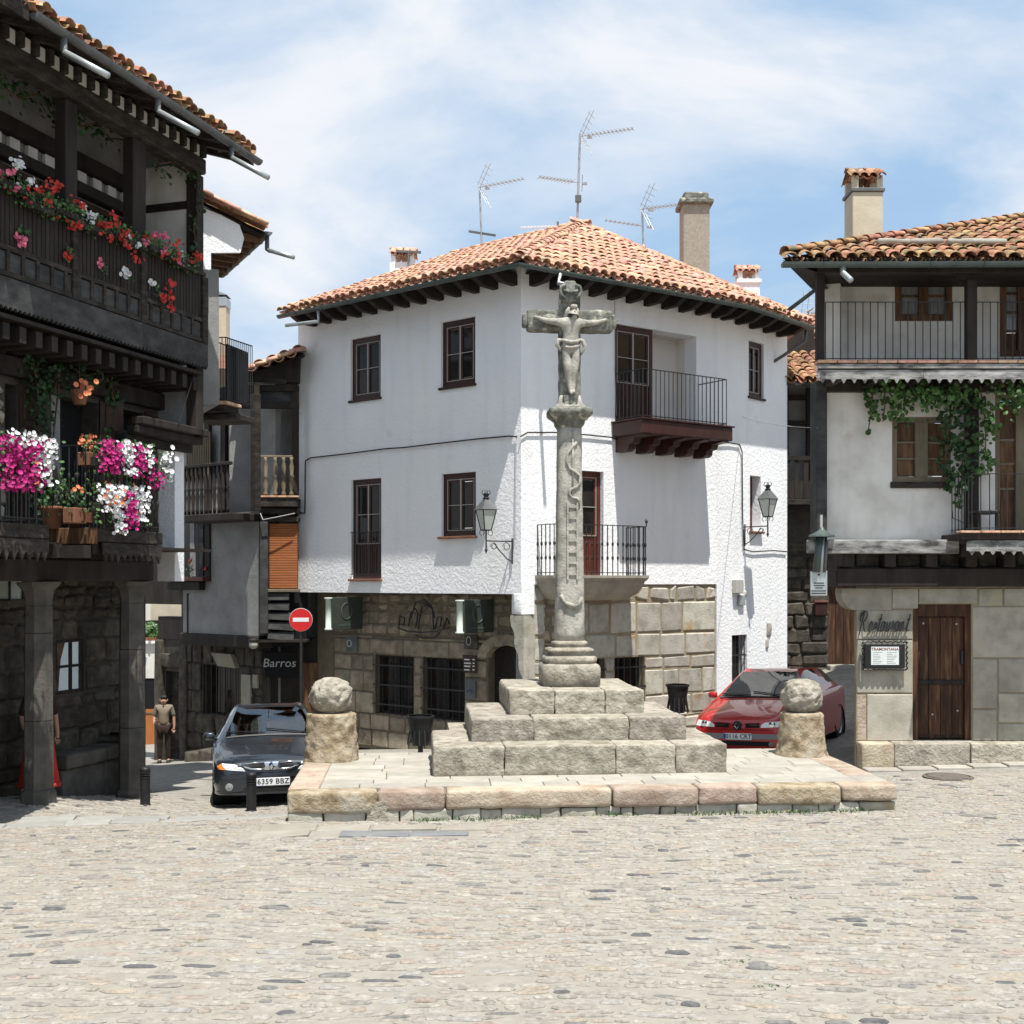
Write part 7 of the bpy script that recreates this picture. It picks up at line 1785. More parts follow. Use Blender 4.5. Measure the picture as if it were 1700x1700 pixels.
c = LC(196, 836, LO - .05)
flower_plant('petunia_basket', 'white petunias with one magenta streak at the railing foot', 'flowers', LH, c, (.85, .2, .40),
             [('petal_white', 230, (-.24, -.1, .04), (.30, .12, .22)), ('petal_magenta', 150, (.03, -.15, -.10), (.11, .10, .30)), ('petal_white', 150, (.20, -.1, .0), (.22, .12, .27)), ('petal_orange', 26, (-.1, -.14, .06), (.5, .1, .22)), ('petal_white', 50, (-.12, -.1, -.24), (.12, .1, .20)), ('petal_white', 60, (.44, -.08, .08), (.16, .1, .22))], 300, 3, PG, fr_size=.025, potbox=(.5, .08, .14))
c = LC(30, 765, LO - .04)
flower_plant('petunia_basket', 'magenta petunias with a white fringe at the left edge', 'flowers', LH, c, (1.0, .2, .45),
             [('petal_magenta', 420, (-.08, -.1, -.05), (.46, .12, .38)), ('petal_white', 190, (.28, -.14, .02), (.16, .12, .36)), ('petal_white', 50, (-.0, -.12, .25), (.4, .12, .10)), ('petal_orange', 15, (.2, -.12, -.1), (.2, .1, .2))], 330, 4, PG, fr_size=.025, potbox=(.6, .08, .15))
c = LC(272, 775, LO - .02); flower_plant('petunia_plant', 'few white petunias trailing beyond the railing corner', 'flowers', LH, c, (.2, .12, .3), [('petal_white', 26, (0, -.05, .05), (.16, .1, .3))], 40, 5, fr_size=.034)
# potted plants standing on the lower balcony
for (x, y, lab, sd, fl) in ((86, 848, 'green pot plant at the left end of the lower balcony deck', 6, None), (118, 852, 'terracotta pot with dark leaves on the balcony deck', 7, None)):
    c = LC(x, y, -.35); c = (c[0], -.35, zb_)
    t = thing('potted_plant', lab, 'potted plant', LH.at(*c))
    obj('pot', MB().lathe([(.10, 0), (.14, .24), (.155, .25), (.155, .29), (.13, .29)], 14), 'pot', t, LH.M @ Matrix.Translation(c), smooth=True)
    q = MB(); r_ = random.Random(sd)
    for _ in range(110): leaf_cloud(q, [(Vector(c) + Vector((r_.gauss(0, .13), r_.gauss(0, .12), .42 + r_.gauss(0, .13))), .02)], .07, r_, 1)
    obj('foliage', q, 'leaf_dark', t, LH.M, kind='stuff')
c = LC(132, 840, -.75); c = (c[0], -.75, zb_ + .28); flower_plant('box_plant', 'leafy plant in a terracotta box hung inside the railing', 'potted plant', LH, c, (.35, .14, .3), [('petal_orange', 6, (0, 0, .2), (.2, .1, .1))], 80, 8, leaf='leaf_dark', potbox=(.22, .09, .22))
c = LC(150, 742, -.6); c = (c[0], -.6, 1.72); flower_plant('box_plant', 'terracotta box with orange geraniums high on the railing', 'potted plant', LH, c, (.3, .14, .22), [('petal_orange', 40, (-.05, 0, .1), (.2, .1, .14))], 50, 9, leaf='leaf_dark', potbox=(.16, .09, .2))
# creeper in the shade of the first floor
def creeper(name, label, blobs, seed, m='leaf_dark', size=.08):
    rg = random.Random(seed); t = thing(name, label, 'creeper', LH.at(*LC(*blobs[0][:3])))
    q = MB()
    for x, y, o, r_, k in blobs: leaf_cloud(q, [(LC(x, y, o), r_)], size, rg, k)
    obj('leaves', q, m, t, LH.M, kind='stuff')
    P = [Vector(LC(*b[:3])) for b in blobs[::max(1, len(blobs) // 6)]]; obj('stem', MB().tube(P, .012, 5), 'chestnut', t, LH.M)
creeper('creeper', 'dark creeper climbing the post left of the balcony door', [(66 + rg.gauss(0, 7), y, .25, .22, 14) for y in range(600, 860, 9)] + [(95 + rg.gauss(0, 12), y, .15, .2, 10) for y in range(600, 660, 8)], 11)
creeper('creeper', 'dark creeper hanging round the middle shutter of the first floor', [(x + rg.gauss(0, 6), 612 + rg.gauss(0, 14), .1, .2, 12) for x in range(110, 190, 8)] + [(192 + rg.gauss(0, 4), y, .3, .13, 9) for y in range(625, 725, 9)], 12)
creeper('creeper', 'sparse creeper twined round the far end post under the eave', [(x, 280 + rg.gauss(0, 8), -.25, .12, 8) for x in range(262, 330, 9)] + [(326 + rg.gauss(0, 3), y, -.3, .1, 6) for y in range(280, 440, 14)], 13, size=.07)
creeper('creeper', 'dark creeper under the eave beam in the upper left corner', [(x + rg.gauss(0, 8), 140 + .42 * x + rg.gauss(0, 16), .1, .2, 10) for x in range(-10, 230, 11)], 14)
t = thing('hanging_pot', 'terracotta pot with orange flowers hanging among the creeper', 'hanging pot', LH.at(*LC(132, 668, -.1)))
c = LC(132, 672, -.1); obj('pot', MB().lathe([(.08, 0), (.12, .16), (.125, .2)], 12), 'pot', t, LH.M @ Matrix.Translation(c)); obj('hanger', MB().tube([(c[0], c[1], c[2] + .2), (c[0], c[1], c[2] + 1.0)], .006, 5), 'iron', t, LH.M)
q = MB(); r_ = random.Random(3)
for _ in range(14): blossom(q, Vector(c) + Vector((r_.gauss(0, .1), -.05 + r_.gauss(0, .06), .26 + r_.gauss(0, .08))), Vector((-.5, -1, .2)), .04)
obj('blossoms', q, 'petal_orange', t, LH.M, kind='stuff')
# geranium boxes on the upper balcony rail
GG = 'geranium boxes on the upper balcony rail'
gs_ = [(18, 300, 'pink and white geraniums at the near end of the upper rail', [('petal_white', 60, (.12, -.05, .06), (.2, .1, .24)), ('petal_pink', 50, (-.12, -.05, .02), (.26, .1, .26))]),
       (62, 335, 'red geraniums left of the first rail post', [('petal_red', 54, (-.05, -.05, .02), (.45, .12, .22))]),
       (100, 342, 'red geraniums touching the first rail post', [('petal_red', 66, (.0, -.05, .0), (.34, .12, .24))]),
       (140, 365, 'white and red geraniums right of the first rail post', [('petal_white', 40, (-.05, -.03, .10), (.3, .1, .2)), ('petal_red', 27, (.10, -.05, -.04), (.26, .1, .14))]),
       (183, 377, 'thick red geraniums midway between the rail posts', [('petal_red', 72, (-.05, -.05, .0), (.5, .12, .2)), ('petal_white', 26, (.36, -.05, -.03), (.2, .1, .12))]),
       (222, 398, 'coral geraniums just before the second rail post', [('petal_red', 54, (.0, -.05, .0), (.40, .12, .24))]),
       (262, 408, 'pink geraniums right of the second rail post', [('petal_pink', 80, (.0, -.05, .04), (.5, .12, .24)), ('petal_red', 18, (.1, -.05, -.05), (.4, .1, .1))]),
       (302, 432, 'red geraniums at the far end of the upper rail', [('petal_red', 60, (.0, -.05, .0), (.6, .12, .20)), ('petal_white', 8, (.1, 0, .12), (.2, .1, .1))])]
for i, (x, y, lab, gr_) in enumerate(gs_):
    c = LC(x, y + 2, BYF - .08); flower_plant('geranium_box', lab, 'flowers', LH, c, (.55, .14, .18), gr_, 150, 20 + i, GG, fr_size=.024, potbox=(.26, .06, .10), leaf='leaf')
for i, (x, y, m, n, lab) in enumerate(((41, 388, 'petal_pink', 22, 'single pink geranium head poking through the upper railing slats'), (114, 420, 'petal_red', 14, 'small red bloom low beside the first rail post'), (172, 440, 'petal_pink', 8, 'tiny pink bloom in the middle of the railing slats'), (212, 458, 'petal_white', 14, 'white blooms sprouting through the railing slats'), (280, 495, 'petal_red', 55, 'drooping coral geranium hanging through the far railing slats'), (258, 478, 'petal_white', 10, 'little white bloom left of the drooping coral geranium'))):
    c = LC(x, y, BYF - .05); flower_plant('geranium', lab, 'flowers', LH, c, (.12, .05, .14), [(m, n, (0, -.03, 0), (.16 if n < 50 else .26, .06, .12 if n < 50 else .36))], 14, 40 + i, fr_size=.03)

# ------------------------------------------------------------------ house behind the arcaded house: tiled gable, eave, iron balcony
RH = F(-5.10, 20.14, -0.46, 0.888)               # its street wall runs away to the left
rh = thing('rear_house', 'white gabled house with brown tile verge behind the arcaded house', 'house', (-5.3, 20.3, -3.6))
E0 = Vector((-4.22, 20.55, 6.02)); dE = Vector((-.46, .888, 0)); oE = Vector((.888, .46, 0))
rf = part_empty('roof', rh, Matrix.Translation(E0))
A_ = E0; B_ = E0 + dE * 3.2; C_ = B_ - oE * 3 + Vector((0, 0, 1.1)); D_ = A_ - oE * 3 + Vector((0, 0, 1.1))
roof_planes(rf, [[A_, B_, C_, D_]], 'old_terracotta', sp=.23, row=.36, r=.1, nparts=90, seed=17)
for i in range(5):
    T = arc_tile(.11, .62, seed=i); mb = MB(); mb.v, mb.f = list(T[0]), list(T[1]); d = (D_ - A_).normalized(); c = A_ + d * (i * .5 - .02) - dE * .06 + Vector((0, 0, .02)); n = d.cross(dE).normalized(); n = n if n.z > 0 else -n
    inst('verge_tile', mb.mesh('verge_tile', 'terracotta', True), rf, Matrix.Translation(c) @ Matrix((-dE, d, n)).transposed().to_4x4())
q = MB(); z = Vector((0, 0, -.06)); g1_, g2_, g3_ = A_ - oE * .22 + z, A_ - oE * 1.2 + Vector((0, 0, .30)), A_ - oE * 1.25 + Vector((0, 0, -.75))
q.add([A_ - oE * .42 + Vector((0, 0, .02)), A_ - oE * 1.3 + Vector((0, 0, .36)), A_ - oE * 1.3 + Vector((0, 0, -.80)), A_ - oE * .90 + Vector((0, 0, -.80)), A_ - oE * .90 + Vector((0, 0, -.52)), A_ - oE * .40 + Vector((0, 0, -.45)), A_ - oE * .34 + Vector((0, 0, -.2))], [tuple(range(7))]); q.v = [tuple(Vector(v) + dE * .05) for v in q.v]; n_ = len(q.v); q.add([tuple(Vector(v) + dE * .06) for v in q.v], [tuple(reversed(range(n_)))]); obj('gable_end', q, 'whitewash', rh)
for i in range(8):
    c = A_ + dE * (.3 + i * .38) + Vector((0, 0, -.12)); obj('rafter', MB().bar(c, c - oE * 1.0 + Vector((0, 0, .05)), .09, .11), 'chestnut', rh)
q = MB(); a_ = A_ + Vector((0, 0, -.06)); b_ = B_ + Vector((0, 0, -.06)); q.add([a_, a_ - oE * 1.1 + Vector((0, 0, .3)), b_ - oE * 1.1 + Vector((0, 0, .3)), b_], [(0, 1, 2, 3)]); obj('eave_boards', q, 'chestnut', rh)
obj('lower_eave', MB().bar(A_ - oE * .9 + Vector((0, 0, -.5)) + dE * .1, A_ - oE * .95 + dE * 3.0 + Vector((0, 0, -.5)), .12, .14), 'dark_wood', rh)
q = MB().box(0, 3.2, .05, .35, -4.5, 6.0, M=Matrix.Identity(4)); obj('street_wall', MB().box(0, .3, 0, 4, 3.0, 5.3), 'grey_plaster', rh, Matrix.Translation((-5.25, 20.35, 0)) @ Matrix.Rotation(math.atan2(.888, -.46) - PI / 2, 4, 'Z'))
gutter(rh, [A_ + oE * .06 - dE * .05 + Vector((0, 0, -.06)), B_ + oE * .06 + Vector((0, 0, -.06))], r=.065, m='dark_zinc')
p = A_ + oE * .06 + dE * .06 + Vector((0, 0, -.1)); spout(rh, [p, p + Vector((.0, 0, -.24)), p + Vector((.05, -.02, -.27))], r=.038, m='dark_zinc', name='spout_elbow'); spout(rh, [p + Vector((.04, -.02, -.26)), p + Vector((.50, -.25, -.44))], r=.038)
# iron balcony behind, seen beside the posts
bx = part_empty('iron_balcony', rh, Matrix.Translation(wp(365, 690, 22)))
BF = F(*wp(347, 700, 22.6).xy, .97, -.24)
Yb = 22.3
u1 = BF.px(388, 700)[0]; zs_ = (965 - 668) / 2000 * 22.5
obj('slab', MB().cbox(-.1, .42, -.1, .5, zs_ - .04, zs_ + .02, c=.01), 'terracotta', bx, BF.M); obj('slab_edge', MB().cbox(-.2, .36, -.06, .5, zs_ - .17, zs_ - .045, c=.015), 'weathered_wood', bx, BF.M); obj('lower_slab', MB().cbox(-.4, .50, .12, .9, zs_ - .30, zs_ - .18, c=.015), 'weathered_wood', bx, BF.M)
railing(rh, BF, [(-.02, .9), (-.02, 0), (.34, .0), (.44, .9)], zs_ + .02, zs_ + 1.22, sp=.07, r=.008)
obj('railing_screen', MB().box(.335, .36, .02, .88, zs_ + .05, zs_ + 1.1), 'iron', bx, BF.M)

# ------------------------------------------------------------------ timber house between the arcade and the white house
TH = F(-5.52, 26.3, 0.767, -0.641)                # its street face; u runs from -4 to 0
th = thing('timber_house', 'timber galleried house with grey plaster next to the white house', 'house', (-5.5, 26.3, -3.9))
rg = random.Random(91)
def TX(x, y=0.0): return TH.px(x, 0, y)[0]
def TZ(x, yy, y=0.0): return TH.px(x, yy, y)[1]
TA = -6.0
zu0, zu1 = TZ(370, 1053), TZ(370, 852)
ob_ = (TX(303), TX(345), TZ(325, 958), TZ(325, 858))
q = wall_mb(TX(304), 0, zu0, zu1, th=.3, holes=[(ob_[0], ob_[1], ob_[2], ob_[3])]); obj('upper_wall', q, 'grey_plaster', th, TH.M)
obj('window_back', MB().box(ob_[0] - .3, ob_[1], .24, .27, ob_[2], ob_[3]), 'glass_dark', th, TH.M)
obj('window_post', MB().cbox(ob_[1] - .06, ob_[1] + .12, -.05, .2, ob_[2] - .1, ob_[3] + .05, c=.01), 'dark_wood', th, TH.M)
obj('window_sill', MB().cbox(ob_[0] - .3, ob_[1] + .1, -.22, .1, ob_[2] - .09, ob_[2], c=.01), 'red_wood', th, TH.M); obj('sill_beam', MB().cbox(ob_[0] - .4, ob_[1] - .1, -.16, .1, ob_[2] - .30, ob_[2] - .1, c=.02), 'dark_wood', th, TH.M)
for u, k in ((.25, 'grey_plaster'), (.6, 'slate_board')): obj('window_leaf', MB().box(ob_[0] + u - .1, ob_[0] + u + .06, .1, .14, ob_[2] + .02, ob_[3] - .05), k, th, TH.M)
flower_plant('geranium_box', 'shaded dull red flowers in the window of the timber house', 'flowers', TH, ((ob_[0] + ob_[1]) / 2, -.12, ob_[2] + .18), (.5, .1, .3), [('petal_red', 30, (0, 0, .1), (.5, .1, .25))], 50, 77, leaf='leaf_dark', fr_size=.035)
obj('wall_stud', MB().box(TX(312) - .02, TX(312) + .02, -.02, .1, zu0, TZ(320, 985)), 'dark_wood', th, TH.M)
obj('lower_beam', MB().cbox(TX(300), .02, -.05, .4, zu0 - .28, zu0 - .002, c=.03), 'dark_wood', th, TH.M)
# ground floor, set back a little
GY = .35
TE = TX(434, GY); sh = TH.rect(335, 397, 1105, 1188, GY); sd = TH.rect(273, 302, 1115, 1236, GY)
zt2 = zu0 - .2
q = wall_mb(TX(263, GY), TE, -5.2, zt2, y=GY + .04, th=.3, holes=[sh, (sd[0], sd[1], -5.2, sd[3])]); obj('ground_floor_wall', q, 'rubble_mortar', th, TH.M)
masonry(TH, TX(304, GY), TE, -4.6, sh[2], 'rubble', th, rg, ch=(.3, .45), cl=(.4, .9), y=GY + .02, proud=.06, jit=.03, c=.04)
masonry(TH, TX(304, GY), TE, sh[2] + .002, zt2, 'rubble', th, rg, ch=(.4, .6), cl=(.3, .5), y=GY + .02, proud=.03, holes=[(sh[0] - .02, sh[1] + .02, sh[2] - .1, sh[3] + .02)])
obj('shop_window', MB().box(sh[0], sh[1], GY + .25, GY + .28, sh[2], sh[3]), 'glass_dark', th, TH.M)
for i in range(7): u = sh[0] + (sh[1] - sh[0]) * (i + .5) / 7; obj('bar', MB().tube([(u, GY + .05, sh[2]), (u, GY + .05, sh[3])], .01, 5), 'iron', th, TH.M)
obj('lintel_stone', MB().add([(TX(357, GY), GY - .12, TZ(357, 1083, GY)), (TX(390, GY), GY - .12, TZ(390, 1086, GY)), (TX(398, GY), GY - .12, TZ(398, 1109, GY)), (TX(368, GY), GY - .12, TZ(368, 1105, GY)), (TX(357, GY), GY, TZ(357, 1083, GY)), (TX(390, GY), GY, TZ(390, 1086, GY)), (TX(398, GY), GY, TZ(398, 1109, GY)), (TX(368, GY), GY, TZ(368, 1105, GY))], [(0, 3, 2, 1), (0, 1, 5, 4), (1, 2, 6, 5), (2, 3, 7, 6), (3, 0, 4, 7)]), 'dressed_stone', th, TH.M)
obj('door_leaf', MB().box(sd[0], sd[1], GY + .18, GY + .23, -5.2, sd[3]), 'weathered_wood', th, TH.M)
for x in (265, 306): u = TX(x, GY); obj('jamb_stone', MB().rock(u - .16, u + .14, GY - .06, GY + .2, -5.0, TZ(x, 1062, GY), r=.04, amp=.02, n=(3, 3, 10), seed=x), 'rubble', th, TH.M, smooth=True)
obj('lintel_stone', MB().rock(TX(262, GY), TX(310, GY), GY - .06, GY + .2, TZ(285, 1108, GY), TZ(285, 1085, GY), r=.04, amp=.02, n=(6, 3, 3), seed=4), 'rubble', th, TH.M, smooth=True)
obj('timber_wall', MB().box(TX(226, .3), TX(304, .3), .3, .6, TZ(270, 1003, .3), zu1), 'dark_wood', th, TH.M); obj('door_head', MB().box(TX(262, GY), TX(306, GY), .36, .7, zt2, TZ(270, 1003, .3) - .3), 'dark_wood', th, TH.M)
q = MB().box(TX(403, GY), TX(418, GY), GY - .05, GY + .02, TZ(410, 1180, GY), TZ(410, 1120, GY)); obj('pale_jamb', q, 'dressed_stone', th, TH.M); obj('pale_jamb', MB().box(TX(422, GY), TX(430, GY), GY - .05, GY + .02, TZ(426, 1142, GY), TZ(426, 1120, GY)), 'dressed_stone', th, TH.M)
for s in range(5): u = TX(320, -.1) + s * .5; obj('foot_stone', MB().rock(u, u + .48, -.35, .3, -5.0, -3.55 - .08 * (4 - s), r=.06, amp=.03, n=(4, 3, 3), seed=s + 30), 'rubble', th, TH.M, smooth=True)
# gallery with turned balusters
GYo = -.75
zgf = TZ(400, 850, GYo)
gl_ = part_empty('gallery', th, TH.M @ Matrix.Translation((-1.5, GYo, zgf)))
obj('deck', MB().cbox(TX(296, GYo), .02, GYo - .05, .5, zgf - .16, zgf, c=.015), 'dark_wood', gl_, TH.M)
zr = TZ(400, 764, GYo); obj('hand_rail', MB().cbox(TX(296, GYo), 0, GYo - .05, GYo + .05, zr - .07, zr, c=.01), 'dark_wood', gl_, TH.M)
hb = zr - .07 - zgf
bal = MB().lathe([(.035, 0), (.035, hb * .1), (.022, hb * .14), (.045, hb * .38), (.022, hb * .48), (.045, hb * .53), (.022, hb * .58), (.045, hb * .78), (.025, hb * .88), (.035, hb)], 8).mesh('baluster', 'dark_wood', True)
u = TX(300, GYo)
while u < -.1: inst('baluster', bal, gl_, TH.M @ Matrix.Translation((u, GYo, zgf))); u += .155
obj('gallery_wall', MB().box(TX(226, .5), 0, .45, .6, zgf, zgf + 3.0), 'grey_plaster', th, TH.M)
for x in (345, 372, 392): obj('wall_stud', MB().box(TX(x, .4) - .09, TX(x, .4) + .09, .36, .449, zgf, zgf + 3), 'dark_wood', th, TH.M)
obj('reed_blind', MB().box(TX(312, .3), TX(350, .3), .28, .31, zgf + .9, zgf + 2.0), 'light_wood', th, TH.M)
for i in range(14): u = TX(312, .3) + (TX(350, .3) - TX(312, .3)) * i / 13; obj('reed', MB().tube([(u, .275, zgf + .9), (u, .275, zgf + 2.0)], .018, 5), 'light_wood', th, TH.M)
obj('gallery_post', MB().cbox(TX(420, GYo), TX(429, GYo), GYo - .07, GYo + .07, zgf, TZ(425, 655, GYo), c=.01), 'weathered_wood', th, TH.M)
# bay with balustrade, roller shutter and boards, facing the square
BB = F(-5.52, 26.25, 1, 0.02)
def BX(x, y=0.0): return BB.px(x, 0, y)[0]
def BZ(yy, y=0.0): return (965 - yy) / 2000 * (26.25 + y)
bay = part_empty('bay', th, BB.M @ Matrix.Translation((.3, 0, BZ(830))))
xr = 496
obj('deck', MB().cbox(BX(424, -.2), BX(xr), -.22, .9, BZ(842), BZ(826, -.2), c=.01), 'weathered_wood', bay, BB.M)
u = BX(424, -.2)
while u < BX(492): obj('edge_tile', MB().cbox(u + .004, u + .23, -.25, -.02, BZ(826, -.2) + .001, BZ(823, -.2), c=.008), 'terracotta', bay, BB.M); u += .235
obj('hand_rail', MB().cbox(BX(431, -.1), BX(488), -.14, -.06, BZ(760, -.1), BZ(756, -.1), c=.01), 'light_wood', bay, BB.M)
hb = BZ(760) - BZ(823); bal = MB().lathe([(.05, 0), (.05, hb * .06), (.03, hb * .12), (.065, hb * .3), (.035, hb * .45), (.06, hb * .5), (.035, hb * .56), (.055, hb * .75), (.03, hb * .9), (.055, hb)], 10).mesh('baluster', 'light_wood', True)
for x in (441, 457, 471, 484): inst('baluster', bal, bay, BB.M @ Matrix.Translation((BX(x, -.1), -.1, BZ(823))))
obj('corner_post', MB().cbox(BX(422, -.1), BX(431, -.1), -.16, -.04, BZ(826), BZ(640), c=.01), 'light_wood', bay, BB.M)
obj('side_post', MB().cbox(BX(485), BX(496), -.06, .06, BZ(823), BZ(640), c=.01), 'dark_wood', bay, BB.M)
obj('back_wall', MB().box(BX(380, .8), BX(xr, .8), .85, 1.0, BZ(1050), BZ(600)), 'grey_plaster', bay, BB.M)
obj('back_post', MB().box(BX(432, .8), BX(442, .8), .78, .849, BZ(826, .8), BZ(660, .8)), 'dark_wood', bay, BB.M)
for yy in (640, 668): obj('tie_beam', MB().box(BX(385), BX(xr), -.08, .08, BZ(yy + 10), BZ(yy)), 'dark_wood', bay, BB.M)
obj('infill_board', MB().box(BX(386), BX(xr), .0, .05, BZ(668), BZ(650.2)), 'slate_board', bay, BB.M)
obj('head_board', MB().add([(BX(385), -.1, BZ(632)), (BX(497), -.1, BZ(636)), (BX(499), -.1, BZ(582)), (BX(385), -.1, BZ(622)), (BX(385), .1, BZ(632)), (BX(497), .1, BZ(636)), (BX(499), .1, BZ(582)), (BX(385), .1, BZ(622))], [(0, 1, 2, 3), (7, 6, 5, 4), (0, 4, 5, 1), (1, 5, 6, 2), (2, 6, 7, 3), (3, 7, 4, 0)]), 'dark_wood', bay, BB.M)
obj('pale_board', MB().box(BX(437, -.11), BX(476, -.11), -.13, -.105, BZ(638), BZ(631)), 'weathered_wood', bay, BB.M)
for ya, yb in ((844, 853), (858, 866)): obj('sill_beam', MB().cbox(BX(432), BX(xr), -.1, .2, BZ(yb), BZ(ya), c=.01), 'weathered_wood', bay, BB.M)
obj('corner_post', MB().cbox(BX(433), BX(446), -.12, .1, BZ(1052), BZ(866.5), c=.012), 'slate_board', bay, BB.M)
rs_ = part_empty('roller_shutter', th, BB.M @ Matrix.Translation((BX(470), 0, BZ(978))))
n = 26; za_, zb2 = BZ(977), BZ(869)
for i in range(n): obj('slat', MB().cbox(BX(447), BX(494), .0, .03, za_ + (zb2 - za_) * i / n + .002, za_ + (zb2 - za_) * (i + 1) / n - .002, c=.008), 'roller_orange', rs_, BB.M)
obj('shutter_sill', MB().cbox(BX(445), BX(496), -.08, .2, BZ(983), BZ(978), c=.008), 'light_wood', th, BB.M)
for i in range(5):
    ya = 985 + i * 16; obj('lap_board', MB().add([(BX(445), -.06, BZ(ya + 11)), (BX(480 + (i > 1) * 8), -.06, BZ(ya + 11 + i)), (BX(480 + (i > 1) * 8), -.02, BZ(ya)), (BX(445), -.02, BZ(ya)), (BX(445), .06, BZ(ya + 11)), (BX(480 + (i > 1) * 8), .06, BZ(ya + 11 + i)), (BX(480 + (i > 1) * 8), .06, BZ(ya)), (BX(445), .06, BZ(ya))], [(0, 1, 2, 3), (7, 6, 5, 4), (0, 4, 5, 1), (1, 5, 6, 2), (2, 6, 7, 3), (3, 7, 4, 0)]), 'slate_board', th, BB.M)
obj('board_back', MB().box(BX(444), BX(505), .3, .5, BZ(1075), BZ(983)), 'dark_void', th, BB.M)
obj('bay_soffit', MB().box(BX(430), BX(510), -.1, 1.2, BZ(1066), BZ(1062)), 'dark_wood', th, BB.M)
# dark shop front under the bay
obj('shop_front', MB().box(BX(425), BX(556), .75, .9, -4.2, BZ(1062)), 'dark_wood', th, BB.M)
obj('shop_door', MB().cbox(BX(500, .7), BX(540, .7), .70, .76, -4.0, BZ(1100, .7), c=.01), 'chestnut', th, BB.M)
t = thing('shop_sign', 'dark shop sign with pale lettering under the no entry sign', 'shop sign', BB.at(BX(464), .25, BZ(1110)))
obj('board', MB().cbox(BX(440, .3), BX(492, .3), .27, .33, BZ(1125, .3), BZ(1082, .3), c=.008), 'dark_void', t, BB.M)
me = text_mesh('Barros', .27, 'shop_letter', extrude=.004, shear=.15); inst('sign_lettering', me, t, BB.M @ Matrix.Translation((BX(464, .3), .26, BZ(1101, .3))) @ Matrix.Rotation(R(90), 4, 'X'))
t = thing('globe_lamp', 'pale globe lamp under the corner of the grey plaster wall', 'wall lamp', TH.at(TX(424, -.2), -.2, TZ(424, 1070, -.2)))
c = TH.at(TX(424, -.2), -.25, TZ(424, 1070, -.2)); obj('globe', MB().lathe([(.003, -.1)] + [(.1 * math.cos(a), .1 * math.sin(a)) for a in [-1.2 + .3 * k for k in range(9)]], 14), 'dressed_stone', t, Matrix.Translation(c), smooth=True); obj('cap', MB().lathe([(.11, .07), (.12, .10), (.04, .14)], 14), 'iron', t, Matrix.Translation(c))
cable('hanging_wire', 'white cable loop under the bay beside the roller shutter', [BB.at(BX(435), -.2, BZ(853)), BB.at(BX(440), -.25, BZ(864)), BB.at(BX(460), -.25, BZ(860)), BB.at(BX(492), -.2, BZ(853))], .012, 'cable_grey')
# roof over the bay and the chimney behind
rf = part_empty('roof', th, Matrix.Translation(BB.at(.3, -.2, BZ(600))))
p0, p1 = wp(388, 621, 25.9), wp(500, 580, 25.9); up_ = Vector((-.12, 1, .30)).normalized()
e = (p1 - p0); 
roof_planes(rf, [[p0 - e * .0, p1, p1 + Vector((-.3, 3.2, .3)), p0 + Vector((-.3, 3.2, .3))]], 'terracotta', sp=.3, row=.40, r=.12, nparts=60, seed=23)
for j in range(2):
    n = 6
    for i in range(n):
        T = arc_tile(.105, e.length / n * 1.25, seed=i + j); mb = MB(); mb.v, mb.f = list(T[0]), list(T[1]); d = e.normalized(); nn = Vector((0, -.35, 1)); nn = (nn - d * nn.dot(d)).normalized(); s_ = d.cross(nn)
        inst('verge_tile', mb.mesh('verge_tile', 'terracotta', True), rf, Matrix.Translation(p0 + e * i / n + Vector((0, .02 + j * .24, .01 + j * .03))) @ Matrix((s_, d, nn)).transposed().to_4x4() @ Matrix.Rotation(-.05, 4, 'X'))
Y = 30.5; s = Y / 2000; x = (364 - 850) * s
obj('chimney_stack', MB().cbox(x - .22, x + .22, Y - .22, Y + .22, 3.6, (965 - 512) * s, c=.01), 'cream_plaster', th); obj('chimney_flue', MB().cbox(x - .24, x + .24, Y - .24, Y + .24, (965 - 512) * s, (965 - 496) * s, c=.02), 'zinc', th)
q = MB(); zc = (965 - 493) * s; q.add([(x - .25, Y - .25, zc), (x + .25, Y - .25, zc), (x + .25, Y + .25, zc), (x - .25, Y + .25, zc), (x, Y, zc + .14)], [(0, 1, 4), (1, 2, 4), (2, 3, 4), (3, 0, 4), (3, 2, 1, 0)]); obj('chimney_cap', q, 'dark_zinc', th)
for sx in (-1, 1): obj('cap_stay', MB().box(x + sx * .18 - .01, x + sx * .18 + .01, Y - .2, Y - .18, (965 - 496) * s, zc + .01), 'dark_zinc', th)
obj('rear_roof', MB().add([wp(300, 610, 27.5), wp(395, 612, 27.0), wp(395, 585, 31), wp(300, 585, 31)], [(0, 1, 2, 3)]), 'old_terracotta', th)
q = MB().box(TX(300, .7), -.2, .72, 5.5, -5.3, 4.4); obj('body', q, 'grey_plaster', th, TH.M)

# no entry sign
t = thing('no_entry_sign', 'round red no entry sign with a white bar on a dark post', 'road sign', Vector((wp(499, 1250, 25.3).x, 25.3, gz(wp(499, 1250, 25.3).x, 25.3))))
c = wp(499.5, 1029, 25.2); Mz = Matrix.Translation(c) @ Matrix.Rotation(R(4), 4, 'Z') @ Matrix.Rotation(R(90), 4, 'X')
obj('disc', MB().lathe([(.003, -.012), (.235, -.012), (.235, .012), (.003, .012)], 36, cap=False), 'sign_red', t, Mz, recenter=False)
obj('white_bar', MB().box(-.165, .165, -.04, .045, .0125, .016), 'white_paint', t, Mz, recenter=False)
obj('rim', MB().tube([(.235 * math.cos(a), .235 * math.sin(a), 0) for a in [2 * PI * k / 36 for k in range(37)]], .010, 6, cap=False), 'bead', t, Mz, recenter=False)
obj('post', MB().tube([(c.x, c.y + .05, gz(c.x, c.y) - .1), (c.x, c.y + .05, c.z + .2)], .03, 10), 'iron', t)

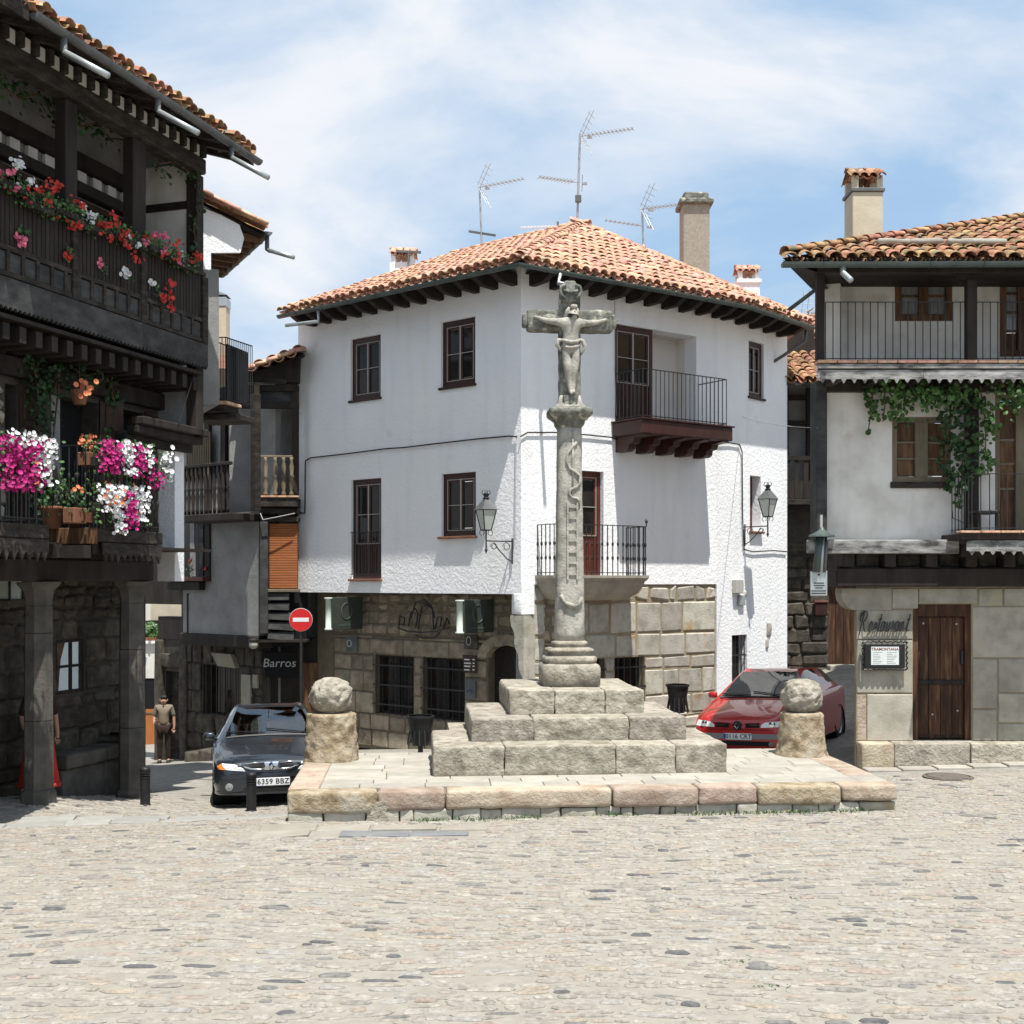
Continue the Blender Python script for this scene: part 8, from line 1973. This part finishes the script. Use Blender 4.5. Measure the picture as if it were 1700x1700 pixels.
# ------------------------------------------------------------------ far end of the street
Y = 35.0; s = Y / 2000
def ep(x, y): return ((x - 850) * s, Y, (965 - y) * s)
eh = thing('end_house', 'sunlit pale wall and orange door closing the street beyond the arcade', 'house', ep(250, 1240))
def eb(name, x0, x1, y0, y1, m, d0=0.0, d1=.3): a, b = ep(x0, y1), ep(x1, y0); return obj(name, MB().box(a[0], b[0], Y + d0, Y + d1, a[2], b[2]), m, eh)
eb('wall', 170, 300, 1066, 1126, 'aged_plaster'); eb('wall_cap', 170, 300, 1064, 1068, 'whitewash', -.1, .35)
eb('wall', 170, 300, 1126.5, 1250, 'dark_wood', .05); eb('orange_door', 228, 268, 1177, 1238, 'orange_door', -.03, .04); eb('door_rail', 232, 262, 1182, 1184, 'light_wood', -.05, -.031); eb('doorway', 226, 272, 1130, 1176, 'dark_void', -.02, .04)
eb('upper_storey', 190, 300, 900, 1040, 'cream_plaster', 3.5, 4.0); eb('dark_eave', 190, 285, 1036, 1042, 'dark_wood', 3.0, 4.4); eb('planter', 190, 300, 1058, 1064, 'pot', .0, .5)
t = thing('hedge_plant', 'bright green bush above the far white wall', 'bush', ep(250, 1058))
q = MB(); r_ = random.Random(8)
for _ in range(420): leaf_cloud(q, [(Vector(ep(215 + r_.random() * 60, 1050 + r_.gauss(0, 6))) + Vector((0, .3 + r_.gauss(0, .2), 0)), .05)], .13, r_, 1)
obj('leaves', q, 'leaf', t, kind='stuff'); obj('stem', MB().tube([ep(240, 1060), ep(242, 1045)], .03, 5), 'chestnut', t, Matrix.Translation((0, .3, 0)))
# ------------------------------------------------------------------ cars
from mathutils.bvhtree import BVHTree
cgm = bpy.data.materials.new('windscreen'); cgm.use_nodes = True; MATS['windscreen'] = cgm
_n = cgm.node_tree.nodes; _n.clear(); _o = _n.new('ShaderNodeOutputMaterial'); _m = _n.new('ShaderNodeMixShader'); _f = _n.new('ShaderNodeFresnel'); _f.inputs[0].default_value = 2.8
_t = _n.new('ShaderNodeBsdfTransparent'); _t.inputs[0].default_value = (.42, .52, .49, 1); _g = _n.new('ShaderNodeBsdfGlossy'); _g.inputs['Roughness'].default_value = .02
cgm.node_tree.links.new(_f.outputs[0], _m.inputs[0]); cgm.node_tree.links.new(_t.outputs[0], _m.inputs[1]); cgm.node_tree.links.new(_g.outputs[0], _m.inputs[2]); cgm.node_tree.links.new(_m.outputs[0], _o.inputs[0])

def cr1(p, t):
    p0, p1, p2, p3 = p
    return .5 * (2 * p1 + (p2 - p0) * t + (2 * p0 - 5 * p1 + 4 * p2 - p3) * t * t + (3 * p1 - 3 * p2 - p0 + p3) * t ** 3)
def loft_car(ST, sub_s=5, sub_r=4):
    """fine grid [station][ring] of half-section points"""
    ctl = []
    for y, wb, zb, ws, zs, wt, zt, zc in ST:
        r = [(0, zb), (wb * .90, zb), (wb, zb + .09), ((wb + ws) / 2 + .012, (zb + zs) * .52), (ws, zs), (ws + (wt - ws) * .16, zs + (zt - zs) * .16 + .015), (wt, zt), (wt * .62, zt + (zc - zt) * .74), (0, zc)]
        ctl.append([np.array((x, y, z)) for x, z in r])
    C = np.array(ctl); ns, nr = C.shape[:2]
    def interp(A, n):
        out = []
        m = len(A)
        for i in range(m - 1):
            P = (A[max(i - 1, 0)], A[i], A[i + 1], A[min(i + 2, m - 1)])
            for k in range(n): out.append(cr1(P, k / n))
        out.append(A[-1]); return np.array(out)
    G = interp(C, sub_s); G = np.swapaxes(interp(np.swapaxes(G, 0, 1), sub_r), 0, 1)
    G[:, -1, 0] = 0; G[:, 0, 0] = 0
    return G, sub_s, sub_r
def build_car(t, Mc, ST, paint, wsi, rwi, roof_i, wheels, wr=.30):
    G, ss, sr = loft_car(ST); ns, nr = G.shape[:2]
    K5, K6, K8 = 5 * sr, 6 * sr, 8 * sr
    groups = {'body': [], 'windscreen': [], 'side_window': [[], []], 'rear_window': []}
    ids = {}; V = []
    def vid(i, j, s):
        if j in (0, nr - 1): s = 1
        k = (i, j, s)
        if k not in ids: ids[k] = len(V); p = G[i, j]; V.append((p[0] * s, p[1], p[2]))
        return ids[k]
    w0, w1 = wsi * ss, (wsi + 1) * ss
    for i in range(ns - 1):
        for j in range(nr - 1):
            for s in (1, -1):
                q = (vid(i, j, s), vid(i, j + 1, s), vid(i + 1, j + 1, s), vid(i + 1, j, s))
                if len(set(q)) < 3: continue
                if len(set(q)) < 4: q = tuple(dict.fromkeys(q))
                if s == 1: q = tuple(reversed(q))
                g = 'body'
                if w0 <= i < w1 and j >= K6 + 1 - (0): g = 'windscreen' if (i < w1 - 0) else 'body'
                if rwi * ss <= i < (rwi + 1) * ss - 1 and j >= K6 + 1: g = 'rear_window'
                side = K5 + 1 <= j < K6 - 0 and ((w0 + 2 <= i < w1 and (j - K5) / sr < (i - w0) / ss + .1) or (w1 <= i < rwi * ss + 2))
                if side and (i - w1) not in (6, 7): groups['side_window'][0 if s > 0 else 1].append(q); continue
                groups[g].append(q)
    # end caps
    f0 = [vid(0, j, 1) for j in range(nr)] + [vid(0, j, -1) for j in range(nr - 2, 0, -1)]; f1 = [vid(ns - 1, j, 1) for j in range(nr)] + [vid(ns - 1, j, -1) for j in range(nr - 2, 0, -1)]
    groups['body'] += [tuple(f0), tuple(reversed(f1))]
    def sub(name, fs, m, off=0.0):
        used = sorted({k for f in fs for k in f}); mp = {k: n_ for n_, k in enumerate(used)}; mb = MB(); mb.v = [V[k] for k in used]; mb.f = [tuple(mp[k] for k in f) for f in fs]
        return obj(name, mb, m, t, Mc, smooth=True, recenter=False)
    sub('body', groups['body'], paint); sub('windscreen', groups['windscreen'], 'windscreen'); sub('rear_window', groups['rear_window'], 'car_glass')
    for g in groups['side_window']: sub('side_window', g, 'car_glass')
    bvh = BVHTree.FromPolygons([Vector(v) for v in V], [f for g in ('body', 'windscreen', 'rear_window') for f in groups[g]])
    wmax = max(s[1] for s in ST)
    for y in wheels:
        for s in (1, -1):
            w = part_empty('wheel', t, Mc @ Matrix.Translation((s * (wmax - .10), y, wr))); Mw = Mc @ Matrix.Translation((s * (wmax - .10), y, wr)) @ Matrix.Rotation(R(90) * s, 4, 'Y')
            obj('tyre', MB().lathe([(.20, -.09), (wr - .03, -.095), (wr, -.07), (wr, .07), (wr - .03, .095), (.20, .09)], 28, cap=False), 'rubber', w, Mw, smooth=True, recenter=False)
            rim = MB().lathe([(.005, .06), (.06, .075), (.19, .07), (.205, .088), (.205, -.05)], 24, cap=False); obj('rim', rim, 'zinc', w, Mw, recenter=False)
            for k in range(5): a = 2 * PI * k / 5; obj('rim_gap', MB().box(.08, .17, -.03, .03, .074, .078, M=Matrix.Rotation(a, 4, 'Z')), 'rubber', w, Mw, recenter=False)
            obj('wheel_arch', MB().lathe([(.05, -.28), (wr + .055, -.28), (wr + .055, .104), (wr + .03, .106)], 28, cap=False), 'rubber', w, Mw, recenter=False)
    def hit(x, z, z0=None):
        h = bvh.ray_cast(Vector((x, -2, z)), Vector((0, 1, 0)))
        return h[0].y if h[0] else 0.0
    def top(x, y):
        h = bvh.ray_cast(Vector((x, y, 4)), Vector((0, 0, -1))); return h[0].z if h[0] else 1.0
    def patch(name, poly_l, poly_r, m, parent=None, n=8, off=.006, flat=None, depth=.03):
        """strip between two (x, z) polylines of equal length laid on the nose"""
        mb = MB(); rows = []
        for a, b in zip(poly_l, poly_r):
            row = []
            for k in range(n + 1):
                x = a[0] + (b[0] - a[0]) * k / n; z = a[1] + (b[1] - a[1]) * k / n
                row.append((x, (hit(x, z) if flat is None else flat) - off, z))
            rows.append(row)
        m_ = n + 1; vs = [v for r_ in rows for v in r_]; fs = []
        for i in range(len(rows) - 1):
            for k in range(n): fs.append((i * m_ + k, i * m_ + k + 1, (i + 1) * m_ + k + 1, (i + 1) * m_ + k))
        nb = len(vs); bd = [k for k in range(m_)] + [i * m_ + n for i in range(1, len(rows))] + [(len(rows) - 1) * m_ + k for k in range(n - 1, -1, -1)] + [i * m_ for i in range(len(rows) - 2, 0, -1)]
        vs += [(vs[k][0], vs[k][1] + depth, vs[k][2]) for k in bd]
        for i in range(len(bd)): j = (i + 1) % len(bd); fs.append((bd[i], nb + i, nb + j, bd[j]))
        mb.add(vs, fs); return obj(name, mb, m, parent or t, Mc, smooth=False)
    def strip(name, pts, r, m, parent=None, off=.008):
        return obj(name, MB().tube([(x, hit(x, z) - off, z) for x, z in pts], r, 6), m, parent or t, Mc, smooth=True)
    return hit, top, patch, strip
def interior(t, Mc, y0, m='dark_cloth'):
    d = part_empty('interior', t, Mc @ Matrix.Translation((0, y0, .5)))
    obj('dashboard', MB().cbox(-.68, .68, y0 + .12, y0 + .45, .70, .93, c=.06), 'black_plastic', d, Mc)
    for s in (-1, 1):
        obj('seat', MB().rock(s * .36 - .23, s * .36 + .23, y0 + 1.0, y0 + 1.16, .5, 1.02, r=.07, amp=.0, n=(4, 3, 4)), m, d, Mc, smooth=True)
        obj('headrest', MB().rock(s * .36 - .12, s * .36 + .12, y0 + 1.06, y0 + 1.15, 1.04, 1.20, r=.04, amp=0, n=(3, 3, 3)), m, d, Mc, smooth=True)
    obj('floor', MB().box(-.70, .70, y0 - .1, y0 + 2.3, .30, .34), 'black_plastic', d, Mc); obj('rear_seat', MB().rock(-.62, .62, y0 + 1.8, y0 + 1.95, .5, .98, r=.06, amp=0, n=(5, 3, 4)), m, d, Mc, smooth=True)
    obj('steering_wheel', MB().tube([(.36 + .18 * math.cos(a), y0 + .62 + .07 * math.sin(a), .90 + .17 * math.sin(a)) for a in [2 * PI * k / 20 for k in range(21)]], .014, 6, cap=False), 'black_plastic', d, Mc)
    obj('mirror', MB().cbox(-.11, .11, y0 + .52, y0 + .55, 1.20, 1.27, c=.015), 'black_plastic', d, Mc)
def num_plate(t, Mc, y, z, txt, tilt=0):
    p = part_empty('number_plate', t, Mc @ Matrix.Translation((0, y, z))); M = Mc @ Matrix.Translation((0, y, z))
    obj('plate', MB().cbox(-.26, .26, -.012, .0, -.056, .056, c=.006), 'plate_white', p, M, recenter=False)
    obj('blue_band', MB().box(-.256, -.215, -.0135, -.0121, -.052, .052), 'plate_blue', p, M, recenter=False)
    inst('plate_number', text_mesh(txt, .108, 'ink', extrude=.0008, bold=.0018, space=1.05), p, M @ Matrix.Translation((.022, -.0135, 0)) @ Matrix.Rotation(R(90), 4, 'X'))
def diamond(t, Mc, x, y, z, s, m='chrome'):
    q = MB(); P = [(0, s), (s * .72, 0), (0, -s), (-s * .72, 0)]; I = [(a * .45, b * .45) for a, b in P]; n = 4
    vs = [(x + a, y, z + b) for a, b in P] + [(x + a * .72, y - .018, z + b * .72) for a, b in P] + [(x + a, y, z + b) for a, b in I]
    fs = []
    for k in range(4):
        j = (k + 1) % 4; fs.append((k, j, 4 + j, 4 + k)); fs.append((4 + k, 4 + j, 8 + j, 8 + k))
    q.add(vs, fs); obj('badge', q, m, t, Mc)
def car_place(cx, cy, back, L_):
    """front-centre ground point, unit vector towards the rear"""
    b = Vector((back[0], back[1])).normalized(); r = Vector((b.y, -b.x))
    def g(y): return gz(cx + b.x * y, cy + b.y * y)
    yf, yr = .8, L_ - .8; pitch = math.atan2(g(yr) - g(yf), yr - yf)
    zl = gz(cx + b.x * 1.5 - r.x * .8, cy + b.y * 1.5 - r.y * .8); zr = gz(cx + b.x * 1.5 + r.x * .8, cy + b.y * 1.5 + r.y * .8); roll = math.atan2(zr - zl, 1.6)
    return Matrix.Translation((cx, cy, g(yf) - math.tan(pitch) * yf + .005)) @ Matrix.Rotation(math.atan2(r.y, r.x), 4, 'Z') @ Matrix.Rotation(pitch, 4, 'X') @ Matrix.Rotation(-roll, 4, 'Y')
def mirror_(t, Mc, paint, y, z, w):
    for s in (-1, 1):
        q = MB().rock(s * (w + .10) - .085, s * (w + .10) + .085, y, y + .13, z - .055, z + .065, r=.05, amp=0, n=(3, 3, 3)); q.tube([(s * (w - .03), y + .08, z - .05), (s * (w + .08), y + .07, z - .01)], .025, 6); obj('wing_mirror', q, paint, t, Mc, smooth=True)

# dark blue hatchback
ST1 = [(.0, .60, .20, .62, .50, .46, .60, .625), (.07, .72, .19, .74, .57, .58, .665, .695), (.25, .80, .18, .815, .64, .64, .735, .77), (.62, .835, .18, .845, .745, .69, .83, .87), (1.0, .845, .18, .85, .83, .72, .905, .945), (1.12, .845, .18, .85, .86, .73, .945, .985),
       (1.92, .845, .18, .845, .90, .555, 1.345, 1.375), (2.4, .845, .18, .845, .92, .565, 1.385, 1.42), (3.1, .84, .18, .84, .93, .555, 1.35, 1.39), (3.45, .83, .2, .835, .94, .53, 1.27, 1.31), (3.92, .80, .24, .81, .93, .60, .98, 1.01), (4.08, .72, .28, .74, .80, .58, .85, .87), (4.12, .62, .34, .64, .6, .5, .66, .68)]
bc = thing('parked_car', 'dark blue hatchback parked at the arcade behind two black bollards', 'car', (-3.36, 17.0, gz(-3.36, 17.0)), 'parked cars')
Mc = car_place(-3.47, 17.42, (-.21, .978), 4.12)
hit, top, patch, strip = build_car(bc, Mc, ST1, 'blue_paint', 5, 9, 7, (.80, 3.35), .295)
interior(bc, Mc, 1.15)
for s in (1, -1):
    S = lambda P: [(s * x, z) for x, z in P]
    h = part_empty('headlight', bc, Mc @ Matrix.Translation((s * .6, .1, .6)))
    patch('lens', S([(.70, .655), (.69, .61), (.64, .565)]), S([(.52, .64), (.40, .575), (.37, .535)]), 'headlight', h, off=.010)
    patch('indicator', S([(.775, .615), (.765, .59), (.74, .57)]), S([(.705, .655), (.695, .61), (.645, .565)]), 'amber', h, n=4, off=.010)
    patch('grille', S([(.115, .632), (.12, .60), (.13, .575)]), S([(.385, .632), (.35, .60), (.29, .575)]), 'black_plastic', off=.010)
    strip('grille_surround', S([(.10, .645), (.25, .652), (.42, .64), (.37, .595), (.28, .563), (.16, .556), (.10, .565)]), .014, 'chrome', off=.016)
    fl = part_empty('fog_light', bc, Mc @ Matrix.Translation((s * .58, .05, .31)))
    y_ = hit(s * .60, .31); obj('fog_lens', MB().lathe([(.004, .03), (.05, .022), (.058, .0)], 16, cap=False, M=Matrix.Rotation(R(90), 4, 'X')), 'glass_curtain', fl, Mc @ Matrix.Translation((s * .60, y_ - .004, .315)), recenter=False)
patch('nose_bar', [(-.10, .645), (-.085, .60), (-.12, .545)], [(.10, .645), (.085, .60), (.12, .545)], 'chrome', off=.012, n=4)
diamond(bc, Mc, 0, hit(0, .60) - .025, .60, .075)
patch('lower_intake', [(-.40, .30), (-.36, .235)], [(.40, .30), (.36, .235)], 'rubber', off=.008)
patch('bumper_strip', [(-.70, .465), (-.70, .44)], [(.70, .465), (.70, .44)], 'blue_paint', off=.018, n=24)
patch('bumper_lip', [(-.62, .232), (-.60, .205)], [(.62, .232), (.60, .205)], 'blue_paint', off=.015, n=20)
num_plate(bc, Mc, hit(0, .38) - .012, .375, '6359 BBZ'); mirror_(bc, Mc, 'blue_paint', 1.32, .97, .82)
for x0, x1, y0_, y1_ in ((.55, -.06, 1.14, 1.26), (-.08, -.66, 1.14, 1.24)):
    obj('wiper', MB().tube([(x0 + (x1 - x0) * k / 8, y0_ + (y1_ - y0_) * k / 8, top(x0 + (x1 - x0) * k / 8, y0_ + (y1_ - y0_) * k / 8) + .018) for k in range(9)], .010, 5), 'black_plastic', bc, Mc)
obj('cowl', MB().tube([(x, 1.10, top(x, 1.10) + .004) for x in [-.66 + .132 * k for k in range(11)]], .018, 5), 'black_plastic', bc, Mc)
obj('roof_aerial', MB().tube([(.0, 2.05, 1.40), (-.02, 1.92, 1.86)], .006, 5), 'iron', bc, Mc)
obj('hanging_charm', MB().tube([(-.02, 1.69, 1.20), (-.02, 1.69, 1.05)], .016, 6), 'petal_pink', bc, Mc)
def gaps(t, Mc, top, hit, w, zs):
    for s in (1, -1):
        P = [(s * (w - .13), .20), (s * (w - .06), .5), (s * (w - .055), .85), (s * (w - .09), 1.06)]
        obj('bonnet_gap', MB().tube([(x, y, top(x, y) + .001) for x, y in P], .005, 4), 'rubber', t, Mc)
    obj('bumper_gap', MB().tube([(x, hit(x, zs) - .001, zs) for x in [-.66 + .11 * k for k in range(13)]], .005, 4), 'rubber', t, Mc)
gaps(bc, Mc, top, hit, .80, .505)

# red hatchback
ST2 = [(.0, .66, .19, .68, .48, .50, .60, .64), (.07, .78, .18, .79, .57, .62, .69, .73), (.28, .85, .17, .86, .66, .70, .78, .82), (.62, .88, .17, .885, .76, .74, .86, .91), (1.0, .885, .17, .89, .86, .77, .94, .985), (1.12, .885, .17, .89, .89, .78, .98, 1.025),
       (1.98, .885, .17, .885, .95, .60, 1.39, 1.425), (2.5, .885, .17, .885, .97, .61, 1.42, 1.458), (3.2, .88, .17, .88, .99, .60, 1.38, 1.42), (3.5, .87, .2, .875, 1.0, .57, 1.29, 1.33), (3.80, .84, .24, .86, .98, .64, 1.0, 1.03), (4.12, .80, .28, .82, .86, .66, .92, .94), (4.2, .68, .34, .70, .6, .56, .66, .68)]
rc = thing('parked_car', 'red hatchback parked between the white house and the right ball pillar', 'car', (3.95, 21.1, gz(3.95, 21.1)), 'parked cars')
Mc = car_place(3.98, 21.15, (.5, .866), 4.2)
hit, top, patch, strip = build_car(rc, Mc, ST2, 'red_paint', 5, 9, 7, (.85, 3.45), .31)
interior(rc, Mc, 1.15)
for s in (1, -1):
    S = lambda P: [(s * x, z) for x, z in P]
    h = part_empty('headlight', rc, Mc @ Matrix.Translation((s * .65, .1, .62)))
    patch('lens', S([(.80, .695), (.805, .65), (.79, .60)]), S([(.50, .675), (.43, .63), (.42, .585)]), 'headlight', h, off=.010)
    obj('bulb', MB().lathe([(.003, .03), (.05, .02), (.06, .0)], 14, cap=False, M=Matrix.Rotation(R(90), 4, 'X')), 'chrome', h, Mc @ Matrix.Translation((s * .62, hit(s * .62, .64) - .012, .64)), recenter=False)
    patch('grille', S([(.14, .655), (.16, .575)]), S([(.40, .665), (.40, .585)]), 'black_plastic', off=.008)
    for k in range(3): z = .59 + .024 * k; strip('grille_slat', S([(.15, z), (.27, z + .004), (.40, z + .01)]), .006, 'rubber', off=.012)
    y_ = hit(s * .60, .31); obj('fog_light', MB().lathe([(.004, .03), (.04, .022), (.046, .0)], 16, cap=False, M=Matrix.Rotation(R(90), 4, 'X')), 'glass_curtain', rc, Mc @ Matrix.Translation((s * .60, y_ - .006, .30)), recenter=False)
q = MB().lathe([(.005, .035), (.075, .02), (.085, .0)], 20, cap=False, M=Matrix.Rotation(R(90), 4, 'X')); obj('badge_mount', q, 'black_plastic', rc, Mc @ Matrix.Translation((0, hit(0, .61) - .002, .615)), recenter=False)
diamond(rc, Mc, 0, hit(0, .61) - .042, .615, .068)
patch('bumper_band', [(-.80, .475), (-.80, .385)], [(.80, .475), (.80, .385)], 'trim_grey', off=.010, n=26)
patch('lower_intake', [(-.62, .345), (-.58, .265)], [(.62, .345), (.58, .265)], 'rubber', off=.008, n=20)
gaps(rc, Mc, top, hit, .84, .545); num_plate(rc, Mc, hit(0, .42) - .014, .425, '0116 CRT'); mirror_(rc, Mc, 'red_paint', 1.34, 1.02, .86)
for x0, x1, y0_, y1_ in ((.55, -.10, 1.14, 1.25), (-.12, -.70, 1.14, 1.22)):
    obj('wiper', MB().tube([(x0 + (x1 - x0) * k / 8, y0_ + (y1_ - y0_) * k / 8, top(x0 + (x1 - x0) * k / 8, y0_ + (y1_ - y0_) * k / 8) + .018) for k in range(9)], .010, 5), 'black_plastic', rc, Mc)
obj('cowl', MB().tube([(x, 1.10, top(x, 1.10) + .004) for x in [-.7 + .14 * k for k in range(11)]], .018, 5), 'black_plastic', rc, Mc)

# ------------------------------------------------------------------ bollards
def bollard(x, y, label):
    z = gz(x, y); t = thing('bollard', label, 'bollard', (x, y, z), 'black bollards at the street mouth'); M = Matrix.Translation((x, y, z))
    obj('shaft', MB().lathe([(.075, -.05), (.075, .02), (.068, .03), (.066, .38), (.07, .385)], 20), 'black_plastic', t, M, smooth=False, recenter=False)
    for z_ in (.395, .43, .465): obj('ring', MB().lathe([(.055, z_ - .012), (.072, z_ - .008), (.072, z_ + .010), (.055, z_ + .014)], 20), 'black_plastic', t, M, recenter=False)
    obj('cap', MB().lathe([(.06, .475), (.07, .48), (.072, .51), (.06, .535), (.005, .545)], 20), 'black_plastic', t, M, smooth=True, recenter=False)
bollard(-5.10, 16.75, 'black bollard standing alone left of the dark blue car')
bollard(-3.57, 16.5, 'black bollard in front of the dark blue car')

# ------------------------------------------------------------------ litter baskets
def basket(p, zt_, r, label):
    t = thing('litter_basket', label, 'litter bin', p, 'tapered litter baskets'); M = Matrix.Translation(p); h = zt_ - p[2]
    obj('basket', MB().lathe([(.01, h - .55), (r * .62, h - .55), (r, h - .03), (r * .93, h - .03), (r * .56, h - .52), (.01, h - .52)], 18, cap=False), 'black_plastic', t, M, recenter=False)
    obj('rim', MB().lathe([(r * .98, h - .04), (r * 1.08, h - .035), (r * 1.08, h), (r * .9, h)], 18, cap=False), 'black_plastic', t, M, recenter=False)
    st_ = MB().box(-.012, .012, -.006, .006, h - .54, h - .05).mesh('stave', 'iron')
    for k in range(14): a = 2 * PI * k / 14; inst('stave', st_, t, M @ Matrix.Rotation(a, 4, 'Z') @ Matrix.Translation((0, -r * .83, 0)) @ Matrix.Translation((0, 0, h - .3)) @ Matrix.Rotation(-math.atan(r * .38 / .52), 4, 'X') @ Matrix.Translation((0, 0, -(h - .3))))
    obj('post', MB().tube([(0, 0, -.1), (0, 0, h - .55)], .05, 10), 'iron', t, M); obj('foot', MB().lathe([(.12, -.05), (.12, .02), (.05, .05)], 14), 'iron', t, M)
Yb = 23.4; p = wp(1125, 0, Yb); basket(Vector((p.x, Yb, gz(p.x, Yb))), (965 - 1136) / 2000 * Yb, .215, 'black tapered litter basket before the sunlit stone wall')
Yb = 22.6; p = wp(698, 0, Yb); basket(Vector((p.x, Yb, gz(p.x, Yb))), (965 - 1188) / 2000 * Yb, .25, 'black litter basket in the shade left of the stone steps')

# ------------------------------------------------------------------ people
def person(label, x, y, h, face, top_m, low_m, skirt=False, z=None):
    """a standing figure: one continuous body, clothes and hair over it; face: direction looked at (radians about z, 0 = towards the camera)"""
    z = gz(x, y) if z is None else z; k = h / 1.70
    t = thing('person', label, 'person', (x, y, z)); M = Matrix.Translation((x, y, z)) @ Matrix.Rotation(face, 4, 'Z') @ Matrix.Scale(k, 4)
    V = [(0, 0, .92), (0, 0, 1.08), (0, .01, 1.25), (0, .02, 1.40), (0, .02, 1.46), (0, -.005, 1.53), (0, -.02, 1.60),
         (-.17, .02, 1.40), (-.235, .03, 1.16), (-.22, -.10, .98), (-.16, -.24, 1.08), (-.15, -.27, 1.10), (.17, .02, 1.40), (.24, .03, 1.15), (.25, -.02, .93), (.245, -.04, .86), (.245, -.045, .83),
         (-.09, 0, .88), (-.10, -.01, .50), (-.10, .02, .09), (-.105, -.06, .04), (-.11, -.14, .03), (.09, 0, .88), (.10, .01, .50), (.11, .03, .09), (.115, -.05, .04), (.12, -.13, .03)]
    E = [(0, 1), (1, 2), (2, 3), (3, 4), (4, 5), (5, 6), (3, 7), (7, 8), (8, 9), (9, 10), (10, 11), (3, 12), (12, 13), (13, 14), (14, 15), (15, 16), (0, 17), (17, 18), (18, 19), (19, 20), (20, 21), (0, 22), (22, 23), (23, 24), (24, 25), (25, 26)]
    Rd = [.13, .115, .13, .09, .05, .085, .08, .06, .042, .034, .028, .03, .06, .042, .034, .028, .03, .085, .06, .042, .04, .035, .085, .06, .042, .04, .035]
    b = skin_body('body', V, E, Rd, t, 'skin', M)
    fm = MB()
    for hx, hy, hz, dx, dy, dz in ((-.15, -.28, 1.11, .02, -.6, .6), (.245, -.05, .82, 0, -.15, -1)):
        d = Vector((dx, dy, dz)).normalized()
        for i in range(4):
            o_ = Vector((hx + (i - 1.5) * .017, hy, hz)); l = (.06, .072, .066, .05)[i]
            fm.tube([o_, o_ + d * l * .55 + Vector((0, -.006, 0)), o_ + d * l + Vector((0, -.02, .004))], [.0095, .009, .006], 6)
        o_ = Vector((hx + (.035 if hx < 0 else -.035), hy - .01, hz - d.z * .035)); fm.tube([o_, o_ + d * .03 + Vector((.012 if hx < 0 else -.012, -.012, 0)), o_ + d * .05 + Vector((.012 if hx < 0 else -.012, -.018, 0))], [.011, .010, .007], 6)
    obj('fingers', fm, 'skin', b, M, smooth=True, recenter=False)
    hm = MB().rock(-.088, .088, -.04, .095, 1.55, 1.70, r=.075, amp=.006, freq=20, n=(5, 5, 4), seed=3); hm.rock(-.08, .08, .02, .10, 1.44, 1.60, r=.05, amp=.006, freq=20, n=(4, 3, 4), seed=4); obj('hair', hm, 'hair', t, M, smooth=True)
    fc = MB(); fc.tube([(0, -.095, 1.585), (0, -.125, 1.555), (0, -.105, 1.548)], [.010, .015, .010], 6); fc.tube([(-.025, -.098, 1.515), (0, -.104, 1.512), (.025, -.098, 1.515)], .007, 5)
    for s in (-1, 1): fc.lathe([(.003, .008), (.011, .004), (.012, 0)], 8, M=Matrix.Translation((s * .032, -.088, 1.592)) @ Matrix.Rotation(R(90), 4, 'X')); fc.rock(s * .088 - .012, s * .088 + .012, -.02, .015, 1.545, 1.605, r=.01, amp=0, n=(2, 2, 3))
    obj('face', fc, 'skin', b, M, smooth=True, recenter=False)
    tv = [V[i] for i in (0, 1, 2, 3, 4, 7, 8, 12, 13)]; te = [(0, 1), (1, 2), (2, 3), (3, 4), (3, 5), (5, 6), (3, 7), (7, 8)]; skin_body('top', tv, te, [.155, .135, .15, .105, .06, .075, .062, .075, .062], t, top_m, M)
    if skirt:
        pr = [(.15, 1.05), (.18, .90), (.22, .55), (.275, .16), (.27, .15), (.21, .55), (.14, 1.03)]; q = MB().lathe(pr, 26, cap=False, sq=lambda a: 1 + .06 * math.sin(a * 9)); obj('skirt', q, low_m, t, M, smooth=True, recenter=False)
        q = MB().lathe([(.277, .155), (.288, .16), (.284, .22), (.268, .215)], 26, cap=False, sq=lambda a: 1 + .06 * math.sin(a * 9)); obj('skirt_hem', q, 'petal_red', t, M, smooth=True, recenter=False)
    else:
        lv = [V[i] for i in (0, 17, 18, 19, 22, 23, 24)]; skin_body('trousers', lv, [(0, 1), (1, 2), (2, 3), (0, 4), (4, 5), (5, 6)], [.145, .105, .078, .062, .105, .078, .062], t, low_m, M)
    for i, j in ((20, 21), (25, 26)):
        a, b_ = Vector(V[i]), Vector(V[j]); obj('shoe', MB().rock(a.x - .05, a.x + .05, b_.y - .05, a.y + .13, -.003, .085, r=.035, amp=0, n=(3, 4, 3)), 'black_plastic', t, M, smooth=True)
Yp = 28.0; p = wp(272, 0, Yp); person('person in a pale top and dark trousers standing in the shaded street', p.x, Yp, 1.58, R(12), 'pale_cloth', 'dark_cloth')
p = LH.at(LH.px(65, 0, .40)[0], .40); person('person in a long red skirt half hidden behind the stone column', p.x, p.y, 1.62, R(40), 'dark_cloth', 'red_cloth', True)
